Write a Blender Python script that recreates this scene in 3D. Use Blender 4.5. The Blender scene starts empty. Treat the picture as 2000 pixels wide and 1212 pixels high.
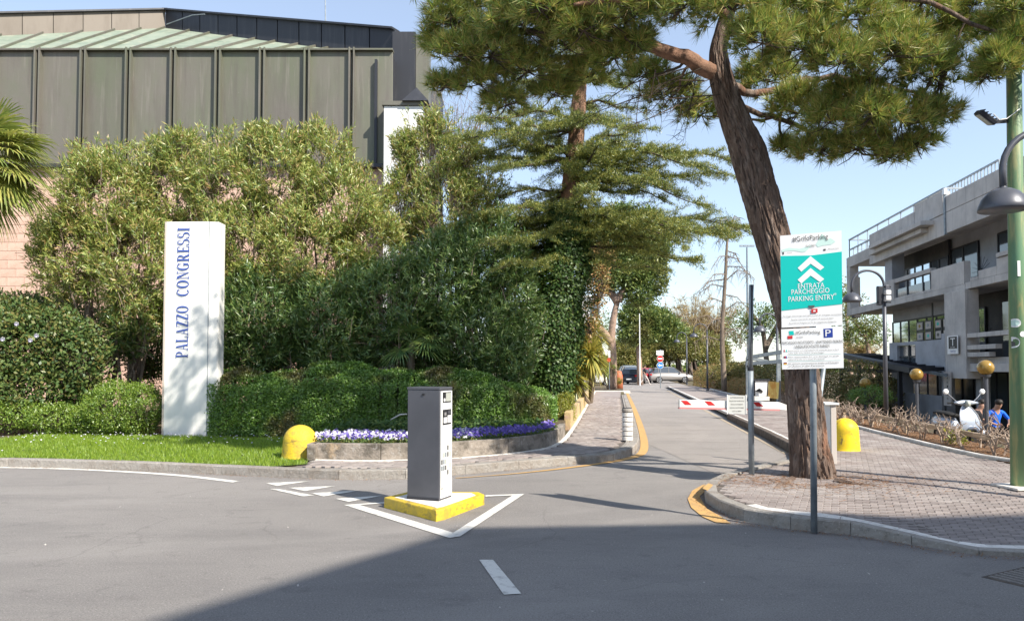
import bpy, bmesh, math, random
import numpy as np
from mathutils import Vector, Matrix, noise
from math import radians, sin, cos, pi

random.seed(7)
rng = np.random.default_rng(11)
SC = bpy.context.scene
COL = SC.collection

# ------------------------------------------------------------------ camera, sky, sun, exposure
F, H0, PITCH, SHIFT = 1450.0, 1.6, radians(2.0), 59.4
cam_data = bpy.data.cameras.new('camera')
cam = bpy.data.objects.new('camera', cam_data); COL.objects.link(cam)
cam.location = (0, 0, H0)
cam.rotation_euler = (radians(90) + PITCH, 0, 0)
cam_data.sensor_fit = 'HORIZONTAL'; cam_data.sensor_width = 36
cam_data.lens = F / 2000 * 36
cam_data.shift_y = SHIFT / 2000
cam_data.clip_start = 0.1; cam_data.clip_end = 6000
SC.camera = cam

SUN = Vector((0.723, -0.69, 0)).normalized() * cos(radians(41)) + Vector((0, 0, sin(radians(41))))
world = bpy.data.worlds.new('World'); SC.world = world; world.use_nodes = True
wn = world.node_tree.nodes; wl = world.node_tree.links; wn.clear()
wo = wn.new('ShaderNodeOutputWorld'); wb = wn.new('ShaderNodeBackground'); ws = wn.new('ShaderNodeTexSky')
ws.sky_type = 'NISHITA'; ws.sun_disc = False
ws.sun_elevation = radians(41); ws.sun_rotation = math.atan2(SUN.x, SUN.y)
ws.air_density = 1.0; ws.dust_density = 0.5; ws.ozone_density = 2.0; ws.altitude = 0
wb.inputs['Strength'].default_value = 0.135
wh = wn.new('ShaderNodeHueSaturation'); wh.inputs['Saturation'].default_value = 0.9; wl.new(ws.outputs[0], wh.inputs['Color'])
wm = wn.new('ShaderNodeMix'); wm.data_type = 'RGBA'; wm.inputs[0].default_value = 0.19; wm.inputs[7].default_value = (5.4, 6.1, 7.2, 1); wl.new(wh.outputs[0], wm.inputs[6]); wl.new(wm.outputs[2], wb.inputs[0]); wl.new(wb.outputs[0], wo.inputs[0])
sd = bpy.data.lights.new('sun', 'SUN'); sd.energy = 5.0; sd.angle = radians(0.6); sd.color = (1.0, 0.93, 0.82)
so = bpy.data.objects.new('sun', sd); COL.objects.link(so)
so.rotation_euler = SUN.to_track_quat('Z', 'Y').to_euler(); so.location = (0, 0, 30)
SC.view_settings.view_transform = 'Standard'; SC.view_settings.look = 'None'
SC.view_settings.gamma = 1; SC.view_settings.use_curve_mapping = False
SC.view_settings.exposure = 0.72
SC.cycles.max_bounces = 6; SC.cycles.diffuse_bounces = 3; SC.cycles.transparent_max_bounces = 8

# ------------------------------------------------------------------ measuring helpers: a pixel of the photograph to a place in the world
def ray(px, py):
    xc = (px - 1000) / F; yc = (606 + SHIFT - py) / F
    return Vector((xc, cos(PITCH) - yc * sin(PITCH), sin(PITCH) + yc * cos(PITCH)))
def P(px, py, Y):
    d = ray(px, py); t = Y / d.y
    return Vector((d.x * t, Y, H0 + d.z * t))
def G(px, py, z=0.0):
    d = ray(px, py); t = (z - H0) / d.z
    return Vector((d.x * t, d.y * t, z))
TQ = 0.14
def QP(px, py, q):                      # on the vertical plane X - TQ*Y = q (parallel to the lane)
    d = ray(px, py); t = q / (d.x - TQ * d.y)
    return Vector((d.x * t, d.y * t, H0 + d.z * t))
def RQ(q, Y, z=0.0): return Vector((q + TQ * Y, Y, z))

# ------------------------------------------------------------------ materials
def _nt(name):
    m = bpy.data.materials.new(name); m.use_nodes = True
    nt = m.node_tree; nt.nodes.clear()
    o = nt.nodes.new('ShaderNodeOutputMaterial')
    return m, nt, o
def N(nt, t, **kw):
    n = nt.nodes.new(t)
    for k, v in kw.items():
        if k.startswith('i_'): n.inputs[k[2:].replace('_', ' ')].default_value = v
        else: setattr(n, k, v)
    return n
def c4(c): return (c[0], c[1], c[2], 1.0)
def noise_fac(nt, scale, detail=6, stretch=(1, 1, 1), rough=0.6, lo=0.35, hi=0.65, coord='Object'):
    tc = N(nt, 'ShaderNodeTexCoord'); mp = N(nt, 'ShaderNodeMapping')
    mp.inputs['Scale'].default_value = stretch
    nt.links.new(tc.outputs[coord], mp.inputs[0])
    nz = N(nt, 'ShaderNodeTexNoise'); nz.inputs['Scale'].default_value = scale
    nz.inputs['Detail'].default_value = detail; nz.inputs['Roughness'].default_value = rough
    nt.links.new(mp.outputs[0], nz.inputs['Vector'])
    mr = N(nt, 'ShaderNodeMapRange'); mr.inputs[1].default_value = lo; mr.inputs[2].default_value = hi
    nt.links.new(nz.outputs[0], mr.inputs[0])
    return mr.outputs[0]
def mixc(nt, fac, a, b):
    m = N(nt, 'ShaderNodeMix', data_type='RGBA')
    for s, v in ((0, fac), (6, a), (7, b)):
        if isinstance(v, (tuple, list)): m.inputs[s].default_value = c4(v)
        elif isinstance(v, (int, float)): m.inputs[s].default_value = v
        else: nt.links.new(v, m.inputs[s])
    return m.outputs[2]
def mat(name, col, rough=0.6, metal=0.0, layers=(), bump=None, spec=0.4, rnd=0.0, coat=0.0, alpha=None):
    """layers: (colour, scale, lo, hi, stretch, amount)"""
    m, nt, o = _nt(name)
    b = N(nt, 'ShaderNodeBsdfPrincipled')
    b.inputs['Roughness'].default_value = rough; b.inputs['Metallic'].default_value = metal
    b.inputs['Specular IOR Level'].default_value = spec; b.inputs['Coat Weight'].default_value = coat
    cur = c4(col)
    for L in layers:
        c2, sc, lo, hi = L[:4]; st = L[4] if len(L) > 4 else (1, 1, 1); amt = L[5] if len(L) > 5 else 1.0
        f = noise_fac(nt, sc, 8, st, 0.62, lo, hi)
        if amt != 1.0:
            mm = N(nt, 'ShaderNodeMath', operation='MULTIPLY'); nt.links.new(f, mm.inputs[0]); mm.inputs[1].default_value = amt; f = mm.outputs[0]
        cur = mixc(nt, f, cur[:3] if isinstance(cur, tuple) else cur, c2)
    if rnd:
        oi = N(nt, 'ShaderNodeObjectInfo'); ge = N(nt, 'ShaderNodeNewGeometry')
        ad = N(nt, 'ShaderNodeMath', operation='ADD'); nt.links.new(oi.outputs['Random'], ad.inputs[0]); nt.links.new(ge.outputs['Random Per Island'], ad.inputs[1])
        fr = N(nt, 'ShaderNodeMath', operation='FRACT'); nt.links.new(ad.outputs[0], fr.inputs[0])
        mr = N(nt, 'ShaderNodeMapRange'); mr.inputs[3].default_value = 1 - rnd; mr.inputs[4].default_value = 1 + rnd; nt.links.new(fr.outputs[0], mr.inputs[0])
        hs = N(nt, 'ShaderNodeHueSaturation'); nt.links.new(mr.outputs[0], hs.inputs['Value'])
        if isinstance(cur, tuple): hs.inputs['Color'].default_value = cur
        else: nt.links.new(cur, hs.inputs['Color'])
        cur = hs.outputs[0]
    if isinstance(cur, tuple): b.inputs['Base Color'].default_value = cur
    else: nt.links.new(cur, b.inputs['Base Color'])
    if bump:
        sc, st, dist = bump[:3]; strc = bump[3] if len(bump) > 3 else (1, 1, 1)
        f = noise_fac(nt, sc, 8, strc, 0.7, 0.2, 0.8)
        bp = N(nt, 'ShaderNodeBump'); bp.inputs['Strength'].default_value = st; bp.inputs['Distance'].default_value = dist
        nt.links.new(f, bp.inputs['Height']); nt.links.new(bp.outputs[0], b.inputs['Normal'])
    if alpha is not None: b.inputs['Alpha'].default_value = alpha
    nt.links.new(b.outputs[0], o.inputs[0])
    return m
def leafmat(name, cols, trans=0.35, gloss=0.06, patch=None):
    m, nt, o = _nt(name)
    ge = N(nt, 'ShaderNodeNewGeometry'); cr = N(nt, 'ShaderNodeValToRGB')
    el = cr.color_ramp.elements
    el[0].position = 0; el[0].color = c4(cols[0]); el[1].position = 1; el[1].color = c4(cols[-1])
    for i, c in enumerate(cols[1:-1]):
        e = el.new((i + 1) / (len(cols) - 1)); e.color = c4(c)
    nt.links.new(ge.outputs['Random Per Island'], cr.inputs[0])
    cur = cr.outputs[0]
    if patch:
        f = noise_fac(nt, patch[1], 3, (1, 1, 1), 0.5, patch[2], patch[3])
        mm = N(nt, 'ShaderNodeMath', operation='MULTIPLY'); nt.links.new(f, mm.inputs[0]); mm.inputs[1].default_value = patch[4]
        cur = mixc(nt, mm.outputs[0], cur, patch[0])
    df = N(nt, 'ShaderNodeBsdfDiffuse'); tr = N(nt, 'ShaderNodeBsdfTranslucent'); gl = N(nt, 'ShaderNodeBsdfGlossy')
    gl.inputs['Roughness'].default_value = 0.45; gl.inputs['Color'].default_value = (0.9, 0.95, 0.9, 1)
    nt.links.new(cur, df.inputs[0]); nt.links.new(cur, tr.inputs[0])
    m1 = N(nt, 'ShaderNodeMixShader'); m1.inputs[0].default_value = trans
    nt.links.new(df.outputs[0], m1.inputs[1]); nt.links.new(tr.outputs[0], m1.inputs[2])
    m2 = N(nt, 'ShaderNodeMixShader'); m2.inputs[0].default_value = gloss
    nt.links.new(m1.outputs[0], m2.inputs[1]); nt.links.new(gl.outputs[0], m2.inputs[2])
    nt.links.new(m2.outputs[0], o.inputs[0])
    return m

M = {}
def asphalt(name, base, light, dark):
    m, nt, o = _nt(name); b = N(nt, 'ShaderNodeBsdfPrincipled'); b.inputs['Roughness'].default_value = .9; b.inputs['Specular IOR Level'].default_value = .25
    cur = mixc(nt, noise_fac(nt, .28, 6, (1, 1, 1), .6, .38, .62), base, light)
    def amt(f, a):
        mm = N(nt, 'ShaderNodeMath', operation='MULTIPLY'); nt.links.new(f, mm.inputs[0]); mm.inputs[1].default_value = a; return mm.outputs[0]
    cur = mixc(nt, amt(noise_fac(nt, .8, 8, (.35, 1.3, 1), .7, .5, .7), .7), cur, dark)
    cur = mixc(nt, amt(noise_fac(nt, 3.2, 8, (1, 1, 1), .75, .56, .68), .5), cur, tuple(c * .8 for c in dark))
    cur = mixc(nt, amt(noise_fac(nt, 75, 4, (1, 1, 1), .8, .5, .62), .6), cur, tuple(c * .5 for c in dark))
    cur = mixc(nt, amt(noise_fac(nt, 55, 3, (1, 1, 1), .8, .6, .68), .75), cur, tuple(min(1, c * 1.75) for c in light))
    # polished arcs left by turning tyres
    ge = N(nt, 'ShaderNodeNewGeometry'); di = N(nt, 'ShaderNodeVectorMath', operation='DISTANCE'); nt.links.new(ge.outputs['Position'], di.inputs[0]); di.inputs[1].default_value = (-7.5, 21.0, 0)
    cb_ = N(nt, 'ShaderNodeCombineXYZ'); nt.links.new(di.outputs['Value'], cb_.inputs[0]); an = N(nt, 'ShaderNodeTexNoise'); an.inputs['Scale'].default_value = 1.5; an.inputs['Detail'].default_value = 5; nt.links.new(cb_.outputs[0], an.inputs['Vector'])
    am = N(nt, 'ShaderNodeMapRange'); am.inputs[1].default_value = .5; am.inputs[2].default_value = .66; nt.links.new(an.outputs[0], am.inputs[0])
    ak = N(nt, 'ShaderNodeMath', operation='MULTIPLY'); nt.links.new(am.outputs[0], ak.inputs[0]); nt.links.new(noise_fac(nt, .6, 3, (1, 1, 1), .5, .4, .65), ak.inputs[1])
    cur = mixc(nt, amt(ak.outputs[0], .38), cur, tuple(min(1, c * 1.18) for c in light))
    # fine cracks: thin edges of a warped cell pattern, only here and there
    tc = N(nt, 'ShaderNodeTexCoord'); nz = N(nt, 'ShaderNodeTexNoise'); nz.inputs['Scale'].default_value = 1.6; nz.inputs['Detail'].default_value = 6; nt.links.new(tc.outputs['Object'], nz.inputs['Vector'])
    mx = N(nt, 'ShaderNodeMix', data_type='VECTOR'); mx.inputs[0].default_value = .3; nt.links.new(tc.outputs['Object'], mx.inputs[4]); nt.links.new(nz.outputs['Color'], mx.inputs[5])
    vo = N(nt, 'ShaderNodeTexVoronoi', feature='DISTANCE_TO_EDGE'); vo.inputs['Scale'].default_value = .55; nt.links.new(mx.outputs[1], vo.inputs['Vector'])
    mr = N(nt, 'ShaderNodeMapRange'); mr.inputs[1].default_value = 0.0; mr.inputs[2].default_value = .006; mr.inputs[3].default_value = 1; mr.inputs[4].default_value = 0; nt.links.new(vo.outputs['Distance'], mr.inputs[0])
    mk = N(nt, 'ShaderNodeMath', operation='MULTIPLY'); nt.links.new(mr.outputs[0], mk.inputs[0]); nt.links.new(noise_fac(nt, .5, 2, (1, 1, 1), .5, .5, .62), mk.inputs[1])
    cur = mixc(nt, amt(mk.outputs[0], .22), cur, tuple(c * .4 for c in dark))
    nt.links.new(cur, b.inputs['Base Color'])
    f = noise_fac(nt, 95, 5, (1, 1, 1), .8, .3, .7); bp = N(nt, 'ShaderNodeBump'); bp.inputs['Strength'].default_value = .8; bp.inputs['Distance'].default_value = .012
    nt.links.new(f, bp.inputs['Height']); nt.links.new(bp.outputs[0], b.inputs['Normal']); nt.links.new(b.outputs[0], o.inputs[0]); return m
M['asphalt'] = asphalt('asphalt', (0.292, 0.272, 0.258), (0.355, 0.33, 0.31), (0.225, 0.212, 0.205))
M['lane'] = asphalt('lane_asphalt', (0.335, 0.305, 0.282), (0.395, 0.355, 0.325), (0.26, 0.24, 0.225))
M['kerb_dark_shaded'] = mat('dark_shaded_kerb_stone', (0.16, 0.125, 0.10), 0.9, layers=[((0.08, 0.065, 0.055), 6, 0.42, 0.62)], bump=(22, .9, .02))  # dark stone, with the shade on its lane face put into the colour
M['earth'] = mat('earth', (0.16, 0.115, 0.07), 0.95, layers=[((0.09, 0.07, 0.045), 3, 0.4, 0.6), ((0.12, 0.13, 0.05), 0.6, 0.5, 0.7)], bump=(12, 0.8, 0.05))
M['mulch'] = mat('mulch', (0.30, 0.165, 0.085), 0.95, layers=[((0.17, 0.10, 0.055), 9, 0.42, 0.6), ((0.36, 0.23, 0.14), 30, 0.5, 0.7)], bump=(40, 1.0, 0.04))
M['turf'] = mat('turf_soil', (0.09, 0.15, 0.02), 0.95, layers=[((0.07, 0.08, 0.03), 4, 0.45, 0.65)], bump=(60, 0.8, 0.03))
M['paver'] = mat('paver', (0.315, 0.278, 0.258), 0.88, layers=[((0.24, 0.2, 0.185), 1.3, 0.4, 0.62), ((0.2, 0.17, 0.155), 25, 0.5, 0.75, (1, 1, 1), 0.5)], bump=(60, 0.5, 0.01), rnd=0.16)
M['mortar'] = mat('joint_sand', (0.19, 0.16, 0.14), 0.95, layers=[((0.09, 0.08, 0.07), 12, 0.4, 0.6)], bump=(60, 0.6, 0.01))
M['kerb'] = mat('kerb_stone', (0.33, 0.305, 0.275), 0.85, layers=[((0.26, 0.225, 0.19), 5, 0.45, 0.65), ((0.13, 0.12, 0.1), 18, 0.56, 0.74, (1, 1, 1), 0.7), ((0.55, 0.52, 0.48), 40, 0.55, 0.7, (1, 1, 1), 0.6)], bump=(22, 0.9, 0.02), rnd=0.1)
M['white_stone'] = mat('white_stone', (0.74, 0.70, 0.65), 0.8, layers=[((0.42, 0.39, 0.35), 9, 0.5, 0.7), ((0.3, 0.27, 0.24), 40, 0.6, 0.75, (1, 1, 1), 0.7)], bump=(40, 0.5, 0.008), rnd=0.1)
M['road_white'] = mat('road_paint_white', (0.66, 0.64, 0.59), 0.8, layers=[((0.3, 0.28, 0.26), 9, 0.52, 0.66, (1, 1, 1), 0.7), ((0.26, 0.24, 0.22), 70, 0.6, 0.66, (1, 1, 1), 0.7)], bump=(130, 0.3, 0.006))
M['road_yellow'] = mat('road_paint_yellow', (0.56, 0.335, 0.12), 0.8, layers=[((0.42, 0.27, 0.12), 8, 0.45, 0.65), ((0.24, 0.2, 0.16), 60, 0.58, 0.66, (1, 1, 1), 0.8)], bump=(130, 0.3, 0.006))
M['cream_paint'] = mat('road_paint_cream', (0.42, 0.34, 0.24), 0.85, layers=[((0.28, 0.24, 0.2), 9, 0.45, 0.65)])
M['yellow'] = mat('yellow_paint', (0.82, 0.58, 0.02), 0.5, layers=[((0.60, 0.40, 0.03), 6, 0.5, 0.7), ((0.16, 0.12, 0.05), 9, 0.6, 0.7, (1, 1, .6)), ((0.45, 0.38, 0.2), 22, 0.6, 0.7, (1, 1, 1), .8)], bump=(30, 0.25, 0.006))
M['yellow_worn'] = mat('worn_yellow_paint', (0.72, 0.5, 0.03), 0.6, layers=[((0.18, 0.13, 0.06), 9, 0.52, 0.64, (1, 1, 1.6), 0.7), ((0.3, 0.24, 0.12), 45, 0.56, 0.66, (1, 1, 1), .6), ((0.5, 0.36, 0.06), 4, 0.45, 0.65)], bump=(30, 0.6, 0.01))
M['white'] = mat('white_paint', (0.78, 0.78, 0.76), 0.35, layers=[((0.68, 0.68, 0.66), 1.5, 0.45, 0.75)])
M['pylon'] = mat('white_enamel', (0.80, 0.79, 0.76), 0.3, layers=[((0.70, 0.68, 0.63), 1.1, 0.5, 0.8, (3, 3, .5)), ((0.55, 0.52, 0.46), 7, 0.66, 0.8, (4, 4, .3), 0.5)], coat=0.1)
M['white_wall'] = mat('white_render', (0.74, 0.74, 0.73), 0.8, layers=[((0.6, 0.6, 0.58), 1.2, 0.5, 0.75, (2, 2, .3))])
M['sign_white'] = mat('sign_white', (0.8, 0.8, 0.8), 0.35)
M['teal'] = mat('sign_teal', (0.0, 0.50, 0.44), 0.4)
M['pale_teal'] = mat('sign_pale_teal', (0.55, 0.74, 0.68), 0.4)
M['black'] = mat('black_print', (0.02, 0.02, 0.022), 0.5)
M['gray_print'] = mat('grey_print', (0.09, 0.09, 0.09), 0.5)
M['blue_letter'] = mat('blue_lettering', (0.045, 0.09, 0.34), 0.4)
M['blue_sign'] = mat('sign_blue', (0.02, 0.05, 0.3), 0.4)
M['azure_sign'] = mat('sign_azure', (0.02, 0.22, 0.65), 0.4)
M['red'] = mat('sign_red', (0.55, 0.03, 0.03), 0.4)
M['galv'] = mat('galvanised_steel', (0.30, 0.34, 0.37), 0.5, 0.35, layers=[((0.2, 0.23, 0.26), 6, 0.4, 0.65)])
M['grey_case'] = mat('grey_casing', (0.09, 0.093, 0.108), 0.42, 0.15, layers=[((0.07, 0.073, 0.085), 2, 0.4, 0.7)])
M['lamp_grey'] = mat('lamp_grey', (0.10, 0.105, 0.125), 0.4, 0.2, layers=[((0.075, 0.08, 0.095), 3, 0.4, 0.7)])
M['lamp_glass'] = mat('lamp_glass', (0.4, 0.42, 0.38), 0.2)
M['green_paint'] = mat('green_pole_paint', (0.15, 0.245, 0.125), 0.55, layers=[((0.32, 0.33, 0.16), 6, 0.5, 0.62, (2, 2, .25)), ((0.10, 0.24, 0.15), 2.2, 0.5, 0.7, (1, 1, .3)), ((0.5, 0.3, 0.12), 8, 0.66, 0.74, (1, 1, .3), 0.6)], bump=(20, .3, .004))
M['dark_metal'] = mat('dark_metal', (0.035, 0.037, 0.045), 0.5, 0.3)
M['copper'] = mat('brown_copper', (0.155, 0.143, 0.122), 0.55, 0.1, layers=[((0.135, 0.145, 0.10), 0.4, 0.4, 0.62, (1, 1, .6)), ((0.11, 0.095, 0.085), 1.1, 0.5, 0.7, (3, 3, .3), 0.6), ((0.24, 0.215, 0.19), 2.2, 0.55, 0.75, (4, 4, .25), 0.6), ((0.34, 0.36, 0.33), 14, 0.68, 0.76, (3, 3, .6), 0.6)], rnd=0.07, bump=(3, 0.12, 0.03))
M['copper_dark_shaded'] = mat('dark_shaded_copper', (0.04, 0.042, 0.05), 0.5, 0.2, layers=[((0.09, 0.09, 0.095), 1.5, 0.5, 0.75, (3, 3, .3), 0.6)], rnd=0.1)  # dark metal parts; on the right rear fascia it paints shade
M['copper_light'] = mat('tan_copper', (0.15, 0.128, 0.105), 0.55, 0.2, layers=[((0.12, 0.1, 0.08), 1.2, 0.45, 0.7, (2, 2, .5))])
M['patina'] = mat('green_patina', (0.25, 0.29, 0.225), 0.75, layers=[((0.19, 0.235, 0.18), 1.2, 0.42, 0.62), ((0.36, 0.36, 0.27), 2.5, 0.55, 0.7)], rnd=0.05)
M['pink'] = mat('pink_block', (0.62, 0.42, 0.33), 0.85, layers=[((0.52, 0.34, 0.26), 3, 0.45, 0.65)], bump=(30, 0.4, 0.01), rnd=0.06)
M['pink_joint'] = mat('pink_joint', (0.5, 0.34, 0.27), 0.9)
M['concrete'] = mat('board_marked_concrete', (0.55, 0.52, 0.49), 0.85, layers=[((0.40, 0.38, 0.365), 0.8, 0.42, 0.65), ((0.26, 0.25, 0.24), 1.6, 0.55, 0.75, (5, 5, .25), 0.75), ((0.66, 0.63, 0.6), 2.4, 0.6, 0.75, (4, 4, .3), 0.5)], bump=(9, 0.4, 0.02, (1, 1, .4)))
M['concrete_grey'] = mat('grey_render', (0.38, 0.39, 0.42), 0.85, layers=[((0.30, 0.31, 0.33), 1.1, 0.42, 0.65)], bump=(9, 0.3, 0.02))
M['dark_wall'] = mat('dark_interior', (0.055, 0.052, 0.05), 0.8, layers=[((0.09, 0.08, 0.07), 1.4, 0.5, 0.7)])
M['glass'] = mat('window_glass', (0.07, 0.085, 0.1), 0.06, 0.0, spec=1.0)
M['mirror_glass'] = mat('reflective_glass', (0.52, 0.57, 0.62), 0.05, 0.9)
M['gold'] = mat('amber_globe', (0.42, 0.26, 0.06), 0.22, 0.25, layers=[((0.3, 0.19, 0.05), 6, .45, .65)], coat=0.3)
M['wood'] = mat('weathered_wood', (0.55, 0.42, 0.29), 0.8, layers=[((0.26, 0.19, 0.12), 6, 0.4, 0.65, (1, .15, 1))], bump=(30, 0.4, 0.006))
M['bark'] = mat('pine_bark', (0.19, 0.13, 0.10), 0.95, layers=[((0.36, 0.17, 0.095), 1.6, 0.58, 0.68, (1, 1, .5)), ((0.34, 0.265, 0.22), 8, 0.49, 0.64, (1, 1, .3)), ((0.07, 0.052, 0.042), 18, 0.52, 0.66, (1, 1, .16), .85)], bump=(30, 1.0, 0.04, (1, 1, .2)))
M['bark_red'] = mat('orange_bark', (0.31, 0.175, 0.115), 0.9, layers=[((0.2, 0.12, 0.08), 8, 0.45, 0.62)], bump=(30, 0.8, 0.02))
M['bark_grey'] = mat('grey_bark', (0.19, 0.15, 0.115), 0.95, layers=[((0.28, 0.22, 0.17), 6, 0.45, 0.65, (1, 1, .3))], bump=(26, 0.8, 0.02))
M['bark_pink'] = mat('pinkish_bark', (0.36, 0.25, 0.19), 0.9, layers=[((0.22, 0.16, 0.12), 3, 0.5, 0.62)], bump=(14, 0.8, 0.03))
M['twig'] = mat('pale_twig', (0.36, 0.28, 0.22), 0.9, layers=[((0.25, 0.19, 0.15), 9, 0.45, 0.65)])
M['dark_twig'] = mat('dark_twig', (0.10, 0.075, 0.055), 0.9, layers=[((0.06, 0.045, 0.035), 6, .4, .6)])
M['soil_wall'] = mat('planter_concrete', (0.30, 0.26, 0.22), 0.9, layers=[((0.12, 0.105, 0.085), 3.5, 0.42, 0.62, (1, 1, 1.5)), ((0.46, 0.34, 0.22), 2.2, 0.6, 0.72), ((0.42, 0.4, 0.37), 11, 0.55, 0.7, (1, 1, 1), .7)], bump=(16, 0.9, 0.02), rnd=.08)
M['planter_yellow'] = mat('planter_ochre', (0.55, 0.42, 0.2), 0.85, layers=[((0.45, 0.3, 0.22), 4, 0.45, 0.62)], bump=(16, 0.6, 0.02), rnd=.1)
M['skin'] = mat('skin', (0.42, 0.24, 0.17), 0.55)
M['hair'] = mat('dark_hair', (0.02, 0.015, 0.012), 0.6)
M['cloth_black'] = mat('black_cloth', (0.018, 0.018, 0.022), 0.9)
M['cloth_blue'] = mat('blue_cloth', (0.01, 0.14, 0.75), 0.8)
M['cloth_white'] = mat('pale_cloth', (0.55, 0.5, 0.46), 0.9)
M['tyre'] = mat('tyre', (0.015, 0.015, 0.015), 0.8)
M['rim'] = mat('alloy_rim', (0.55, 0.55, 0.56), 0.3, 0.7)
M['car_silver'] = mat('silver_paint', (0.36, 0.34, 0.32), 0.35, 0.4, coat=0.6)
M['car_dark'] = mat('dark_blue_paint', (0.02, 0.025, 0.04), 0.3, 0.2, coat=0.6)
M['car_red'] = mat('red_paint', (0.42, 0.03, 0.05), 0.3, 0.1, coat=0.6)
M['car_white'] = mat('white_car_paint', (0.7, 0.7, 0.7), 0.3, 0.0, coat=0.5)
M['tail'] = mat('tail_lamp_red', (0.5, 0.02, 0.02), 0.2)
M['scooter'] = mat('scooter_paint', (0.42, 0.47, 0.55), 0.3, 0.3, coat=0.5)
M['plaster'] = mat('pale_plaster', (0.5, 0.45, 0.38), 0.85, layers=[((0.42, 0.37, 0.3), 1, 0.4, 0.65)])

# leaves
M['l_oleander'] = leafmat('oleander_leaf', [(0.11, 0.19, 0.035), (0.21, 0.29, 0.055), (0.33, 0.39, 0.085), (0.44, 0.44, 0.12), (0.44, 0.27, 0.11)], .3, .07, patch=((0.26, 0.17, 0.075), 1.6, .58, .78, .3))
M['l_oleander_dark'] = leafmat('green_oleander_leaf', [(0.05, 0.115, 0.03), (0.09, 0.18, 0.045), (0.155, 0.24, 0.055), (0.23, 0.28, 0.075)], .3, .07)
M['l_hedge'] = leafmat('hedge_leaf', [(0.075, 0.16, 0.022), (0.13, 0.25, 0.035), (0.2, 0.33, 0.05)], .3, .05, patch=((0.16, 0.09, 0.045), 1.0, .55, .7, .7))
M['l_box'] = leafmat('boxwood_leaf', [(0.10, 0.19, 0.02), (0.18, 0.28, 0.03), (0.26, 0.34, 0.05)], .3, .06)
M['l_rose'] = leafmat('broad_leaf', [(0.05, 0.10, 0.03), (0.09, 0.155, 0.04), (0.16, 0.21, 0.06), (0.2, 0.17, 0.05)], .3, .03)
M['l_gold'] = leafmat('golden_leaf', [(0.3, 0.3, 0.03), (0.22, 0.28, 0.03), (0.4, 0.34, 0.05)], .35, .05)
M['l_pine'] = leafmat('pine_needle', [(0.10, 0.20, 0.045), (0.2, 0.31, 0.055), (0.34, 0.40, 0.075), (0.50, 0.47, 0.11), (0.45, 0.27, 0.1)], .3, .06)
M['l_cedar'] = leafmat('cedar_needle', [(0.07, 0.125, 0.035), (0.13, 0.19, 0.04), (0.28, 0.29, 0.055), (0.44, 0.41, 0.09)], .3, .05)
M['l_ivy'] = leafmat('ivy_leaf', [(0.03, 0.075, 0.018), (0.055, 0.11, 0.025), (0.11, 0.155, 0.035)], .25, .025)
M['l_palm'] = leafmat('palm_leaf', [(0.15, 0.22, 0.04), (0.27, 0.31, 0.06), (0.42, 0.40, 0.1)], .35, .1)
M['l_yucca'] = leafmat('yucca_leaf', [(0.2, 0.24, 0.04), (0.42, 0.38, 0.07), (0.55, 0.45, 0.1)], .35, .08)
M['l_far'] = leafmat('stone_pine_foliage', [(0.085, 0.15, 0.045), (0.15, 0.22, 0.055), (0.27, 0.30, 0.075)], .3, .04, patch=((0.22, 0.17, 0.06), 0.4, .5, .7, .6))
M['l_tam'] = leafmat('tamarisk_foliage', [(0.13, 0.16, 0.045), (0.23, 0.23, 0.06), (0.34, 0.28, 0.09)], .3, .04)
M['l_bare'] = leafmat('golden_twigs', [(0.36, 0.28, 0.12), (0.45, 0.35, 0.17), (0.3, 0.22, 0.1)], .3, .03)
M['l_orange'] = leafmat('orange_hedge_leaf', [(0.42, 0.2, 0.08), (0.3, 0.22, 0.08), (0.2, 0.21, 0.06), (0.5, 0.27, 0.12)], .3, .04)
M['l_mixhedge'] = leafmat('autumn_hedge_leaf', [(0.12, 0.15, 0.04), (0.22, 0.21, 0.06), (0.38, 0.26, 0.09)], .3, .04)
M['l_grass'] = leafmat('grass_blade', [(0.15, 0.26, 0.018), (0.24, 0.37, 0.025), (0.34, 0.44, 0.05)], .4, .04)
M['petal_purple'] = leafmat('purple_petal', [(0.08, 0.05, 0.32), (0.14, 0.09, 0.42), (0.25, 0.2, 0.55)], .3, .03)
M['petal_white'] = leafmat('white_petal', [(0.7, 0.66, 0.72), (0.75, 0.74, 0.78), (0.45, 0.4, 0.62)], .3, .03)
M['litter'] = leafmat('fallen_needles', [(0.30, 0.14, 0.06), (0.2, 0.1, 0.05), (0.4, 0.24, 0.12)], .1, .02)

# ------------------------------------------------------------------ objects
def wloc(o):
    v = Vector((0, 0, 0))
    while o is not None: v += o.location; o = o.parent
    return v
def tag(o, label=None, cat=None, group=None, kind=None):
    if label: o['label'] = label
    if cat: o['category'] = cat
    if group: o['group'] = group
    if kind: o['kind'] = kind
    return o
def thing(name, label, cat, loc=(0, 0, 0), group=None):
    o = bpy.data.objects.new(name, None); COL.objects.link(o)
    o.location = loc; o.empty_display_size = 0.2
    return tag(o, label, cat, group)
def link(name, me, material, parent=None):
    if material is not None and len(me.materials) == 0: me.materials.append(material)
    o = bpy.data.objects.new(name, me); COL.objects.link(o)
    if parent is not None:
        o.parent = parent; o.location = -wloc(parent)
    elif len(me.vertices):
        n = len(me.vertices); a = np.empty(n * 3, np.float32); me.vertices.foreach_get('co', a); a = a.reshape(-1, 3)
        c = Vector((float((a[:, 0].min() + a[:, 0].max()) / 2), float((a[:, 1].min() + a[:, 1].max()) / 2), float(a[:, 2].min())))
        a -= np.array(c, np.float32); me.vertices.foreach_set('co', a.ravel()); me.update(); o.location = c
    return o
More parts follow.
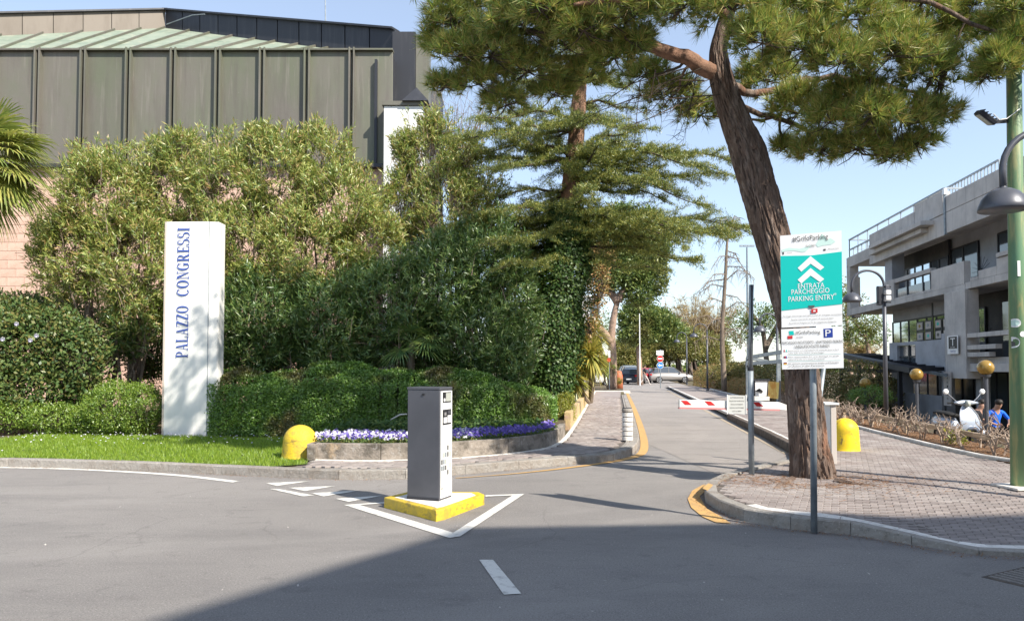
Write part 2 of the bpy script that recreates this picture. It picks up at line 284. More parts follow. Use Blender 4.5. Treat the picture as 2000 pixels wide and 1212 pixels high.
def np_mesh(name, verts, k):
    """verts: (n*k,3); every k consecutive verts make a face"""
    verts = np.ascontiguousarray(verts, np.float32).reshape(-1, 3); nv = len(verts); nf = nv // k
    me = bpy.data.meshes.new(name)
    me.vertices.add(nv); me.vertices.foreach_set('co', verts.ravel())
    me.loops.add(nv); me.loops.foreach_set('vertex_index', np.arange(nv, dtype=np.int32))
    me.polygons.add(nf); me.polygons.foreach_set('loop_start', np.arange(0, nv, k, dtype=np.int32))
    me.polygons.foreach_set('loop_total', np.full(nf, k, np.int32))
    me.update(calc_edges=True)
    return me
class MB:
    def __init__(s): s.v = []; s.f = []; s.n = 0
    def add(s, vs, fs):
        b = len(s.v); s.v += [tuple(v) for v in vs]; s.f += [tuple(b + i for i in f) for f in fs]; return s
    def box(s, c, size, rz=0.0, R=None):
        x, y, z = size[0] / 2, size[1] / 2, size[2] / 2
        R = R or Matrix.Rotation(rz, 3, 'Z'); c = Vector(c)
        vs = [c + R @ Vector((a * x, b * y, d * z)) for d in (-1, 1) for a, b in ((-1, -1), (1, -1), (1, 1), (-1, 1))]
        return s.add(vs, [(3, 2, 1, 0), (4, 5, 6, 7), (0, 1, 5, 4), (1, 2, 6, 5), (2, 3, 7, 6), (3, 0, 4, 7)])
    def bar(s, a, b, w, h):              # box beam from a to b, w horizontal width, h height
        a = Vector(a); b = Vector(b); d = b - a; L = d.length; d = d / L
        up = Vector((0, 0, 1)) if abs(d.z) < 0.95 else Vector((0, 1, 0))
        sx = d.cross(up).normalized(); uz = sx.cross(d)
        R = Matrix((sx, d, uz)).transposed()
        return s.box((a + b) / 2, (w, L, h), R=R)
    def prism(s, poly, z0, z1, top=None):
        n = len(poly); vs = [(p[0], p[1], z0) for p in poly] + [(p[0], p[1], z1) for p in (top or poly)]
        ar = sum(poly[i][0] * poly[(i + 1) % n][1] - poly[(i + 1) % n][0] * poly[i][1] for i in range(n))
        fs = [tuple(range(n - 1, -1, -1)), tuple(range(n, 2 * n))] + [(i, (i + 1) % n, n + (i + 1) % n, n + i) for i in range(n)]
        if ar < 0: fs = [tuple(reversed(f)) for f in fs]
        return s.add(vs, fs)
    def slab(s, quad, nrm):              # polygon in space with thickness along nrm
        n = len(quad); q = [Vector(p) for p in quad]; nrm = Vector(nrm)
        vs = q + [p + nrm for p in q]
        fs = [tuple(range(n)), tuple(range(2 * n - 1, n - 1, -1))] + [(i, n + i, n + (i + 1) % n, (i + 1) % n) for i in range(n)]
        a = (q[1] - q[0]).cross(q[2] - q[1])
        if a.dot(nrm) > 0: fs = [tuple(reversed(f)) for f in fs]
        return s.add(vs, fs)
    def face(s, pts): return s.add(pts, [tuple(range(len(pts)))])
    def tube(s, pts, rad, n=8, cap=True):
        pts = [Vector(p) for p in pts]; m = len(pts)
        if not isinstance(rad, (list, tuple)): rad = [rad] * m
        vs = []; prev = None
        for i, p in enumerate(pts):
            d = (pts[min(i + 1, m - 1)] - pts[max(i - 1, 0)]).normalized()
            if prev is None:
                u = d.orthogonal().normalized()
            else:
                u = (prev - d * prev.dot(d))
                u = u.normalized() if u.length > 1e-6 else d.orthogonal().normalized()
            prev = u; w = d.cross(u)
            vs += [p + (u * cos(2 * pi * k / n) + w * sin(2 * pi * k / n)) * rad[i] for k in range(n)]
        fs = [(i * n + k, i * n + (k + 1) % n, (i + 1) * n + (k + 1) % n, (i + 1) * n + k) for i in range(m - 1) for k in range(n)]
        if cap: fs += [tuple(range(n - 1, -1, -1)), tuple(range((m - 1) * n, m * n))]
        return s.add(vs, fs)
    def lathe(s, prof, c, n=24, axis='z', squash=1.0):
        c = Vector(c); m = len(prof); vs = []
        for r, h in prof:
            for k in range(n):
                a = 2 * pi * k / n; v = Vector((r * cos(a), r * sin(a) * squash, h))
                if axis == 'x': v = Vector((v.z, v.x, v.y))
                if axis == 'y': v = Vector((v.x, v.z, v.y))
                vs.append(c + v)
        fs = [(i * n + k, i * n + (k + 1) % n, (i + 1) * n + (k + 1) % n, (i + 1) * n + k) for i in range(m - 1) for k in range(n)]
        if prof[0][0] > 1e-4: fs.append(tuple(range(n - 1, -1, -1)))
        if prof[-1][0] > 1e-4: fs.append(tuple(range((m - 1) * n, m * n)))
        return s.add(vs, fs)
    def build(s, name, material, parent=None, smooth=False, bevel=0.0, xf=None, recalc=False):
        me = bpy.data.meshes.new(name)
        vs = s.v if xf is None else [xf(Vector(v)) for v in s.v]
        me.from_pydata([tuple(v) for v in vs], [], s.f)
        if bevel or recalc:
            bm = bmesh.new(); bm.from_mesh(me)
            bmesh.ops.remove_doubles(bm, verts=bm.verts, dist=1e-5)
            if bevel: bmesh.ops.bevel(bm, geom=[e for e in bm.edges if e.is_manifold and e.calc_face_angle(0) > 0.5], offset=bevel, segments=2, affect='EDGES', profile=0.6)
            bm.to_mesh(me); bm.free()
        if smooth: me.polygons.foreach_set('use_smooth', [True] * len(me.polygons))
        me.update()
        return link(name, me, material, parent)
def copy_tree(o, parent=None):
    c = o.copy(); COL.objects.link(c)
    if parent is not None: c.parent = parent
    for ch in list(o.children): copy_tree(ch, c)
    return c
def struct(o): o['kind'] = 'structure'; return o
def in_poly(x, y, poly):
    c = False; n = len(poly); j = n - 1
    for i in range(n):
        xi, yi = poly[i][0], poly[i][1]; xj, yj = poly[j][0], poly[j][1]
        if (yi > y) != (yj > y) and x < (xj - xi) * (y - yi) / (yj - yi) + xi: c = not c
        j = i
    return c
def in_poly_np(X, Y, poly):
    c = np.zeros(len(X), bool); n = len(poly); j = n - 1
    for i in range(n):
        xi, yi = poly[i][0], poly[i][1]; xj, yj = poly[j][0], poly[j][1]
        if yi != yj:
            c ^= ((yi > Y) != (yj > Y)) & (X < (xj - xi) * (Y - yi) / (yj - yi) + xi)
        j = i
    return c
def resample(pts, step):
    pts = [Vector(p) for p in pts]; out = [pts[0].copy()]
    for a, b in zip(pts, pts[1:]):
        L = (b - a).length; n = max(1, int(round(L / step)))
        out += [a.lerp(b, (i + 1) / n) for i in range(n)]
    return out
def arc_resample(pts, step):
    pts = [Vector(p) for p in pts]; cum = [0.0]
    for a, b in zip(pts, pts[1:]): cum.append(cum[-1] + (b - a).length)
    n = max(1, int(round(cum[-1] / step))); out = []; j = 0
    for i in range(n + 1):
        s = cum[-1] * i / n
        while j < len(pts) - 2 and cum[j + 1] < s: j += 1
        out.append(pts[j].lerp(pts[j + 1], min(1, max(0, (s - cum[j]) / max(1e-9, cum[j + 1] - cum[j])))))
    return out
def smooth_line(pts, it=2):
    pts = [Vector(p) for p in pts]
    for _ in range(it):
        q = [pts[0]]
        for a, b in zip(pts, pts[1:]): q += [a.lerp(b, .25), a.lerp(b, .75)]
        q.append(pts[-1]); pts = q
    return pts

# ------------------------------------------------------------------ lettering
def text_mesh(body, height=None, width=None, spacing=1.0):
    cu = bpy.data.curves.new('lettering', 'FONT'); cu.body = body; cu.align_x = 'CENTER'; cu.align_y = 'CENTER'; cu.size = 1
    cu.resolution_u = 2; cu.space_line = spacing
    ob = bpy.data.objects.new('lettering', cu); COL.objects.link(ob)
    dg = bpy.context.evaluated_depsgraph_get(); me = bpy.data.meshes.new_from_object(ob.evaluated_get(dg))
    vs = [v.co.copy() for v in me.vertices]; fs = [tuple(p.vertices) for p in me.polygons]
    bpy.data.objects.remove(ob); bpy.data.curves.remove(cu); bpy.data.meshes.remove(me)
    if not vs: return [], []
    x0 = min(v.x for v in vs); x1 = max(v.x for v in vs); y0 = min(v.y for v in vs); y1 = max(v.y for v in vs)
    sy = (height / (y1 - y0)) if height else 1; sx = (width / (x1 - x0)) if width else sy
    if not height: sy = sx
    cx, cy = (x0 + x1) / 2, (y0 + y1) / 2
    return [Vector(((v.x - cx) * sx, (v.y - cy) * sy, 0)) for v in vs], fs
def put_text(name, body, origin, ux, uy, nrm, height, width, material, parent, off=0.002, rot=0):
    vs, fs = text_mesh(body, height, width)
    c, s_ = cos(rot), sin(rot)
    mb = MB(); mb.add([Vector(origin) + ux * (v.x * c - v.y * s_) + uy * (v.x * s_ + v.y * c) + nrm * off for v in vs], fs)
    return mb.build(name, material, parent)

# ------------------------------------------------------------------ foliage
def unit(a): return a / np.maximum(np.linalg.norm(a, axis=-1, keepdims=True), 1e-9)
def rnd_dir(n): return unit(rng.normal(size=(n, 3)))
def leaf_quads(C, D, L, W, Nn=None):
    """rhombic leaves: base C, direction D, length L, width W, facing Nn"""
    n = len(C); L = np.broadcast_to(np.asarray(L, float).reshape(-1, 1), (n, 1)); W = np.broadcast_to(np.asarray(W, float).reshape(-1, 1), (n, 1))
    if Nn is None: Nn = rnd_dir(n)
    S = unit(np.cross(D, Nn)); mid = C + D * L * 0.45
    return np.stack([C, mid + S * W / 2, C + D * L, mid - S * W / 2], 1).reshape(-1, 3)
def needles(C, D, per, L, W, spread, vary=.3, start=0.0):
    n = len(C); c = np.repeat(C, per, 0); d = unit(np.repeat(D, per, 0) + rng.normal(size=(n * per, 3)) * spread)
    c = c + rng.normal(size=c.shape) * start
    S = unit(np.cross(d, rnd_dir(n * per))); l = L * (1 + rng.uniform(-vary, vary, (n * per, 1)))
    return np.stack([c - S * W / 2, c + S * W / 2, c + d * l], 1).reshape(-1, 3)
def ell_points(ells, dens, inner=0.55, power=.5, gaps=1.0):
    """points in the outer shell of ellipsoids (cx,cy,cz,rx,ry,rz); returns points, outward dirs"""
    Ps, Ds = [], []
    for e in ells:
        c = np.array(e[:3]); r = np.array(e[3:6]); area = 4 * pi * ((r[0] * r[1]) ** 1.6 / 3 + (r[0] * r[2]) ** 1.6 / 3 + (r[1] * r[2]) ** 1.6 / 3) ** (1 / 1.6)
        n = int(dens * area); d = rnd_dir(n)
        t = inner + (1 - inner) * rng.uniform(0, 1, (n, 1)) ** power
        lump = 1 + 0.16 * np.sin(d[:, :1] * 5 + c[0]) * np.sin(d[:, 2:] * 6 + c[2] * 2) + 0.1 * rng.normal(size=(n, 1))
        p = c + d * r * t * lump
        w = np.sin(p[:, 0] * 4.3 + 1.7 * np.sin(p[:, 2] * 2.9)) + np.sin(p[:, 2] * 5.1 + 1.3 * np.sin(p[:, 0] * 3.7)) + np.sin(p[:, 1] * 4.7 + p[:, 0])
        keep = (w > -.35) | (rng.uniform(size=n) < gaps)
        for e2 in ells:
            if e2 is e: continue
            q = (p - np.array(e2[:3])) / (np.array(e2[3:6]) * inner * .9)
            keep &= (q ** 2).sum(1) > 1
        Ps.append(p[keep]); Ds.append(unit(d / r)[keep])
    return np.concatenate(Ps), np.concatenate(Ds)
def pxell(px, py, rpx, rpz, Y, ry=None):
    c = P(px, py, Y); s = Y / F
    return (c.x, Y, c.z, rpx * s, ry if ry else rpx * s * .8, rpz * s)
# ================================================================== GROUND
PZ = 0.12
def ss(t, a, b):
    t = min(1, max(0, (t - a) / (b - a))); return t * t * (3 - 2 * t)
def zf(x, y): return 1 - 0.72 * ss(x, 3.0, 4.2) * (1 - ss(y, 7.2, 9.5))
def dz(v): return Vector((v.x, v.y, v.z * zf(v.x, v.y))) if v.z > 0.02 else v

# one ground sheet to the horizon, with the lower cafe terrace on the right
mb = MB()
Ys = [-300, -40, 10.0, 14, 22, 30, 45, 60, 200, 3000]; Qs = [-1500, -60, 7.0, 7.3, 9.6, 12.2, 30, 45, 3000]
def gz(i, j):
    q = Qs[j]
    if Ys[i] <= 10 or Ys[i] >= 60 or q <= 7.0 or q >= 45: return -0.03
    return {7.3: -0.18, 9.6: -0.22, 12.2: -1.2, 30: -1.2}.get(q, -0.03)
vs = [RQ(q, y, gz(i, j)) for i, y in enumerate(Ys) for j, q in enumerate(Qs)]
w_ = len(Qs)
mb.add(vs, [(i * w_ + j, i * w_ + j + 1, (i + 1) * w_ + j + 1, (i + 1) * w_ + j) for i in range(len(Ys) - 1) for j in range(w_ - 1)])
struct(mb.build('ground', M['earth']))
# asphalt
mb = MB(); mb.face([RQ(-60, -30, 0), RQ(6.4, -30, 0), RQ(6.4, 9.5, 0), RQ(5.9, 95, 0), RQ(-60, 95, 0)])
mb.face([RQ(6.4, -30, 0), RQ(30, -30, 0), RQ(30, 9.5, 0), RQ(6.4, 9.5, 0)])
struct(mb.build('road', M['asphalt']))

KL = [(-700, 930), (-300, 918), (0, 910.5), (150, 915), (300, 920), (420, 926), (531, 931), (604, 935), (700, 937), (795, 936), (881, 928), (985, 919), (1089, 909), (1180, 903), (1222, 896), (1243, 883), (1249, 864), (1243, 838), (1232, 802), (1221, 770), (1216, 757)]
kl = smooth_line([G(x, y) for x, y in KL], 1)
lane = MB(); lane.face([G(1264, 866, .004), RQ(.55, 17, .004), RQ(.62, 30, .004), RQ(.62, 52, .004), RQ(3.5, 52, .004), RQ(3.35, 30, .004), G(1543, 886, .004), G(1480, 915, .004), G(1400, 925, .004)])
struct(lane.build('lane_surface', M['lane']))

def offset_line(line, d):
    out = []
    for i, p in enumerate(line):
        a = line[max(i - 1, 0)]; b = line[min(i + 1, len(line) - 1)]
        t = (b - a); t.z = 0; t.normalize(); out.append(Vector((p.x - t.y * d, p.y + t.x * d, p.z)))
    return out
def kerb(line, width, h, step, parent, name='kerb_stone', material='kerb', hook=None, z0=-0.05, gap=0.003, worn=None):
    """blocks along a line; width is signed: positive = to the left of the walking direction"""
    pts = arc_resample(line, step); inn = offset_line(pts, width)
    for i in range(len(pts) - 1):
        a, b, c, d = pts[i], pts[i + 1], inn[i + 1], inn[i]
        g = (b - a).normalized() * gap
        j = random.uniform(-.003, .003); ch = 0.014
        nrm = (d - a).normalized()
        def sec(p, q): return [(p.x, p.y, z0), (p.x, p.y, h - ch + j), (p.x + nrm.x * ch, p.y + nrm.y * ch, h + j), (q.x, q.y, h + j), (q.x, q.y, z0)]
        s0 = sec(a + g, d + g); s1 = sec(b - g, c - g)
        mb = MB(); vs = [Vector(v) for v in s0 + s1]
        if hook: vs = [hook(v) for v in vs]
        fs = [(0, 1, 6, 5), (1, 2, 7, 6), (2, 3, 8, 7), (3, 4, 9, 8), (4, 3, 2, 1, 0), (5, 6, 7, 8, 9)]
        if width > 0: fs = [tuple(reversed(f)) for f in fs]
        mb.add(vs, fs); mb.build(name, M[material], parent)

# left raised bed: one slab behind the kerb
bed = [(p.x, p.y) for p in offset_line(kl, 0.06)] + [tuple(RQ(.2, 75)[:2]), (-60, 75), (-60, 12)]
mb = MB(); mb.prism(bed, -0.04, 0.095); left_bed = struct(mb.build('planting_ground', M['earth']))
kr = struct(thing('kerb_left', None, None, (-5, 12, 0)))
kerb([p for p in kl if p.y < 46], 0.15, 0.135, 0.95, kr)

# right raised pavement
KR = [(1300, 757), (1420, 818), (1500, 859), (1543, 884), (1556, 899), (1538, 913), (1470, 925), (1402, 944), (1370, 966), (1382, 988), (1450, 1019), (1520, 1031), (1590, 1037), (1680, 1046), (1760, 1059), (1860, 1079), (1940, 1086), (2000, 1088), (2300, 1091), (2700, 1094)]
krl = [G(x, y) for x, y in KR]
krs = [krl[0], krl[1], krl[2]] + smooth_line(krl[3:], 1)
rb = [(p.x, p.y) for p in offset_line(krs, 0.06)] + [(14.5, 9.7), (9.2, 10.55), (7.7, 11.15), tuple(RQ(5.88, 13.2)[:2]), tuple(RQ(5.87, 19)[:2]), tuple(RQ(6.1, 30)[:2]), tuple(RQ(6.3, 58)[:2]), tuple(RQ(3.8, 58)[:2])]
# gridded slab so that it can dip towards the front right
def grid_sheet(name, poly, z, step, material, hook=None, kindstruct=True, parent=None):
    xs = [p[0] for p in poly]; ys = [p[1] for p in poly]
    bm = bmesh.new(); vs = [bm.verts.new((p[0], p[1], z)) for p in poly]; bm.faces.new(vs)
    x = min(xs)
    for ax, lo, hi in ((0, min(xs), max(xs)), (1, min(ys), min(max(ys), 20))):
        t = lo + step
        while t < hi:
            co = (t, 0, 0) if ax == 0 else (0, t, 0); no = (1, 0, 0) if ax == 0 else (0, 1, 0)
            bmesh.ops.bisect_plane(bm, geom=bm.verts[:] + bm.edges[:] + bm.faces[:], plane_co=co, plane_no=no); t += step
    bmesh.ops.recalc_face_normals(bm, faces=bm.faces)
    for f in bm.faces:
        if f.normal.z < 0: f.normal_flip()
    if hook:
        for v in bm.verts: v.co = hook(v.co)
    me = bpy.data.meshes.new(name); bm.to_mesh(me); bm.free()
    return link(name, me, M[material], parent)
pave_r = struct(grid_sheet('pavement', rb, 0.102, 0.6, 'mortar', dz))
kr2 = struct(thing('kerb_right', None, None, (3, 8, 0)))
kerb([p for p in krs[:4] if p.y < 56], 0.14, 0.165, 0.9, kr2, material='kerb_dark_shaded')
kerb(krs[3:], 0.14, 0.13, 0.55, kr2, hook=dz)

PAV_MESH = {}
def paver_mesh(L, W, T, k):
    key = (L, W, T, k)
    if key not in PAV_MESH:
        c = 0.006; mb = MB(); l, w = L / 2 - .0028, W / 2 - .0028
        r = random.Random(k); tilt = [r.uniform(-.002, .002) for _ in range(4)]
        b = [(-l, -w, -T), (l, -w, -T), (l, w, -T), (-l, w, -T)]
        m_ = [(-l, -w, -c), (l, -w, -c), (l, w, -c), (-l, w, -c)]
        t = [(-l + c, -w + c, tilt[0]), (l - c, -w + c, tilt[1]), (l - c, w - c, tilt[2]), (-l + c, w - c, tilt[3])]
        fs = [(8, 9, 10, 11)] + [(i, (i + 1) % 4, 4 + (i + 1) % 4, 4 + i) for i in range(4)] + [(4 + i, 4 + (i + 1) % 4, 8 + (i + 1) % 4, 8 + i) for i in range(4)]
        mb.add(b + m_ + t, fs); PAV_MESH[key] = mb
    return PAV_MESH[key]
def lay_pavers(parent, poly, z, L, W, ang, nparts, ymax, hook=None, material='paver', view=True, herring=False):
    xs = [p[0] for p in poly]; ys = [p[1] for p in poly]; cx, cy = sum(xs) / len(xs), sum(ys) / len(ys)
    R = max(max(xs) - min(xs), min(max(ys), ymax) - min(ys)) + 6
    ca, sa = cos(ang), sin(ang); nrow = int(R / W); ncol = int(R / L)
    items = []
    rows = np.arange(-nrow, nrow); cols = np.arange(-ncol, ncol)
    RR, CC = np.meshgrid(rows, cols, indexing='ij'); RR = RR.ravel(); CC = CC.ravel()
    U = (CC + 0.5 * (RR % 2)) * L; V = RR * W
    X0, Y0 = min(xs) + (max(xs) - min(xs)) / 2, min(ys)
    X = X0 + U * ca - V * sa; Y = Y0 + U * sa + V * ca
    keep = (Y < ymax)
    for (a, b) in ((-1, -1), (1, -1), (1, 1), (-1, 1)):
        keep &= in_poly_np(X + (a * L * ca - b * W * sa) * .47, Y + (a * L * sa + b * W * ca) * .47, poly)
    X, Y = X[keep], Y[keep]
    d = np.where((np.abs(X / np.maximum(Y, .1)) < .69) & (Y > 4.5), Y, 1e3 + Y)
    order = np.argsort(d); cnt = 0
    pw = wloc(parent); mes = []
    for k in range(6):
        pm = paver_mesh(L, W, .04, k); me = bpy.data.meshes.new('paver'); me.from_pydata(pm.v, [], pm.f); me.materials.append(M[material]); mes.append(me)
    big = MB()
    for n_, i in enumerate(order):
        x, y = float(X[i]), float(Y[i]); a = ang + random.uniform(-.02, .02); zz = z + random.uniform(-.003, .003)
        h = (Vector((x, y, zz)) if not hook else hook(Vector((x, y, zz))))
        k = random.randrange(6)
        if n_ < nparts and d[i] < 900:
            o = bpy.data.objects.new('paver', mes[k]); COL.objects.link(o); o.parent = parent
            o.location = h - pw; o.rotation_euler.z = a
        else:
            pm = paver_mesh(L, W, .04, k); c_, s_ = cos(a), sin(a); b = len(big.v)
            big.v += [(h.x + vx * c_ - vy * s_, h.y + vx * s_ + vy * c_, h.z + vz) for vx, vy, vz in pm.v]
            big.f += [tuple(b + q for q in f) for f in pm.f]
    o = big.build('paver_field', M[material], parent); o['kind'] = 'stuff'
    return o
rin = [(p.x, p.y) for p in offset_line([p for p in krs], 0.165)]
rpoly = rin + [(14.3, 9.6), (9.2, 10.45), (7.65, 11.05), tuple(RQ(5.8, 13.2)[:2]), tuple(RQ(5.78, 19)[:2]), tuple(RQ(6.0, 30)[:2]), tuple(RQ(6.15, 58)[:2])]
lay_pavers(pave_r, rpoly, 0.124, 0.155, 0.078, radians(-24), 300, 36, dz)
mb = MB(); mb.face([RQ(3.75, 35.6, .12), RQ(6.15, 35.6, .12), RQ(6.15, 58, .12), RQ(4.0, 58, .12)])
struct(mb.build('far_pavement', M['paver']))
# white border stones along the kerb and thin edging along the bed
ws_ = struct(thing('border_stones', None, None, (4, 8, 0)))
i0 = next(i for i, p in enumerate(krs) if p.y < 8.3 and p.x < 3)
bl = offset_line(krs, 0.15)
kerb(bl[i0:], 0.13, 0.134, 0.26, ws_, 'border_stone', 'white_stone', dz, gap=.004, z0=.06)
kerb([p for p in offset_line(krs, .15)[:4]], 0.12, 0.132, 0.5, ws_, 'border_stone', 'white_stone', None, gap=.004, z0=.06)
ed = struct(thing('bed_edging', None, None, (8, 12, 0)))
el_ = [RQ(6.3, 50), RQ(6.1, 30), RQ(5.87, 19), RQ(5.88, 13.2), Vector((7.7, 11.15, 0)), Vector((9.2, 10.55, 0)), Vector((14.5, 9.7, 0))]
kerb(smooth_line(el_, 1), 0.07, 0.16, 1.0, ed, 'edging_stone', 'white_stone', None, z0=.0)

# left pavement
wall_px = [(608, 897), (700, 899), (790, 898.5), (900, 894), (1000, 885), (1060, 877), (1090, 866), (1108, 848)]
wl_w = [G(x, y, PZ) for x, y in wall_px]
wl_w = smooth_line(wl_w + [RQ(-1.1, 22, PZ), RQ(-1.3, 45, PZ)], 1)
kin = offset_line(kl, 0.31)
kin = [p for p in kin if p.x > G(560, 932).x and p.y < 46]
lpoly = [(p.x, p.y) for p in kin] + [(p.x, p.y) for p in reversed(wl_w)] 
pave_l = struct(grid_sheet('footpath', [(p.x, p.y) for p in offset_line(kl, .1) if p.x > G(545, 932).x and p.y < 46] + [(p.x, p.y) for p in reversed(wl_w)], 0.1, 3.0, 'mortar'))
lay_pavers(pave_l, lpoly, 0.124, 0.2, 0.1, radians(45), 0, 36)
mb = MB(); mb.face([RQ(-1.15, 36, .12), RQ(.2, 36, .12), RQ(.3, 46, .12), RQ(-1.25, 46, .12)]); struct(mb.build('far_footpath', M['paver']))
kerb([p for p in offset_line(kl, .16) if p.x > G(600, 932).x and p.y < 46], 0.07, 0.131, 0.4, ws_, 'border_stone', 'kerb', None, gap=.004, z0=.06)
kerb([p for p in offset_line(wl_w, .02)], -0.1, 0.13, 0.6, ws_, 'border_stone', 'white_stone', None, gap=.004, z0=.06)
mb = MB(); mb.box(RQ(-.4, 45.5, .07) + Vector((0, 0, 0)), (2.4, .9, .13)); struct(mb.build('crossing_strip', M['white_stone']))
mb = MB(); mb.face([RQ(-7, 46.2, .09), RQ(.3, 46.2, .09), RQ(.3, 58, .09), RQ(-7, 58, .09)]); struct(mb.build('side_pavement', M['paver']))

# planter wall (low concrete edge round the flower bed)
pw_ = thing('planter_wall', 'low stained concrete wall curving round the pansy bed and up beside the narrow footpath', 'planter wall', (-1, 13, .1))
top_wall = offset_line(wl_w, 0.0)
def wall_blocks(line, width, z0, zs, step, parent, name, material):
    pts = arc_resample(line, step); inn = offset_line(pts, width)
    for i in range(len(pts) - 1):
        a, b, c, d = pts[i], pts[i + 1], inn[i + 1], inn[i]; mb = MB(); h0 = zs(a); h1 = zs(b); g = (b - a).normalized() * .004
        vs = [(a + g), (b - g), (c - g), (d + g)]
        mb.add([(v.x, v.y, z0) for v in vs] + [(v.x, v.y, h) for v, h in zip(vs, (h0, h1, h1, h0))], [(3, 2, 1, 0), (4, 5, 6, 7), (0, 1, 5, 4), (1, 2, 6, 5), (2, 3, 7, 6), (3, 0, 4, 7)] if width > 0 else [(0, 1, 2, 3), (7, 6, 5, 4), (4, 5, 1, 0), (5, 6, 2, 1), (6, 7, 3, 2), (7, 4, 0, 3)])
        mb.build(name, M[material], parent, bevel=.012)
wh = lambda p: 0.38 + 0.10 * ss(p.y, 14, 20)
wall_blocks([p for p in wl_w if p.y < 17.5], 0.13, .08, wh, 1.1, pw_, 'concrete_block', 'soil_wall')
wall_blocks([p for p in wl_w if 16.8 < p.y < 46], 0.16, .08, lambda p: .52, 1.6, pw_, 'concrete_block', 'planter_yellow')
mb = MB(); mb.box(wl_w[0] + Vector((.02, .45, .13)), (.13, 1.1, .26)); mb.build('end_block', M['soil_wall'], pw_, bevel=.012)
soil = [(p.x, p.y) for p in offset_line([p for p in wl_w if p.y < 40], .13)]
mb = MB(); mb.prism(soil + [tuple(RQ(-9, 40)[:2]), (-3.4, 21), (-3.35, 13.3)], .05, .33); struct(mb.build('flower_bed_soil', M['earth']))

# lawn
lawn = [(p.x, p.y) for p in offset_line(kl, .15) if p.x < G(545, 932).x] + [tuple(G(600, 905, PZ)[:2]), tuple(G(606, 885, PZ)[:2]), (-3.5, 15.2), (-5.2, 15.6), tuple(G(250, 842, .2)[:2]), tuple(G(120, 832, .2)[:2]), tuple(G(0, 850, .2)[:2]), (-25, 16.5)]
lawn_o = struct(grid_sheet('lawn_soil', lawn, 0.115, 1.5, 'turf'))
nb = 85000; xy = np.stack([rng.uniform(-13.5, -3.2, nb), rng.uniform(10.8, 17.5, nb)], 1)
xy = xy[in_poly_np(xy[:, 0], xy[:, 1], lawn)]; nb = len(xy)
dens = 0.5 + 0.5 * np.sin(xy[:, 0] * 2.1 + np.sin(xy[:, 1] * 3)) * np.sin(xy[:, 1] * 2.7)
C = np.concatenate([xy, np.full((nb, 1), .112)], 1); D = unit(np.stack([rng.normal(size=nb) * .45, rng.normal(size=nb) * .45, np.ones(nb)], 1))
L_ = (0.035 + 0.03 * dens + rng.uniform(0, .03, nb)).reshape(-1, 1); S = unit(np.cross(D, rnd_dir(nb)))
tri = np.stack([C - S * .005, C + S * .005, C + D * L_], 1)
o = link('grass', np_mesh('grass', tri, 3), M['l_grass']); tag(o, 'bright green mown grass in front of the white pylon', 'grass', kind='stuff')
nd = 260; x_ = rng.uniform(-11, -4, nd); y_ = 15.2 + rng.normal(size=nd) * .8 + .1 * x_ * 0; k_ = in_poly_np(x_, y_, lawn); x_, y_ = x_[k_], y_[k_]; nd = len(x_)
C = np.stack([x_, y_, np.full(nd, .2)], 1); Dd = rnd_dir(nd); Dd[:, 2] = np.abs(Dd[:, 2]) * .3; Dd = unit(Dd)
o = link('lawn_daisies', np_mesh('lawn_daisies', leaf_quads(C, Dd, .035, .035, np.tile([[0, -.5, 1.]], (nd, 1))), 4), M['petal_white']); tag(o, 'tiny white daisies scattered in the lawn', 'daisies', kind='stuff')

# bed with bark mulch on the right
mul = [tuple(RQ(6.42, 58)[:2]), tuple(RQ(6.2, 30)[:2]), tuple(RQ(5.95, 19)[:2]), tuple(RQ(5.96, 13.2)[:2]), (7.75, 11.25), (9.2, 10.65), (14.5, 9.8), (15.5, 10.6), tuple(RQ(7.1, 13)[:2]), tuple(RQ(7.1, 58)[:2])]
mb = MB(); mb.prism(mul, -.1, .11); struct(mb.build('mulch_bed', M['mulch']))
n_ = 26000; X = rng.uniform(7.2, 13, n_); Y = 10.2 + 17 * rng.uniform(0, 1, n_) ** 1.5; k_ = in_poly_np(X, Y, mul); X, Y = X[k_], Y[k_]; n_ = len(X)
D = rnd_dir(n_); D[:, 2] *= .3; D = unit(D); C = np.stack([X, Y, np.full(n_, .118)], 1)
o = link('needle_litter', np_mesh('needle_litter', leaf_quads(C, D, rng.uniform(.04, .12, n_), .007), 4), M['litter']); tag(o, 'rust brown pine needles and chips on the planting bed', 'needle litter', kind='stuff')
tb = G(1590, 940, PZ); n_ = 2600; a_ = rng.uniform(0, 2 * pi, n_); r_ = .3 + np.abs(rng.normal(size=n_)) * .55
C = np.stack([tb.x + r_ * np.cos(a_) * 1.3, tb.y + r_ * np.sin(a_) * .8, np.full(n_, .129)], 1); k_ = in_poly_np(C[:, 0], C[:, 1], rb); C = C[k_]; n_ = len(C)
D = rnd_dir(n_); D[:, 2] *= .15; D = unit(D)
o = link('fallen_needles', np_mesh('fallen_needles', leaf_quads(C, D, rng.uniform(.04, .13, n_), .0045), 4), M['litter']); tag(o, 'fallen pine needles on the pavers round the leaning trunk', 'pine needles', kind='stuff')

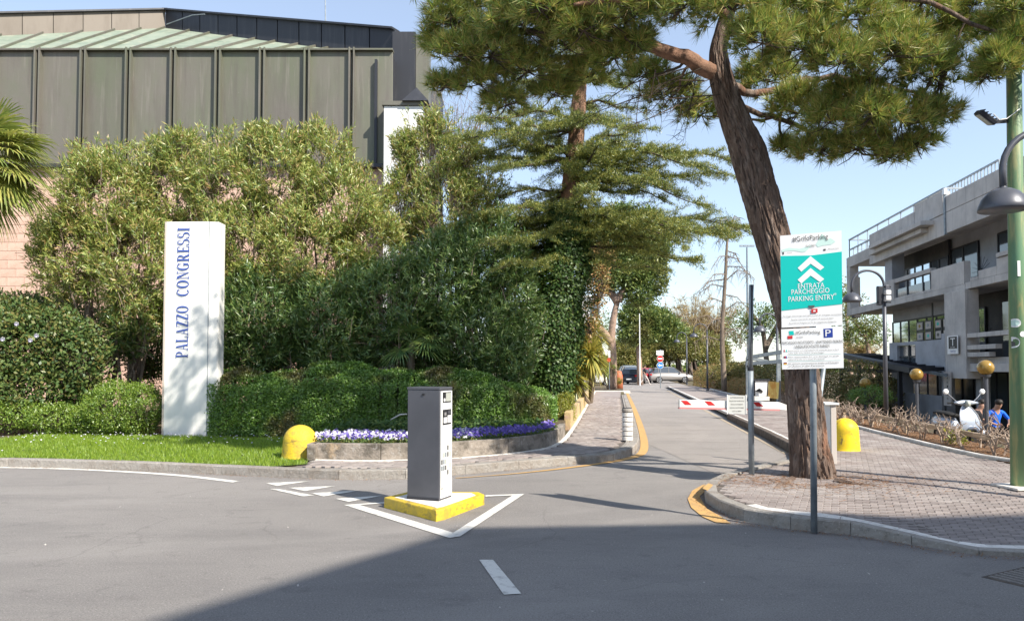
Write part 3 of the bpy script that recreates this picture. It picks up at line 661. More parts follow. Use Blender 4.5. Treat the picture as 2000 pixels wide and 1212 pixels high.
# ------------------------------------------------------------------ painted markings
def paint(name, pxs, material='road_white', z=.006, label=None):
    mb = MB(); mb.face([G(x, y, z) for x, y in pxs]); o = mb.build(name, M[material], recalc=False); return struct(o)
def strip(name, line, w, material, z=.006):
    pts = resample(smooth_line(line, 2), .5); a = offset_line(pts, w / 2); b = offset_line(pts, -w / 2); mb = MB()
    mb.add([(p.x, p.y, z) for p in a + b], [(i, i + 1, len(a) + i + 1, len(a) + i) for i in range(len(a) - 1)])
    return struct(mb.build(name, M[material]))
strip('edge_line', [G(x, y) for x, y in ((-500, 916), (-200, 912), (0, 912.5), (120, 915), (240, 920.5), (360, 928.5), (462, 941))], .13, 'road_white')
paint('painted_chevron', [(672, 985), (750, 979.5), (752, 982), (702, 985), (895, 1042), (876, 1049)])
paint('painted_chevron', [(877.5, 1049.5), (899, 1046), (1024, 963.5), (948, 966), (948, 969), (1001, 966.5), (879, 1043)], z=.008)
for t in ([(518, 942.5), (607, 938.5), (541, 948)], [(563, 951.5), (656, 948), (596, 958)], [(607, 962), (702, 957), (632, 968.5)], [(655, 973), (750, 966.5), (681, 979)]): paint('give_way_tooth', t)
paint('painted_dash', [(527, 954), (544, 954), (614, 966.5), (592, 968.5)])
paint('painted_dash', [(936, 1092), (963, 1092), (1018, 1158), (984, 1160)])
ybl = [G(x, y) for x, y in ((1222, 762), (1229, 776), (1241, 803), (1252, 835), (1259, 862), (1258, 882), (1244, 892), (1190, 903), (1100, 915), (1000, 926), (890, 934))]
pts = resample(smooth_line(ybl, 2), .3); wd = [0.16 if p.x > 2.0 else max(.04, .16 * (p.x + 1) / 3) for p in pts]
a = [p + (q - p) * (w / .1) for p, q, w in zip(pts, offset_line(pts, -.05), wd)]; b = [p + (q - p) * (w / .1) for p, q, w in zip(pts, offset_line(pts, .05), wd)]
mb = MB(); mb.add([(p.x, p.y, .009) for p in a + b], [(i, i + 1, len(a) + i + 1, len(a) + i) for i in range(len(a) - 1)]); struct(mb.build('yellow_line', M['road_yellow']))
paint('yellow_corner', [(1403, 940), (1372, 946), (1352, 957), (1343, 973), (1350, 990), (1372, 1008), (1398, 1019), (1428, 1021), (1405, 1006), (1380, 992), (1366, 968), (1385, 952)], 'road_yellow', .009)
strip('lane_edge_line', [RQ(3.42, 50), RQ(3.3, 30), RQ(3.18, 20), G(1536, 886)], .1, 'cream_paint', .009)
# worn yellow paint on the kerb tip
mb = MB(); mb.face([G(x, y, .1335) for x, y in ((1384, 943), (1376, 948), (1372, 953), (1382, 957), (1388, 952), (1393, 946))]); struct(mb.build('kerb_paint', M['road_yellow']))
# tar seams and a drain cover
def G4(l, z): return [G(x, y, z) for x, y in l]
dg = thing('drain_cover', 'ribbed iron drain cover set in the shaded asphalt at the right edge', 'drain cover', G(1990, 1128))
c0 = G(1990, 1128); mb = MB(); mb.box(c0 + Vector((.1, 0, -.004)), (.62, .40, .014), rz=.5); mb.build('frame', M['kerb_dark_shaded'], dg)
for k in range(8):
    mb = MB(); R = Matrix.Rotation(.5, 3, 'Z'); mb.box(c0 + Vector((.1, 0, .004)) + R @ Vector((-.25 + k * .07, 0, 0)), (.035, .34, .012), rz=.5); mb.build('rib', M['lane'], dg)
# ================================================================== CONGRESS HALL (left)
WY = 26.0
hall = thing('congress_hall', 'large hall with brown metal panels above pink blocks and a sloping green roof', 'building', (-10, 30, 0))
ztop = P(400, 99, WY).z; zbot = P(400, 322, WY).z
# pink lower wall
mb = MB(); x0 = P(-260, 400, WY).x; x1 = P(752, 400, WY).x
mb.box(((x0 + x1) / 2, WY + .35, zbot / 2 - .1), (x1 - x0, .5, zbot + .1)); mb.build('lower_wall', M['pink_joint'], hall)
bw, bh = .62, .31; blk = []
for k in range(4):
    m_ = MB(); m_.box((0, 0, 0), (bw - .012, .05, bh - .012)); me = bpy.data.meshes.new('wall_block'); me.from_pydata(m_.v, [], m_.f); me.materials.append(M['pink']); blk.append(me)
hl = wloc(hall); nblk = 0; far = MB()
for r in range(int(zbot / bh)):
    for c in range(int((x1 - x0) / bw)):
        x = x0 + (c + .5 + .5 * (r % 2)) * bw; z = .1 + (r + .5) * bh
        if x + bw / 2 > x1: continue
        if nblk < 280 and P(-30, 0, WY).x < x < P(330, 0, WY).x and z > 1.5:
            o = bpy.data.objects.new('wall_block', blk[(r * 7 + c) % 4]); COL.objects.link(o); o.parent = hall; o.location = Vector((x, WY + .09 + random.uniform(-.003, .003), z)) - hl; nblk += 1
        else: far.box((x, WY + .09, z), (bw - .012, .05, bh - .012))
o = far.build('block_courses', M['pink'], hall); o['kind'] = 'stuff'
# metal panels and battens
edges = [-190, -100, -8, 78, 167, 255, 342, 429, 515, 602, 689, 768]
mb = MB(); xa = P(edges[0], 0, WY).x; xb = P(768, 0, WY).x
mb.box(((xa + xb) / 2, WY + .62, (ztop + zbot) / 2), (xb - xa - .1, .9, ztop - zbot - .1)); mb.build('panel_backing', M['copper_dark_shaded'], hall)
for i in range(len(edges) - 1):
    a = P(edges[i], 0, WY).x; b = P(edges[i + 1], 0, WY).x
    mb = MB(); mb.box(((a + b) / 2, WY + .12 + random.uniform(-.01, .01), (ztop + zbot) / 2), (b - a - .03, .08, ztop - zbot)); mb.build('wall_panel', M['copper'], hall, bevel=.015)
    if i < len(edges) - 2:
        mb = MB(); mb.box((b - .09, WY, (ztop + zbot) / 2 + .04), (.05, .2, ztop - zbot + .1)); mb.box((b + .07, WY, (ztop + zbot) / 2 + .04), (.05, .2, ztop - zbot + .1)); mb.build('batten', M['copper'], hall)
mb = MB(); mb.box(((xa + xb) / 2, WY - .02, zbot - .06), (xb - xa, .34, .12)); mb.build('drip_sill', M['copper_dark_shaded'], hall)
mb = MB(); mb.box(((xa + xb) / 2, WY + .1, ztop + .03), (xb - xa, .34, .06)); mb.build('coping', M['copper'], hall)
mb = MB(); a = P(736, 0, WY).x; mb.box((a, WY - .04, (P(0, 118, WY).z + zbot) / 2), (.09, .12, P(0, 118, WY).z - zbot)); mb.build('downpipe', M['dark_metal'], hall)
# rear fascias meeting at a reentrant corner, and the green sheets between
FC = P(323, 20, 34.0); FCb = P(323, 55, 34.0)
FLt, FLb = P(-20, 28, 30), P(-20, 71, 30); FL2t, FL2b = P(-260, 34, 27.2), P(-260, 92, 27.2)
FRt, FRb = P(772, 58, 26.95), P(772, 112, 26.95); FRm, FRmb = P(655, 44, 28.5), P(655, 97, 28.5)
def wallpiece(name, pts, nrm, material, parent=hall): mb = MB(); mb.slab(pts, nrm); return mb.build(name, M[material], parent, recalc=True)
def lerp_piece(At, Bt, Ab, Bb, n, name, material, nrm):
    for k in range(n):
        s, e = k / n + .002, (k + 1) / n - .002
        wallpiece(name, [At.lerp(Bt, s), At.lerp(Bt, e), Ab.lerp(Bb, e), Ab.lerp(Bb, s)], nrm, material)
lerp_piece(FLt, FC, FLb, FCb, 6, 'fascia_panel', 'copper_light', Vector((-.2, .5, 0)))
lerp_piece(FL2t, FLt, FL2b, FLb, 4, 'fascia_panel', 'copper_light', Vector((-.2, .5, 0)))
lerp_piece(FC, FRt, FCb, FRb, 11, 'fascia_panel', 'copper_dark_shaded', Vector((.2, .5, 0)))  # this side faces away from the sun; its shade is put into the colour
for a, b in ((FL2t, FLt), (FLt, FC), (FC, FRt)):
    mb = MB(); mb.bar(a + Vector((0, .1, .04)), b + Vector((0, .1, .04)), .45, .07); mb.build('fascia_cap', M['copper_dark_shaded'], hall)
# roof sheets
def bot_line(t):             # lower edge of the fascias as one line, parameter = photograph column
    if t < -20: return FL2b.lerp(FLb, (t + 260) / 240)
    if t < 323: return FLb.lerp(FCb, (t + 20) / 343)
    u = (t - 323) / 492
    lo, hi = 0.0, 1.0
    for _ in range(20):
        m_ = (lo + hi) / 2; p = FCb.lerp(FRb, m_); x = 1000 + F * p.x / (p.y / 1.0) 
        if x < t: lo = m_
        else: hi = m_
    return FCb.lerp(FRb, lo)
sb = [-230, -160, -90, -20, 40, 85, 135, 185, 235, 285, 340, 395, 450, 510, 560, 600, 640]
st_ = [-150, -70, 0, 75, 150, 215, 270, 322, 360, 400, 445, 490, 530, 575, 610, 635, 655]
for i in range(len(sb) - 1):
    A = P(sb[i], 97, WY + .3); B = P(sb[i + 1], 97, WY + .3); C_ = bot_line(st_[i + 1]); D_ = bot_line(st_[i])
    for v in (A, B): v.z = ztop + .02
    wallpiece('roof_sheet', [A, B, C_, D_], Vector((0, 0, -.06)), 'patina')
    mb = MB(); mb.bar(A + Vector((0, 0, .05)), D_ + Vector((0, 0, .05)), .05, .09); mb.build('standing_seam', M['copper'], hall)
# tall end block
mb = MB(); a = P(767, 0, 26.9).x; b = P(812, 0, 26.9).x; zt = P(790, 62, 26.9).z; mb.box(((a + b) / 2, 27.2, zt / 2), (b - a, .6, zt)); mb.build('end_wall', M['copper_dark_shaded'], hall)
mb = MB(); c = P(837, 0, 26.9).x; mb.box(((b + c) / 2 + .01, 27.3, P(790, 66, 26.9).z / 2), (c - b, .7, P(790, 66, 26.9).z)); mb.build('end_return', M['copper'], hall)
mb = MB(); a = P(838, 0, 30).x; b = P(862, 0, 30).x; mb.prism([(a, 29.6), (b, 29.9), (b, 31), (a, 31)], 2, P(850, 180, 30).z); mb.build('rear_block', M['copper_dark_shaded'], hall)
mb = MB(); p = P(636, 60, 31); q = P(635, -40, 31); mb.tube([p, q], [.035, .02], 6); mb.build('roof_mast', M['galv'], hall)
mb = MB(); mb.tube([P(325, 48, 33), P(375, 30, 32.2), P(400, 28, 31.8)], .02, 5); mb.build('lightning_wire', M['galv'], hall)
# white buttress with metal cap
a = P(751, 0, 25.4).x; b = P(826, 0, 25.4).x; zt = P(0, 207, 25.4).z
mb = MB(); mb.box(((a + b) / 2, 25.75, zt / 2), (b - a, .7, zt)); mb.build('white_buttress', M['white_wall'], hall, bevel=.02)
mb = MB(); mb.box(((a + b) / 2, 25.75, zt + .08), (b - a + .12, .85, .14)); mb.build('buttress_cap', M['copper'], hall)
mb = MB(); pc = P(812, 200, 25.4); mb.add([pc + Vector((-.45, -.2, 0)), pc + Vector((.45, -.2, 0)), pc + Vector((.45, .6, 0)), pc + Vector((-.45, .6, 0)), pc + Vector((0, .2, .6))], [(0, 1, 4), (1, 2, 4), (2, 3, 4), (3, 0, 4), (3, 2, 1, 0)]); mb.build('vent_cowl', M['copper_dark_shaded'], hall)
# sloping white pier low down seen between the leaves
for (ax, bx, y0, y1) in ((756, 786, 560, 722), (806, 832, 600, 730)):
    pA, pB = P(ax, y0, 21.5), P(bx, y0, 21.5); qA, qB = P(ax, y1, 21.5), P(bx + 2, y1, 21.5)
    mb = MB(); mb.slab([pA, pB, Vector((qB.x, 21.5, 0)), Vector((qA.x, 21.5, 0))], Vector((0, .5, 0))); mb.build('low_pier', M['white_wall'], hall, recalc=True)

# ================================================================== WHITE PYLON SIGN
py0 = G(374, 858, .12); yaw = 0.0
pyl = thing('pylon_sign', 'tall white pylon standing on the grass with vertical blue serif lettering PALAZZO CONGRESSI', 'sign', py0)
a = P(316, 857, 16.2); b = P(422, 857, 16.2); w = b.x - a.x; zt = P(380, 433, 16.2).z
cx = (a.x + b.x) / 2
prof = [(-w / 2, .06), (-w / 2 + .03, 0), (w / 2 - .21, -.03), (w / 2 - .19, -.01), (w / 2 - .02, .02), (w / 2, .06), (w / 2, .36), (w / 2 - .04, .4), (-w / 2 + .04, .4), (-w / 2, .36)]
mb = MB(); mb.prism([(cx + p_[0], 16.2 + p_[1]) for p_ in prof], .05, zt); mb.build('body', M['pylon'], pyl, recalc=True, bevel=.008)
mb = MB(); mb.box((cx - w / 2 + .012, 16.22, zt / 2), (.03, .06, zt)); mb.build('edge_trim', mat('beige_trim', (.5, .44, .38), .5), pyl)
mb = MB(); mb.bar((cx + w / 2 - .2, 16.185, .06), (cx + w / 2 - .2, 16.185, zt), .012, .03); mb.build('cover_joint', M['galv'], pyl)
# serif letters from thick and thin strokes
def serif(ch):
    R = lambda a, b, c, d: [(a, b), (c, b), (c, d), (a, d)]
    def arc(cx, cy, rx, ry, tx, ty, a0, a1, n=14):
        o = [(cx + rx * cos(radians(a0 + (a1 - a0) * i / n)), cy + ry * sin(radians(a0 + (a1 - a0) * i / n))) for i in range(n + 1)]
        i_ = [(cx + (rx - tx) * cos(radians(a0 + (a1 - a0) * i / n)), cy + (ry - ty) * sin(radians(a0 + (a1 - a0) * i / n))) for i in range(n + 1)]
        return [[o[k], o[k + 1], i_[k + 1], i_[k]] for k in range(n)]
    st = lambda x: [R(x + .1, 0, x + .29, 1), R(x, 0, x + .39, .055), R(x, .945, x + .39, 1)]
    if ch == 'I': return st(0), .42
    if ch == 'L': return st(0) + [R(.29, 0, .74, .06), [(.66, .06), (.74, .06), (.76, .3), (.72, .3)]], .78
    if ch == 'P': return st(0) + [R(.29, .95, .42, 1), R(.29, .46, .42, .51)] + arc(.4, .73, .34, .27, .17, .055, -90, 90), .76
    if ch == 'R': return st(0) + [R(.29, .95, .42, 1), R(.29, .47, .42, .52)] + arc(.4, .735, .33, .265, .17, .055, -90, 90) + [[(.38, .48), (.56, .48), (.82, .05), (.62, .05)], R(.58, 0, .9, .055)], .9
    if ch == 'A': return [[(.14, .05), (.2, .05), (.46, 1), (.4, 1)], [(.4, 1), (.53, 1), (.82, .05), (.61, .05)], R(.25, .3, .62, .36), R(0, 0, .33, .055), R(.5, 0, .93, .055)], .92
    if ch == 'Z': return [R(.06, .94, .72, 1), R(.02, 0, .72, .06), [(.02, .06), (.24, .06), (.72, .94), (.5, .94)], [(.06, .94), (.02, .7), (.06, .7), (.14, .94)], [(.66, .06), (.72, .3), (.76, .3), (.72, .0)]], .76
    if ch == 'O': return arc(.44, .5, .44, .52, .2, .06, 0, 360, 32), .88
    if ch == 'C': return arc(.44, .5, .44, .52, .2, .06, 48, 312, 26) + [[(.68, .93), (.76, .98), (.76, .66), (.72, .66)]], .8
    if ch == 'G': return arc(.44, .5, .44, .52, .2, .06, 48, 318, 26) + [R(.6, .06, .78, .42), R(.5, .42, .88, .47), [(.68, .93), (.76, .98), (.76, .66), (.72, .66)]], .88
    if ch == 'N': return [R(.12, 0, .18, 1), R(0, 0, .32, .055), R(0, .945, .26, 1), R(.72, 0, .78, 1), R(.6, .945, .92, 1), [(.1, 1), (.32, 1), (.78, 0), (.72, 0)]], .9
    if ch == 'E': return st(0) + [R(.29, 0, .7, .06), R(.29, .94, .68, 1), R(.29, .48, .54, .53), R(.52, .38, .56, .63), [(.62, .06), (.7, .06), (.74, .3), (.7, .3)], [(.62, .94), (.68, .94), (.7, .72), (.66, .72)]], .76
    if ch == 'S': return arc(.34, .74, .31, .28, .14, .06, 60, 270, 16) + arc(.32, .27, .34, .29, .16, .06, -120, 90, 18) + [[(.48, .9), (.56, 1), (.56, .7), (.52, .7)], [(.0, .3), (.04, .3), (.1, .02), (.0, 0)]], .68
    return [], .5
def serif_word(word, z_start, z_end, x_base, h, yy, parent, name):
    shapes = []; u = 0
    for ch in word:
        s_, adv = serif(ch); shapes.append((s_, u)); u += adv + .1
    tot = u - .1; k = (z_end - z_start) / tot
    for s_, u0 in shapes:
        mb = MB(); e = 0
        for poly in s_:
            e += 1; pts = [Vector((x_base - v * h, yy - .001 * 0 - .0005 * (e % 7) - .002, z_start + (u0 + q) * k)) for q, v in poly]
            mb.slab(pts, Vector((0, -.004, 0)))
        mb.build(name, M['blue_letter'], parent)
xl = P(368.5, 560, 16.17).x; hh = P(368.5, 560, 16.17).x - P(345.5, 560, 16.17).x
fy = 16.185
serif_word('PALAZZO', P(0, 698, fy).z, P(0, 597, fy).z, xl, hh, fy - .008, pyl, 'letter')
serif_word('CONGRESSI', P(0, 578, fy).z, P(0, 444, fy).z, xl, hh, fy - .008, pyl, 'letter')

# ================================================================== LEFT VEGETATION
def stems(ells, base, n, r0, name, material, parent, seed=1, seg=4):
    r = random.Random(seed); mb = MB()
    for k in range(n):
        e = ells[k % len(ells)]
        t = Vector((e[0] + r.uniform(-.5, .5) * e[3], e[1] + r.uniform(-.5, .5) * e[4], e[2] + r.uniform(-.2, .5) * e[5]))
        b = Vector(base) + Vector((r.uniform(-1, 1), r.uniform(-.4, .4), 0)) * 1.0
        b.x = b.x * .5 + t.x * .5
        m1 = b.lerp(t, .4) + Vector((r.uniform(-.3, .3), r.uniform(-.3, .3), .4)); m2 = b.lerp(t, .75) + Vector((r.uniform(-.2, .2), r.uniform(-.2, .2), .25))
        mb.tube([b, m1, m2, t], [r0, r0 * .7, r0 * .45, r0 * .2], 5, cap=False)
        for q in range(seg):
            s0 = m1.lerp(t, r.random()); d = Vector((r.uniform(-1, 1), r.uniform(-1, .6), r.uniform(0, 1))).normalized() * r.uniform(.4, .9)
            mb.tube([s0, s0 + d * .5 + Vector((0, 0, .05)), s0 + d], [r0 * .3, r0 * .2, r0 * .08], 4, cap=False)
    return mb.build(name, M[material], parent)
def oleander(ells, dens, label, mats, base, group=None, whorl=11, leafL=.15, leafW=.026, seed=3, nst=26, up=.7, front=True, gp=.22):
    t = thing('oleander_shrub', label, 'shrub', base, group)
    Pn, Dn = ell_points(ells, dens * 1.15, .5, .6, gaps=gp)
    if front:
        ymid = np.mean([e[1] for e in ells]); kp = (Pn[:, 1] < ymid + .7) | (rng.uniform(size=len(Pn)) < .35); Pn, Dn = Pn[kp], Dn[kp]
    kp = Pn[:, 2] > .35; Pn, Dn = Pn[kp], Dn[kp]
    n = len(Pn); T = unit(Dn * .7 + np.array([0, -.1, up]) + rng.normal(size=(n, 3)) * .35)
    c = np.repeat(Pn, whorl, 0); d0 = np.repeat(T, whorl, 0)
    along = np.tile(np.linspace(0, .2, whorl), n).reshape(-1, 1)
    d = unit(d0 * .75 + rng.normal(size=c.shape) * .55); cc = c + d0 * (along - .1)
    Nn = unit(d0 + rng.normal(size=c.shape) * .4)
    q = leaf_quads(cc, d, leafL * rng.uniform(.65, 1.25, len(cc)), leafW * rng.uniform(.8, 1.2, len(cc)), Nn)
    if isinstance(mats, str): link('foliage', np_mesh('foliage', q, 4), M[mats], t)
    else:
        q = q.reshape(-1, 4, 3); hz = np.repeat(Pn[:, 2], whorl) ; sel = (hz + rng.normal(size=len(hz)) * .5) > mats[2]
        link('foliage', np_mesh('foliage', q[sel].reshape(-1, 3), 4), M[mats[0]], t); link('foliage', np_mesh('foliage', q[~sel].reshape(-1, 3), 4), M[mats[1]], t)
    # twigs that carry the whorls
    mb = MB(); r = random.Random(seed)
    for i in r.sample(range(n), min(n, 900)):
        p = Vector(Pn[i]); dd = Vector(T[i]); mb.tube([p - dd * .5 - Vector((0, 0, .1)), p - dd * .2, p + dd * .05], [.009, .007, .004], 3, cap=False)
    mb.build('twigs', M['twig'], t)
    stems(ells, base, nst, .045, 'stems', 'bark_grey', t, seed)
    return t
YO = 19.0
LA = [pxell(215, 400, 115, 115, YO), pxell(140, 500, 75, 95, YO - .2), pxell(265, 510, 105, 110, YO - .5), pxell(340, 380, 85, 110, YO + .2), pxell(270, 620, 60, 70, YO - .4), pxell(190, 320, 55, 45, YO + .2), pxell(250, 665, 35, 35, YO - .2), pxell(80, 470, 28, 40, YO)]
LB = [pxell(440, 370, 95, 105, YO), pxell(540, 350, 95, 100, YO), pxell(625, 310, 65, 70, YO + .3), pxell(660, 420, 100, 110, YO - .1), pxell(480, 490, 100, 100, YO - .4), pxell(600, 510, 110, 100, YO - .5), pxell(400, 560, 80, 110, YO - .2), pxell(725, 470, 70, 100, YO), pxell(505, 280, 35, 35, YO), pxell(350, 290, 50, 35, YO), pxell(300, 300, 40, 30, YO)]
LC = [pxell(830, 300, 60, 75, YO + 1), pxell(790, 400, 50, 80, YO + .8), pxell(870, 420, 75, 100, YO + .4), pxell(900, 310, 50, 60, YO + 1), pxell(940, 400, 60, 80, YO + 1), pxell(790, 290, 28, 36, YO + .8), pxell(860, 250, 40, 40, YO + 1)]
LD = [pxell(520, 620, 95, 90, YO - 1), pxell(640, 620, 95, 90, YO - 1), pxell(760, 600, 95, 105, YO - .9), pxell(860, 560, 90, 110, YO - .7), pxell(950, 520, 80, 100, YO - .6), pxell(820, 680, 70, 55, YO - .6), pxell(930, 650, 90, 80, YO - .8), pxell(1000, 600, 60, 110, YO - .6), pxell(500, 690, 90, 45, YO - .8), pxell(660, 700, 90, 40, YO - .8), pxell(980, 700, 70, 60, YO - 1)]
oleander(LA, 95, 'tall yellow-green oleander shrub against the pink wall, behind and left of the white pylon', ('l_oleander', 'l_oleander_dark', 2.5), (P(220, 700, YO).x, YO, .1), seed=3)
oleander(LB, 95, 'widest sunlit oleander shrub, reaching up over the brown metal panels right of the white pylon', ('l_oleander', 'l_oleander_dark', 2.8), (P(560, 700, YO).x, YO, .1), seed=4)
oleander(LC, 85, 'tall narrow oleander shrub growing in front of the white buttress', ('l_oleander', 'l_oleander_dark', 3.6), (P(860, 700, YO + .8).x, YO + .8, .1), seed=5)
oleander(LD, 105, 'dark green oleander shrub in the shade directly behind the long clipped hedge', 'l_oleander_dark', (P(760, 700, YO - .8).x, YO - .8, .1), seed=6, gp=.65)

def dense_bush(name, label, ells, dens, lm, leafL, leafW, base, parts=('foliage', 'stems'), inner=.8, group=None, clip=None, per=4, cat='shrub', core=True, zmin=.12):
    t = thing(name, label, cat, base, group)
    Pn, Dn = ell_points(ells, dens, inner); kp = Pn[:, 2] > zmin
    if clip is not None: kp &= clip(Pn)
    Pn, Dn = Pn[kp], Dn[kp]; n = len(Pn)
    c = np.repeat(Pn, per, 0) + rng.normal(size=(n * per, 3)) * leafL * .6; d = unit(np.repeat(Dn, per, 0) * .6 + rng.normal(size=c.shape) * .8 + np.array([0, 0, .3]))
    Nn = unit(np.repeat(Dn, per, 0) + np.array([0, 0, .5]) + rng.normal(size=c.shape) * .5)
    link(parts[0], np_mesh(parts[0], leaf_quads(c, d, leafL * rng.uniform(.6, 1.3, len(c)), leafW * rng.uniform(.7, 1.2, len(c)), Nn), 4), M[lm], t)
    if core:
        r = random.Random(5); mb = MB()
        for e in ells:
            for q in range(26):
                a = Vector((e[0] + r.uniform(-.3, .3) * e[3], e[1] + r.uniform(-.3, .3) * e[4], max(.1, e[2] - e[5] * .8)))
                b = Vector((e[0] + r.uniform(-.85, .85) * e[3], e[1] + r.uniform(-.85, .5) * e[4], e[2] + r.uniform(-.4, .8) * e[5]))
                mb.tube([a, a.lerp(b, .5) + Vector((r.uniform(-.1, .1), r.uniform(-.1, .1), 0)), b], [.018, .012, .004], 4, cap=False)
        mb.build(parts[1], M['dark_twig'], t)
    return t
# long clipped hedge: sweep along a line with a rounded section
def hedge(label, line, w, h, lm, leafL, leafW, n, group=None, base_z=.12, hf=None, cat='hedge', bare=0.0):
    line = [Vector(p) for p in line]; t = thing('clipped_hedge' if cat == 'hedge' else 'hedge', label, cat, (line[0].x, line[0].y, base_z), group)
    seg = np.array([(b - a).length for a, b in zip(line, line[1:])]); cum = np.concatenate([[0], np.cumsum(seg)])
    s = rng.uniform(0, cum[-1], n); i = np.clip(np.searchsorted(cum, s) - 1, 0, len(seg) - 1); f = ((s - cum[i]) / seg[i]).reshape(-1, 1)
    A = np.array([tuple(p) for p in line]); pos = A[i] * (1 - f) + A[i + 1] * f; tan = unit(A[i + 1] - A[i]); nor = np.stack([-tan[:, 1], tan[:, 0], np.zeros(n)], 1)
    th = rng.uniform(-.15, pi + .15, n); e = 2.5
    cx_ = np.sign(np.cos(th)) * np.abs(np.cos(th)) ** (2 / e); cz_ = np.clip(np.sin(th), -0.02, 1); cz_ = np.abs(cz_) ** (2 / e)
    u = rng.uniform(0, 1, n); low = u < .32
    cz_ = np.where(low, rng.uniform(0, .8, n), cz_); cx_ = np.where(low, np.sign(cx_), cx_)
    endk = np.minimum(s, cum[-1] - s) / (w * .5); rk = np.sqrt(np.clip(1 - (1 - np.clip(endk, 0, 1)) ** 2, .02, 1))
    depth = 1 - np.abs(rng.normal(size=n)) * .03
    lum = 1 + .05 * np.sin(s * 2.3) + .03 * np.sin(s * 7) + .04 * np.sin(s * 3.1 + th * 5) * np.sin(th * 9 + s)
    hs = np.array([hf(v) for v in s]) if hf else np.ones(n)
    Pn = pos + nor * (cx_ * w / 2 * rk * depth * lum).reshape(-1, 1); Pn[:, 2] = base_z + cz_ * h * hs * (0.75 + .25 * rk) * depth * lum
    Dn = unit(nor * cx_.reshape(-1, 1) + np.array([0, 0, 1.]) * cz_.reshape(-1, 1) ** 3)
    d = unit(Dn * .3 + rng.normal(size=(n, 3)) * .8 + np.array([0, 0, .2])); Nn = unit(Dn + np.array([0, 0, .4]) + rng.normal(size=(n, 3)) * .38)
    link('foliage', np_mesh('foliage', leaf_quads(Pn, d, leafL * rng.uniform(.6, 1.3, n), leafW * rng.uniform(.7, 1.2, n), Nn), 4), M[lm], t)
    r = random.Random(9); mb = MB()
    for k in range(int(cum[-1] * 14)):
        s_ = r.uniform(.1, cum[-1] - .1); j = min(len(seg) - 1, int(np.searchsorted(cum, s_) - 1)); p = line[j].lerp(line[j + 1], (s_ - cum[j]) / seg[j]); tn = (line[j + 1] - line[j]).normalized(); nr = Vector((-tn.y, tn.x, 0))
        hh_ = h * (hf(s_) if hf else 1)
        a = p + nr * r.uniform(-.15, .15) * w; a.z = base_z; b = p + nr * r.uniform(-.46, .46) * w + tn * r.uniform(-.3, .3); b.z = base_z + hh_ * r.uniform(.4, .93)
        mb.tube([a, a.lerp(b, .5) + nr * r.uniform(-.08, .08), b], [.016, .011, .005], 4, cap=False)
    mb.build('stems', M['dark_twig'], t)
    return t
hg = [P(420, 0, 17.3), P(470, 0, 17.0), P(560, 0, 16.6), P(700, 0, 16.4), P(800, 0, 16.3), P(900, 0, 16.6), P(1000, 0, 17.2), P(1060, 0, 18.0)]
hg = smooth_line([Vector((p.x, p.y, 0)) for p in hg], 2)
Lh = sum((b - a).length for a, b in zip(hg, hg[1:]))
hedge('long waist-high clipped dark green hedge behind the pansies and the grey ticket machine', hg, 1.7, 1.42, 'l_hedge', .06, .03, 150000, hf=lambda s: .93 + .12 * math.exp(-((s - Lh * .45) / (Lh * .3)) ** 2) - .2 * ss(s, Lh * .6, Lh))
# ground cover at the foot of the hedge
n = 5000; X = rng.uniform(-5.5, .6, n); Y = 14.6 + rng.uniform(-.5, .6, n) + .05 * X; C = np.stack([X, Y, .33 + rng.uniform(0, .22, n)], 1); kp = np.array([in_poly(x, y, soil + [tuple(RQ(-9, 40)[:2]), (-3.4, 21), (-3.35, 13.3)]) for x, y in zip(X, Y)]); C = C[kp]; n = len(C)
Nn = unit(np.array([0, -.4, 1.]) + rng.normal(size=(n, 3)) * .5); D = unit(np.cross(Nn, rnd_dir(n)))
o = link('ground_ivy', np_mesh('ground_ivy', leaf_quads(C, D, .07 * rng.uniform(.6, 1.3, n), .06, Nn), 4), M['l_ivy']); tag(o, 'low dark ivy leaves between the clipped hedge and the pansies', 'ground cover', kind='stuff')
# pansies
def pansies(name, mname, n, x0, x1, label, seed):
    g = np.random.default_rng(seed); s = g.uniform(x0, x1, n); Cs = []
    wl2 = [p for p in wl_w if p.y < 16.2]; xs_ = np.array([p.x for p in wl2]); ys_ = np.array([p.y for p in wl2])
    base = np.interp(s, xs_, ys_); Y = base + .22 + g.uniform(0, 1, n) * 1.05; Z = .42 + g.uniform(0, .09, n)
    C = np.stack([s, Y, Z], 1); tris = []
    Nn = unit(np.array([.25, -.6, .6]) + g.normal(size=(n, 3)) * .35); U = unit(np.cross(Nn, g.normal(size=(n, 3)))); V = np.cross(Nn, U); r = (.026 * g.uniform(.7, 1.2, n)).reshape(-1, 1)
    ring = [C + (U * cos(a) + V * sin(a)) * r * (1.0 if k % 2 else .72) for k, a in enumerate(np.linspace(0, 2 * pi, 10, endpoint=False))]
    o = link(name, np_mesh(name, np.stack(ring, 1).reshape(-1, 3), 10), M[mname]); tag(o, label, 'pansies', 'pansies along the low planter wall', 'stuff')
pansies('purple_pansies', 'petal_purple', 800, -3.2, .85, 'violet blue pansies filling the curved bed behind the low wall', 1)
pansies('purple_pansies', 'petal_purple', 420, -1.1, .85, 'denser violet pansies in the right half of the curved bed', 3)
pansies('white_pansies', 'petal_white', 620, -3.3, -.6, 'white and lilac pansies in the left half of the curved bed', 2)
n = 9000; s = rng.uniform(-3.3, .9, n); wl2 = [p for p in wl_w if p.y < 16.2]; base = np.interp(s, [p.x for p in wl2], [p.y for p in wl2]); C = np.stack([s, base + .17 + rng.uniform(0, 1.2, n), .34 + rng.uniform(0, .1, n)], 1)
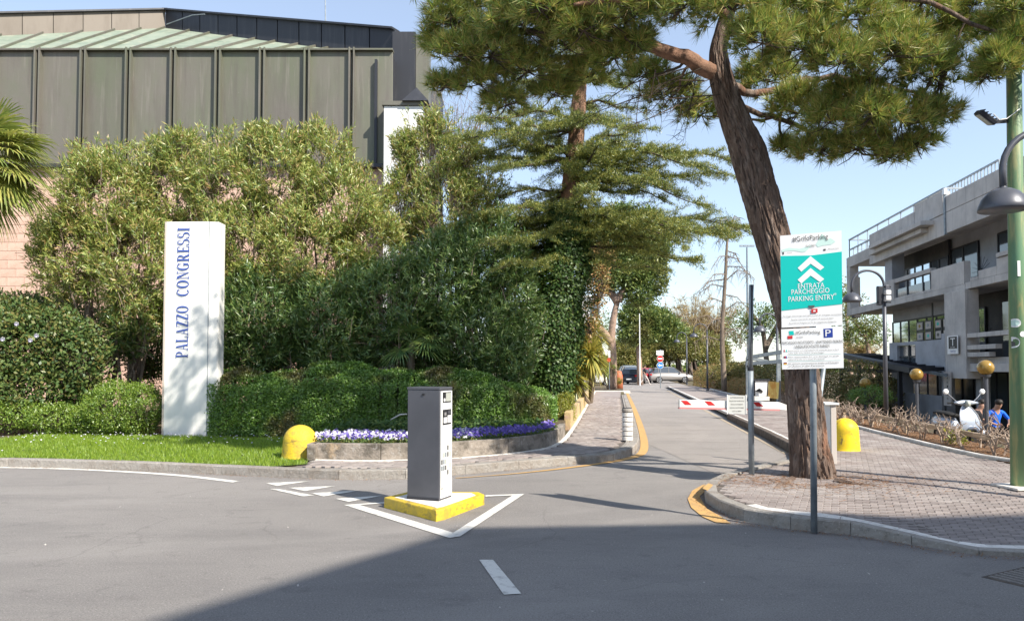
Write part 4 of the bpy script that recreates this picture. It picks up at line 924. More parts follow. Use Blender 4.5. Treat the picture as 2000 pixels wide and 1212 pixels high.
Nn = unit(np.array([0, -.3, 1.]) + rng.normal(size=(n, 3)) * .7); D = unit(np.cross(Nn, rnd_dir(n)))
o = link('pansy_leaves', np_mesh('pansy_leaves', leaf_quads(C, D, .045, .026, Nn), 4), M['l_rose']); tag(o, 'green pansy leaves under the flowers of the curved bed', 'flower leaves', kind='stuff')

# shrubs left of the pylon
e = [pxell(60, 680, 95, 85, 17.4), pxell(60, 760, 110, 60, 17.3), pxell(-60, 750, 90, 70, 17.4), pxell(150, 700, 60, 80, 17.2), pxell(-40, 660, 90, 80, 17.6), pxell(20, 620, 60, 40, 17.8), pxell(110, 640, 55, 35, 17.6)]
rose = dense_bush('camellia_bush', 'broad-leaved dark bush with a few white flowers under the palm at the left edge', e, 115, 'l_rose', .1, .065, (P(60, 780, 17.4).x, 17.4, .12), inner=.6, per=4)
mb_c = []
for (x, y) in ((72, 655), (33, 632), (6, 662), (60, 664)):
    c = P(x, y, 16.3); m = MB()
    for k in range(7):
        a = k * 2 * pi / 7; u = Vector((cos(a), -.35, sin(a))).normalized(); m.add([c, c + u * .045 + Vector((0, -.02, .01)), c + Vector((cos(a + .45), -.2, sin(a + .45))) * .055, c + Vector((cos(a + .9), -.35, sin(a + .9))) * .045], [(0, 1, 2, 3)])
    m.build('flower', M['petal_white'], rose)
dense_bush('boxwood_bush', 'round clipped bright green bush standing just left of the white pylon', [pxell(243, 796, 66, 50, 16.6, .8), pxell(215, 800, 45, 45, 16.5, .6), pxell(275, 800, 40, 48, 16.5, .6)], 620, 'l_box', .045, .024, (P(243, 840, 16.6).x, 16.6, .12), inner=.9, per=4)
dense_bush('ground_shrub', 'low yellow-green ground shrub spreading below the broad-leaved bush at the far left', [pxell(30, 810, 60, 26, 16.6, .6), pxell(110, 815, 55, 24, 16.5, .6), pxell(-60, 812, 60, 26, 16.7, .6), pxell(165, 822, 30, 18, 16.4, .4)], 330, 'l_box', .06, .028, (P(60, 840, 16.6).x, 16.6, .12), inner=.75, per=4)
dense_bush('dark_shrub', 'dark shrub in the shade between the pink wall and the boxwood bush', [pxell(200, 660, 60, 60, 20.5), pxell(290, 690, 50, 60, 20.3), pxell(40, 600, 90, 26, 20.8), pxell(120, 640, 80, 70, 20.6), pxell(300, 660, 40, 80, 20.4)], 110, 'l_rose', .09, .05, (P(230, 780, 20.5).x, 20.5, .1), inner=.6, per=4)
dense_bush('gold_shrub', 'small golden yellow shrub at the corner of the planter beside the footpath', [pxell(1100, 797, 22, 30, 19.0, .4), pxell(1090, 806, 22, 24, 18.7, .3)], 700, 'l_gold', .04, .02, (P(1100, 830, 19).x, 19, .4), inner=.8, per=4)

# fan palms
def fan_leaf(mbs, mbl, hub, d, up, R, nb=34, spread=2.3, droop=.3, rnd=random):
    d = Vector(d).normalized(); side = d.cross(Vector(up)).normalized(); nrm = side.cross(d).normalized()
    for k in range(nb):
        a = (k / (nb - 1) - .5) * 2 * spread; dd = (d * cos(a) + side * sin(a)).normalized(); L = R * (.75 + .25 * cos(a * .6)) * rnd.uniform(.93, 1.05)
        sw = side * cos(a) - d * sin(a); tip = Vector((0, 0, -droop * L * rnd.uniform(.6, 1.3)))
        w = .02 * R / .7
        p0 = hub; p1 = hub + dd * L * .5 + nrm * rnd.uniform(-.02, .02) + tip * .12; p2 = hub + dd * L * .82 + tip * .5; p3 = hub + dd * L + tip
        mbl.add([p0, p1 - sw * w, p1 + sw * w], [(0, 1, 2)]); mbl.add([p1 - sw * w, p2 - sw * w * .5, p2 + sw * w * .5, p1 + sw * w], [(0, 1, 2, 3)]); mbl.add([p2 - sw * w * .5, p3, p2 + sw * w * .5], [(0, 1, 2)])
def fan_palm(label, base, crown, R, n, seed, tr=.14, nb=34, pet=.9, mats=('l_palm', 'bark_grey'), extra=None):
    r = random.Random(seed); t = thing('fan_palm', label, 'palm', base)
    b = Vector(base); c = Vector(crown); mb = MB(); m = 12
    pts = [b.lerp(c, i / m) + Vector((sin(i) * .015, 0, 0)) for i in range(m + 1)]; mb.tube(pts, [tr * (1.15 if i % 2 else .95) for i in range(m + 1)], 10); mb.build('trunk', M[mats[1]], t)
    dirs = []
    for k in range(n):
        az = k * 2.399 + r.uniform(-.2, .2); el = 1.2 - 1.9 * k / n; dirs.append(Vector((cos(az) * cos(el), sin(az) * cos(el), sin(el))))
    if extra: dirs += [Vector(v).normalized() for v in extra]
    for d in dirs:
        hub = c + d * pet + Vector((0, 0, -.12 * pet)); s_ = MB(); s_.tube([c, c + d * pet * .5 + Vector((0, 0, .03)), hub], [.022, .014, .01], 4)
        l_ = MB(); dd = (d + Vector((0, 0, -.35))).normalized(); upv = Vector((0, 0, 1)) if abs(dd.z) < .9 else Vector((1, 0, 0))
        fan_leaf(None, l_, hub, dd, upv, R, nb, 2.2, .28, r)
        f = l_.build('frond', M[mats[0]], t); s_.build('petiole', M[mats[0]], f)
    return t
fan_palm('fan palm with drooping tattered fronds at the left edge in front of the pink wall', (P(-45, 0, 16.5).x, 16.5, .1), P(-40, 310, 16.5), 1.0, 30, 3, nb=40, pet=.85, extra=[(.9, -.3, .25), (.9, -.2, -.1), (.8, -.4, -.5), (.6, -.3, -1.0), (.3, -.4, -1.3), (.85, -.1, .6)])
fan_palm('small fan palm poking out of the dark shrubs above the clipped hedge', (P(800, 0, 17.6).x, 17.6, .1), P(806, 668, 17.6), .62, 9, 8, tr=.07, nb=30, pet=.45, mats=('l_oleander_dark', 'bark_grey'), extra=[(.9, -.5, .1), (.7, -.6, -.1), (1, -.2, .3)])
# ================================================================== BIG LEANING PINE
YP = 10.1
tp = [(1588, 941, 46), (1585, 905, 42), (1580, 870, 38), (1573, 800, 35), (1566, 730, 34), (1556, 644, 34), (1543, 594, 34), (1515, 487, 35), (1491, 400, 36), (1462, 300, 36), (1424, 205, 27), (1408, 150, 24), (1402, 100, 18), (1420, 30, 15), (1440, -60, 13), (1450, -150, 9), (1455, -260, 4)]
pine = thing('leaning_pine', 'big leaning umbrella pine rising from the pavers behind the teal parking sign', 'tree', G(1588, 938, PZ))
path = [P(x, y, YP) for x, y, r in tp]; path[0].z = .06; prad = [r * .93 * YP / F for x, y, r in tp]
def bark_trunk(name, path, rads, n_round, step, material, parent, amp=.028, seed=0, flare=0):
    pts = []; rr = []
    for i in range(len(path) - 1):
        L = (path[i + 1] - path[i]).length; m = max(1, int(L / step))
        for k in range(m): pts.append(path[i].lerp(path[i + 1], k / m)); rr.append(rads[i] + (rads[i + 1] - rads[i]) * k / m)
    pts.append(path[-1]); rr.append(rads[-1])
    # smooth the polyline
    for _ in range(6): pts = [pts[0]] + [(pts[i - 1] + pts[i] * 2 + pts[i + 1]) / 4 for i in range(1, len(pts) - 1)] + [pts[-1]]
    mb = MB(); mb.tube(pts, rr, n_round); m = len(pts); vs = []
    for idx, v in enumerate(mb.v):
        i = idx // n_round; k = idx % n_round; c = pts[i]; v = Vector(v); d = (v - c); r = d.length
        if r < 1e-6: vs.append(v); continue
        d /= r; a = 2 * pi * k / n_round
        q = Vector((cos(a) * rads[0] * 14, sin(a) * rads[0] * 14, c.z * 2.5 + seed))
        w1 = noise.noise(q * .6) * 1.2; f1 = noise.noise(q + Vector((w1, w1, w1 * .5))); gr = min(1, abs(f1) * 5.0)
        f2 = noise.noise(q * 3.3) * .3
        vs.append(v + d * (amp * (r / .24) * (gr - .75 + f2)) )
    mb.v = [tuple(v) for v in vs]
    return mb.build(name, M[material], parent, smooth=False)
bark_trunk('trunk', path, prad, 120, .022, 'bark', pine, amp=.036)
def limb(name, pts, r0, r1, parent, material='bark_red', n=9, wig=.05, seed=0):
    r = random.Random(seed); pts = smooth_line(pts, 2); pts = resample(pts, .18); m = len(pts)
    pts = [pts[0]] + [p + Vector((r.uniform(-wig, wig), r.uniform(-wig, wig), r.uniform(-wig, wig))) * .5 for p in pts[1:-1]] + [pts[-1]]
    mb = MB(); mb.tube(pts, [r0 + (r1 - r0) * (i / (m - 1)) ** .8 for i in range(m)], n); return mb.build(name, M[material], parent, smooth=True)
fork = P(1404, 135, YP); fork2 = P(1418, 60, YP)
limb('branch', [P(1408, 145, YP), P(1345, 118, 10.0), P(1280, 90, 9.8), P(1200, 60, 9.7), P(1100, 60, 9.8), P(980, 60, 10.1), P(900, 60, 10.3)], .13, .03, pine, seed=1)
limb('branch', [P(1280, 90, 9.8), P(1210, 100, 10.2), P(1130, 110, 10.4), P(1040, 120, 10.6), P(950, 140, 10.8)], .07, .02, pine, 'bark', seed=2)
limb('branch', [P(1418, 60, YP), P(1480, 40, 9.8), P(1580, 60, 9.4), P(1700, 90, 9.3), P(1850, 110, 9.2)], .1, .025, pine, 'bark', seed=3)
limb('branch', [P(1412, 160, YP), P(1480, 190, 10.4), P(1580, 150, 10.5), P(1700, 155, 10.4), P(1790, 180, 10.2)], .07, .02, pine, 'bark', seed=4)
limb('branch', [P(1424, 205, YP), P(1520, 230, 10.5), P(1620, 270, 10.6), P(1700, 285, 10.5)], .05, .015, pine, 'bark', seed=5)
limb('branch', [P(1420, 30, YP), P(1340, -20, 9.4), P(1240, 0, 8.8), P(1120, 10, 8.9)], .08, .02, pine, seed=6)
limb('branch', [P(1430, 0, YP), P(1600, -40, 9.0), P(1800, 0, 8.8), P(1960, 70, 8.7)], .06, .02, pine, 'bark', seed=7)
CL = [(880, 50, 10, .42, .4), (930, 20, 10.3, .6, .5), (895, 110, 10, .38, .3), (960, 110, 10, .5, .4), (935, 165, 10.3, .38, .28), (1020, 50, 9.6, .6, .5), (1030, 140, 10.2, .5, .35), (1100, 10, 9.3, .6, .5), (1110, 95, 10, .5, .38), (1185, 40, 9.2, .55, .45), (1200, 115, 9.7, .38, .26), (1255, 15, 9, .45, .35), (990, 205, 10.6, .4, .25), (1080, 185, 10.6, .35, .22), (1240, 85, 9.4, .25, .2), (1150, 150, 10.4, .35, .25),
      (850, 90, 10.2, .2, .2), (870, 170, 10.3, .25, .18), (1140, 60, 9.2, .4, .3), (1060, 20, 9, .4, .35),
      (1330, 20, 8.9, .4, .35), (1430, 20, 8.8, .5, .38), (1310, 190, 11, .5, .28), (1260, 150, 10.9, .4, .25), (1370, 225, 11.2, .38, .22), (1490, 85, 8.8, .42, .38), (1500, 160, 10.9, .5, .4), (1575, 95, 9.0, .5, .4), (1560, 220, 10.3, .5, .4), (1600, 295, 10.3, .42, .28), (1655, 40, 9, .55, .5), (1670, 200, 9.6, .5, .38), (1680, 290, 10, .45, .26), (1740, 110, 9, .55, .48), (1760, 240, 9.5, .48, .35), (1745, 305, 10, .32, .18), (1800, 40, 9.3, .55, .48), (1820, 150, 9.2, .45, .42), (1830, 230, 9.6, .34, .26), (1865, 80, 9.5, .35, .4), (1640, 125, 8.9, .42, .35), (1530, 290, 10.8, .2, .15), (1555, 20, 9, .5, .4), (1620, 240, 9.6, .4, .3), (1700, 230, 9.3, .4, .3), (1790, 285, 9.8, .3, .16),
      (1950, 130, 8.7, .28, .3), (1990, 90, 8.7, .32, .36), (1940, 60, 8.9, .2, .2), (1985, 20, 8.6, .3, .3), (1925, 150, 8.8, .18, .14), (1900, 10, 9.2, .3, .3), (2080, 80, 8.8, .5, .5)]
pts_c = []; pts_d = []
rp = random.Random(21); tips = []
for (x, y, Y, r, h) in CL:
    c = P(x, y, Y); tips.append((c, r))
    n = int(210 * (r * h) ** .8 / .25 ** .8 * .62 / .6) + 12
    n = int(n * .95); d = rnd_dir(n); d[:, 2] = np.where(d[:, 2] < -.35, -d[:, 2], d[:, 2])
    p = np.array(c) + d * np.array([r, r * .9, h]) * rng.uniform(.45, 1.0, (n, 1))
    pts_c.append(p); pts_d.append(unit(d * .8 + np.array([0, 0, .55]) + rng.normal(size=(n, 3)) * .3))
Cn = np.concatenate(pts_c); Dn = np.concatenate(pts_d)
link('crown', np_mesh('crown', needles(Cn, Dn, 34, .165, .0095, .62), 3), M['l_pine'], pine)
# the rest of the crown, above the picture, and its branches
up_c, up_d = [], []; up = []
for k in range(115):
    a = rp.uniform(0, 2 * pi); rr = rp.uniform(0, 1) ** .5; zc = 8.2 + rp.uniform(-1, 1) * 1.3 * (1 - rr * .5)
    c = Vector((2.2 + 4.3 * rr * cos(a), 11.3 + 3.3 * rr * sin(a), zc))
    if zc < P(0, -20, c.y).z + .35 and c.y > 6: c.z = P(0, -20, c.y).z + .4
    up.append(c); n = 46; d = rnd_dir(n); p = np.array(c) + d * np.array([.75, .75, .5]) * rng.uniform(.4, 1, (n, 1)); up_c.append(p); up_d.append(unit(d + np.array([0, 0, .5])))
link('upper_crown', np_mesh('upper_crown', needles(np.concatenate(up_c), np.concatenate(up_d), 26, .17, .018, .6), 3), M['l_pine'], pine)
hubs = [P(1345, 118, 10.0), P(1200, 60, 9.7), P(1100, 60, 9.8), P(980, 60, 10.1), P(1130, 110, 10.4), P(1580, 60, 9.4), P(1700, 90, 9.3), P(1850, 110, 9.2), P(1580, 150, 10.5), P(1700, 155, 10.4), P(1620, 270, 10.6), P(1520, 230, 10.5), P(1340, -20, 9.4), P(1800, 0, 8.8), P(1960, 70, 8.7), P(1440, -60, YP), P(1450, -150, YP)]
for i, (c, r) in enumerate(tips):
    h = min(hubs, key=lambda q: (q - c).length)
    if (h - c).length > .15: limb('branchlet', [h, h.lerp(c, .5) + Vector((0, 0, -.08)), c], .028, .008, pine, 'dark_twig' if i % 2 else 'bark', 5, seed=i)
    mb = MB()
    for k in range(9):
        d = Vector((rp.uniform(-1, 1), rp.uniform(-1, 1), rp.uniform(-.5, .9))).normalized() * r * rp.uniform(.6, 1); mb.tube([c, c + d * .5 + Vector((0, 0, -.03)), c + d], [.01, .007, .004], 4, cap=False)
    mb.build('twigs', M['dark_twig'], pine)
up.sort(key=lambda c: (c - P(1450, -150, YP)).length)
for i, c in enumerate(up[:40]): limb('branch', [P(1445, -110, YP), P(1445, -110, YP).lerp(c, .5) + Vector((0, 0, .2)), c], .06, .02, pine, 'bark', 5, seed=100 + i)
# bare dead twigs hanging left of the trunk
mb = MB(); r = random.Random(5)
for k in range(26):
    s = P(r.uniform(1250, 1420), r.uniform(130, 200), r.uniform(9.8, 10.6)); e = P(r.uniform(1060, 1330), r.uniform(190, 330), 10.3); e = s.lerp(e, r.uniform(.4, .9)); m1 = s.lerp(e, .5) + Vector((0, 0, r.uniform(-.03, .12)))
    mb.tube([s, m1, e], [.010, .006, .002], 4, cap=False)
    for q in range(6):
        a = m1.lerp(e, r.random()); b = a + Vector((r.uniform(-.25, .15), r.uniform(-.1, .1), r.uniform(-.3, .05))); mb.tube([a, a.lerp(b, .5) + Vector((.02, 0, .02)), b], [.004, .003, .0015], 3, cap=False)
mb.build('dead_twigs', M['dark_twig'], pine)
# surface roots and cones of litter at the foot
for (a, b, c_) in (((1632, 940), (1665, 944), (1712, 949)), ((1548, 936), (1525, 945), (1510, 957))):
    mb = MB(); mb.tube([G(a[0], a[1], .12), G(b[0], b[1], .13), G(c_[0], c_[1], .115)], [.05, .03, .012], 6); mb.build('root', M['bark'], pine)

# ================================================================== CEDAR with flat tiers, behind
YC = 20.0
ced = thing('cedar_tree', 'tall cedar with flat layered boughs rising behind the ivy-covered stump left of the lane', 'tree', (P(1090, 0, YC).x, YC, .1))
cpx = [(1085, 850, 26), (1088, 700, 24), (1095, 560, 22), (1108, 440, 20), (1118, 340, 18), (1128, 240, 15), (1135, 120, 12), (1140, 0, 10), (1145, -120, 7), (1148, -260, 3)]
cpath = [P(x, y, YC) for x, y, r_ in cpx]; cpath[0].z = 0
bark_trunk('trunk', cpath, [r_ * YC / F for x, y, r_ in cpx], 28, .09, 'bark_red', ced, .03, 3)
def cpt(z):
    for a, b in zip(cpath, cpath[1:]):
        if a.z <= z <= b.z: return a.lerp(b, (z - a.z) / (b.z - a.z))
    return cpath[-1]
NC, ND = [], []; rc = random.Random(12)
def bough(start, end, droop, parent, w=.045, spray=1.0):
    L = (end - start).length; m = max(4, int(L / .25)); pts = []
    hd = (end - start); hd.z = 0; hd.normalize(); sd = Vector((-hd.y, hd.x, 0))
    for i in range(m + 1):
        f = i / m; p = start.lerp(end, f); p.z += droop * sin(pi * f) * L * .1 + .07 * sin(f * 11 + end.x * 3); p += sd * sin(f * 5 + start.z) * .08; pts.append(p)
    mb = MB(); mb.tube(pts, [w * (1 - .85 * i / m) for i in range(m + 1)], 6, cap=False)
    k = 0
    for i in range(1, m + 1):
        for s in (-1, 1):
            for q in range(2):
                if rc.random() < .28: continue
                f = min(1, (i + q * .5) / m); p = pts[i - 1].lerp(pts[min(i, m)], rc.random()); l = L * .34 * (1 - f * .6) * rc.uniform(.5, 1.1) * spray
                d = (hd * rc.uniform(.5, 1.1) + sd * s * rc.uniform(.5, 1.1)).normalized(); d.z = rc.uniform(-.42, .16)
                e = p + d * l; mid = p + d * l * .5 + Vector((0, 0, .03)); mb.tube([p, mid, e], [.012, .008, .003], 3, cap=False)
                nn = max(3, int(l / .045))
                for t in range(nn):
                    c = p.lerp(e, (t + rc.random()) / nn) if nn else p
                    c = Vector(c) + Vector((0, 0, .015)); NC.append(tuple(c)); ND.append((d.x * .3, d.y * .3, .8))
                    if t % 3 == 1:           # side twiglets
                        ss_ = rc.choice((-1, 1)); d2 = (d + d.cross(Vector((0, 0, 1))) * ss_ * .9).normalized() * l * .3
                        for u in range(4): NC.append(tuple(c + d2 * (u + 1) / 4 + Vector((0, 0, -.02 * u)))); ND.append((d2.x, d2.y, .6))
    mb.build('bough', M['dark_twig'], parent)
right = [(1430, 318, 300), (1415, 345, 330), (1300, 330, 310), (1345, 300, 300), (1380, 405, 350), (1455, 448, 430), (1440, 470, 440), (1350, 480, 445), (1370, 510, 470), (1310, 395, 380), (1290, 360, 350), (1220, 300, 290), (1330, 440, 420), (1290, 470, 450), (1230, 250, 230), (1260, 220, 200), (1390, 330, 315), (1400, 460, 450), (1290, 530, 500)]
left = [(900, 300, 290), (860, 330, 320), (880, 270, 260), (920, 380, 370), (870, 450, 430), (900, 420, 405), (960, 480, 465), (1000, 260, 250), (930, 240, 230), (850, 470, 460), (960, 340, 330), (1000, 400, 390), (980, 520, 500), (900, 500, 480), (1000, 180, 170), (940, 150, 150), (1210, 170, 160)]
for (x, y, ys) in right + left:
    ye = YC + rc.uniform(-3.0, .6); e = P(x, y, ye); s = cpt(P(0, ys, YC).z); bough(s, e, rc.uniform(.2, 1.2) - .3, ced)
for k in range(20):          # towards and away from the viewer, and up the hidden top
    z = rc.uniform(5.2, 12.5); s = cpt(z); a = rc.uniform(0, 2 * pi) if k % 3 else rc.uniform(-2.6, -.5); l = (3.6 - (z - 5) * .25) * rc.uniform(.6, 1.0); bough(s, s + Vector((cos(a) * l, sin(a) * l, rc.uniform(-.1, .5))), .5, ced)
NC = np.array(NC); ND = unit(np.array(ND))
link('crown', np_mesh('crown', needles(NC, ND, 7, .07, .0135, .8, start=.03), 3), M['l_cedar'], ced)

# ivy column on the lower trunk
ivy = thing('ivy_column', 'thick column of dark ivy climbing the cedar trunk above the planter wall', 'ivy', (P(1075, 0, 19.4).x, 19.4, .3))
n = 30000; t_ = rng.uniform(0, 1, n); a_ = rng.uniform(0, 2 * pi, n)
pyc = 400 + 430 * t_; pxc = 1108 - 40 * t_ + 8 * np.sin(t_ * 9); wv = (26 + 26 * np.sin(pi * np.clip(t_ * 1.1, 0, 1)) + 5 * np.sin(t_ * 25)) * 19.4 / F * (1 + .12 * np.sin(a_ * 3 + t_ * 14))
cz = np.array([P(0, y, 19.4).z for y in (0, 1)]); zz = H0 + (718 - pyc) / F * 19.4; xx = (pxc - 1000) / F * 19.4
C = np.stack([xx + wv * np.cos(a_), 19.5 + wv * np.sin(a_), zz], 1); On = np.stack([np.cos(a_), np.sin(a_), np.full(n, .35)], 1); C += rng.normal(size=(n, 3)) * .05
Nn = unit(On + rng.normal(size=(n, 3)) * .45); D = unit(np.cross(Nn, rnd_dir(n))); D[:, 2] -= .4; D = unit(D)
link('ivy_leaves', np_mesh('ivy_leaves', leaf_quads(C, D, .085 * rng.uniform(.6, 1.2, n), .065, Nn), 4), M['l_ivy'], ivy)
mb = MB()
for k in range(12): mb.tube([Vector((xx.mean() + rp.uniform(-.3, .3), 19.1 + rp.uniform(0, .3), .2)), Vector((xx.mean() + rp.uniform(-.3, .4), 19.1, 2.5)), Vector((xx.mean() + rp.uniform(0, .5), 19.2, 5))], [.03, .02, .01], 5)
mb.build('ivy_stems', M['bark_grey'], ivy)
# leafy dark and mixed shrubs around the ivy
dense_bush('dark_shrub', 'dark evergreen shrub filling the gap between the shaded oleander and the ivy column', [pxell(1010, 560, 60, 110, 20.2), pxell(1020, 690, 55, 90, 19.8), pxell(960, 620, 55, 90, 20.3), pxell(1120, 560, 40, 80, 20.6), pxell(1000, 770, 60, 40, 19.2, .6), pxell(1110, 680, 30, 80, 20.4), pxell(960, 470, 60, 60, 20.8), pxell(1040, 460, 60, 60, 20.8)], 60, 'l_ivy', .11, .045, (P(1020, 0, 20.2).x, 20.2, .1), inner=.6, per=4)
dense_bush('orange_shrub', 'bush with orange and yellow leaves hanging behind the right side of the ivy column', [pxell(1165, 545, 26, 60, 23, .6), pxell(1150, 620, 22, 40, 23, .5), pxell(1180, 500, 24, 26, 23, .5)], 70, 'l_orange', .1, .045, (P(1160, 0, 23).x, 23, .1), inner=.5, per=4)
# bare grey shrub behind the white buttress
mb = MB(); r = random.Random(8)
bs = thing('bare_shrub', 'leafless grey shrub behind the buttress at the corner of the brown hall', 'shrub', (P(900, 0, 24).x, 24, 0))
for k in range(40):
    b = P(900 + r.uniform(-20, 20), 420, 24); e = P(900 + r.uniform(-55, 60), r.uniform(170, 260), 24 + r.uniform(-.6, .6)); mb.tube([b, b.lerp(e, .5) + Vector((r.uniform(-.2, .2), 0, 0)), e], [.03, .016, .006], 4, cap=False)
    for q in range(7):
        a = b.lerp(e, r.uniform(.4, 1)); d = Vector((r.uniform(-.5, .5), r.uniform(-.3, .3), r.uniform(.1, .6))); mb.tube([a, a + d], [.007, .004], 3, cap=False)
mb.build('twigs', M['bark_grey'], bs)

# yucca and other tufted plants beside the footpath
def sword_plant(name, label, base, heads, L, n, w, lm, cat, group=None, stemr=.08, seed=1):
    t = thing(name, label, cat, base, group); r = random.Random(seed); mb = MB()
    for (h, bx) in heads: mb.tube([Vector(base) + Vector((bx * .2, 0, 0)), Vector(base).lerp(h, .5) + Vector((bx, 0, 0)), h], [stemr, stemr * .8, stemr * .8], 7)
    mb.build('stem', M['bark_grey'], t); q = []
    for (h, bx) in heads:
        for k in range(n):
            az = r.uniform(0, 2 * pi); el = r.uniform(-1.2, 1.4); d = Vector((cos(az) * cos(el), sin(az) * cos(el), sin(el))); l = L * r.uniform(.7, 1.1); sd = d.cross(Vector((0, 0, 1))).normalized() * w / 2
            m1 = h + d * l * .5; m2 = h + d * l + Vector((0, 0, -.18 * l)); q += [h, m1 - sd, m2, m1 + sd]
    link('leaves', np_mesh('leaves', np.array([tuple(v) for v in q]), 4), M[lm], t); return t
sword_plant('yucca_plant', 'large golden green yucca with a drooping spiky head beside the ivy column', (P(1150, 0, 27).x, 27, .3), [(P(1140, 668, 27), .1), (P(1125, 712, 27), -.2), (P(1158, 655, 27.5), 0), (P(1118, 738, 26.5), -.1), (P(1155, 695, 26.5), .1)], 1.0, 330, .075, 'l_yucca', 'yucca', seed=2)
sword_plant('potted_palm', 'small bushy palm at the foot of the forked umbrella pine', (P(1188, 748, 50).x, 50, .1), [(P(1190, 712, 50), .1), (P(1180, 718, 50), -.1)], 1.1, 60, .12, 'l_palm', 'palm', seed=3)

# ================================================================== YELLOW DOME BOLLARDS
def dome(label, base, r, h, material, group='yellow dome bollards', tilt=0):
    prof = [(r * 1.04, 0)] + [(r * (1.03 - .09 * (i / 6)), (h - r * .9) * i / 6 + .004) for i in range(7)] + [(r * .94 * cos(a), h - r * .9 + r * .9 * sin(a)) for a in np.linspace(.12, pi / 2, 10)]
    mb = MB(); mb.lathe(prof, base, 36); o = mb.build('dome_bollard', M[material], smooth=True); tag(o, label, 'bollard', group); return o
b1 = G(577, 896, PZ); dome('worn yellow dome bollard half sunk in the grass beside the pansy bed', b1 + Vector((0, .25, 0)), .285, .53, 'yellow_worn')
b2 = G(1661, 881, PZ); dome('clean bright yellow dome bollard on the pavers right of the big pine trunk', b2 + Vector((0, .2, 0)), .24, .57, 'yellow')
# banded bollard at the footpath corner
bb = G(1227, 861, PZ) + Vector((0, .1, 0)); st = thing('banded_bollard', 'pale concrete post with dark ring grooves at the footpath corner beside the yellow line', 'bollard', bb)
hh_ = .66; mb = MB(); mb.lathe([(.095, 0), (.095, hh_), (.0, hh_)], bb, 24); mb.build('core', M['dark_metal'], st)
for k in range(7):
    mb = MB(); z0 = .009 + k * (hh_ / 7); z1 = (k + 1) * (hh_ / 7) - .006; rr = .108; pr = [(rr - .006, z0), (rr, z0 + .008), (rr, z1 - .008), (rr - .006, z1)]
    if k == 6: pr = [(rr - .006, z0), (rr, z0 + .008), (rr, z1 - .03), (rr - .015, z1), (0, z1 + .006)]
    mb.lathe(pr, bb, 24); mb.build('ring', M['white_stone'] if k < 6 else M['kerb'], st, smooth=False)

# ================================================================== TICKET MACHINE ON ITS ISLAND
isl = thing('traffic_island', 'small triangular kerbed island with worn yellow painted edge under the ticket machine', 'traffic island', G(850, 985))
top = [G(750, 969, .125), G(838, 990.5, .125), G(852, 994.5, .125), G(868, 991, .125), G(946, 963.5, .125), G(935, 958.5, .125), G(800, 957.5, .125)]
mb = MB(); mb.prism([(p.x, p.y) for p in top], -.02, .118); mb.build('edge', M['yellow_worn'], isl, bevel=.012)
inn = [Vector((sum(p.x for p in top) / 7, sum(p.y for p in top) / 7, 0)).lerp(Vector((p.x, p.y, 0)), .8) for p in top]
mb = MB(); mb.prism([(p.x, p.y) for p in inn], .1, .124); mb.build('infill', M['white_stone'], isl)
fr = G(857.5, 978, .124); u1 = Vector((-.93, .37, 0)).normalized(); u2 = Vector((.37, .93, 0)).normalized(); wL, wR = .40, .31
zt = P(857, 756, fr.y).z; zb = .124
tm = thing('ticket_machine', 'tall grey parking ticket machine with white front panel standing on the yellow-edged island', 'ticket machine', fr)
A = fr; B = fr + u1 * wL; C_ = B + u2 * wR; D_ = fr + u2 * wR
def q4(i_): return [(p.x, p.y) for p in i_]
mb = MB(); mb.prism(q4([A, D_, C_, B]), zb, zt - .03); mb.build('casing', M['grey_case'], tm, bevel=.006)
ex = .006; cen = (A + B + C_ + D_) / 4
mb = MB(); mb.prism([((p.x - cen.x) * 1.03 + cen.x, (p.y - cen.y) * 1.03 + cen.y) for p in (A, D_, C_, B)], zt - .028, zt); mb.build('lid', M['grey_case'], tm, bevel=.005)
nr = Vector((.93, -.37, 0)).normalized()                    # outward normal of the white face
def wf(u, z, o=.008): return fr + u2 * (u * wR) + nr * o + Vector((0, 0, z - fr.z))
Hm = zt - zb
def wfz(f): return zb + Hm * f
mb = MB(); mb.slab([wf(.08, wfz(.02), .001), wf(.96, wfz(.02), .001), wf(.96, wfz(.965), .001), wf(.08, wfz(.965), .001)], nr * .008); fp = mb.build('front_panel', M['white'], tm)
def wrect(name, u0, u1_, f0, f1, material, o, th=.004, parent=None): m = MB(); m.slab([wf(u0, wfz(f0), o), wf(u1_, wfz(f0), o), wf(u1_, wfz(f1), o), wf(u0, wfz(f1), o)], nr * th); return m.build(name, M[material], parent or tm)
wrect('display_frame', .2, .86, .862, .955, 'black', .0095); wrect('display', .42, .82, .872, .948, 'lamp_glass', .014); wrect('key_strip', .25, .36, .872, .9, 'white', .014)
wrect('reader_frame', .2, .86, .665, .80, 'black', .0095); wrect('ticket_slot', .25, .5, .68, .73, 'sign_white', .014); wrect('card_reader', .56, .82, .68, .745, 'sign_white', .014); wrect('card_reader', .58, .8, .755, .79, 'grey_case', .014); wrect('button', .3, .45, .745, .775, 'rim', .014)
sq = [(.62, .435), (.3, .375), (.45, .375), (.62, .375), (.8, .375), (.3, .315), (.15, .315), (.45, .315), (.3, .26), (.45, .26), (.8, .275), (.15, .26), (.62, .215)]
for i, (u, f) in enumerate(sq): wrect('square_mark', u - .055, u + .055, f, f + .042, ('gray_print', 'lamp_glass', 'galv')[i % 3], .0095, .0015)
wrect('emblem', .13, .2, .09, .115, 'gray_print', .0095, .0015)
put_text('maker_lettering', 'ASCON', wf(.42, wfz(.103), .0), u2, Vector((0, 0, 1)), nr, .02, .09, M['gray_print'], tm, .0105)
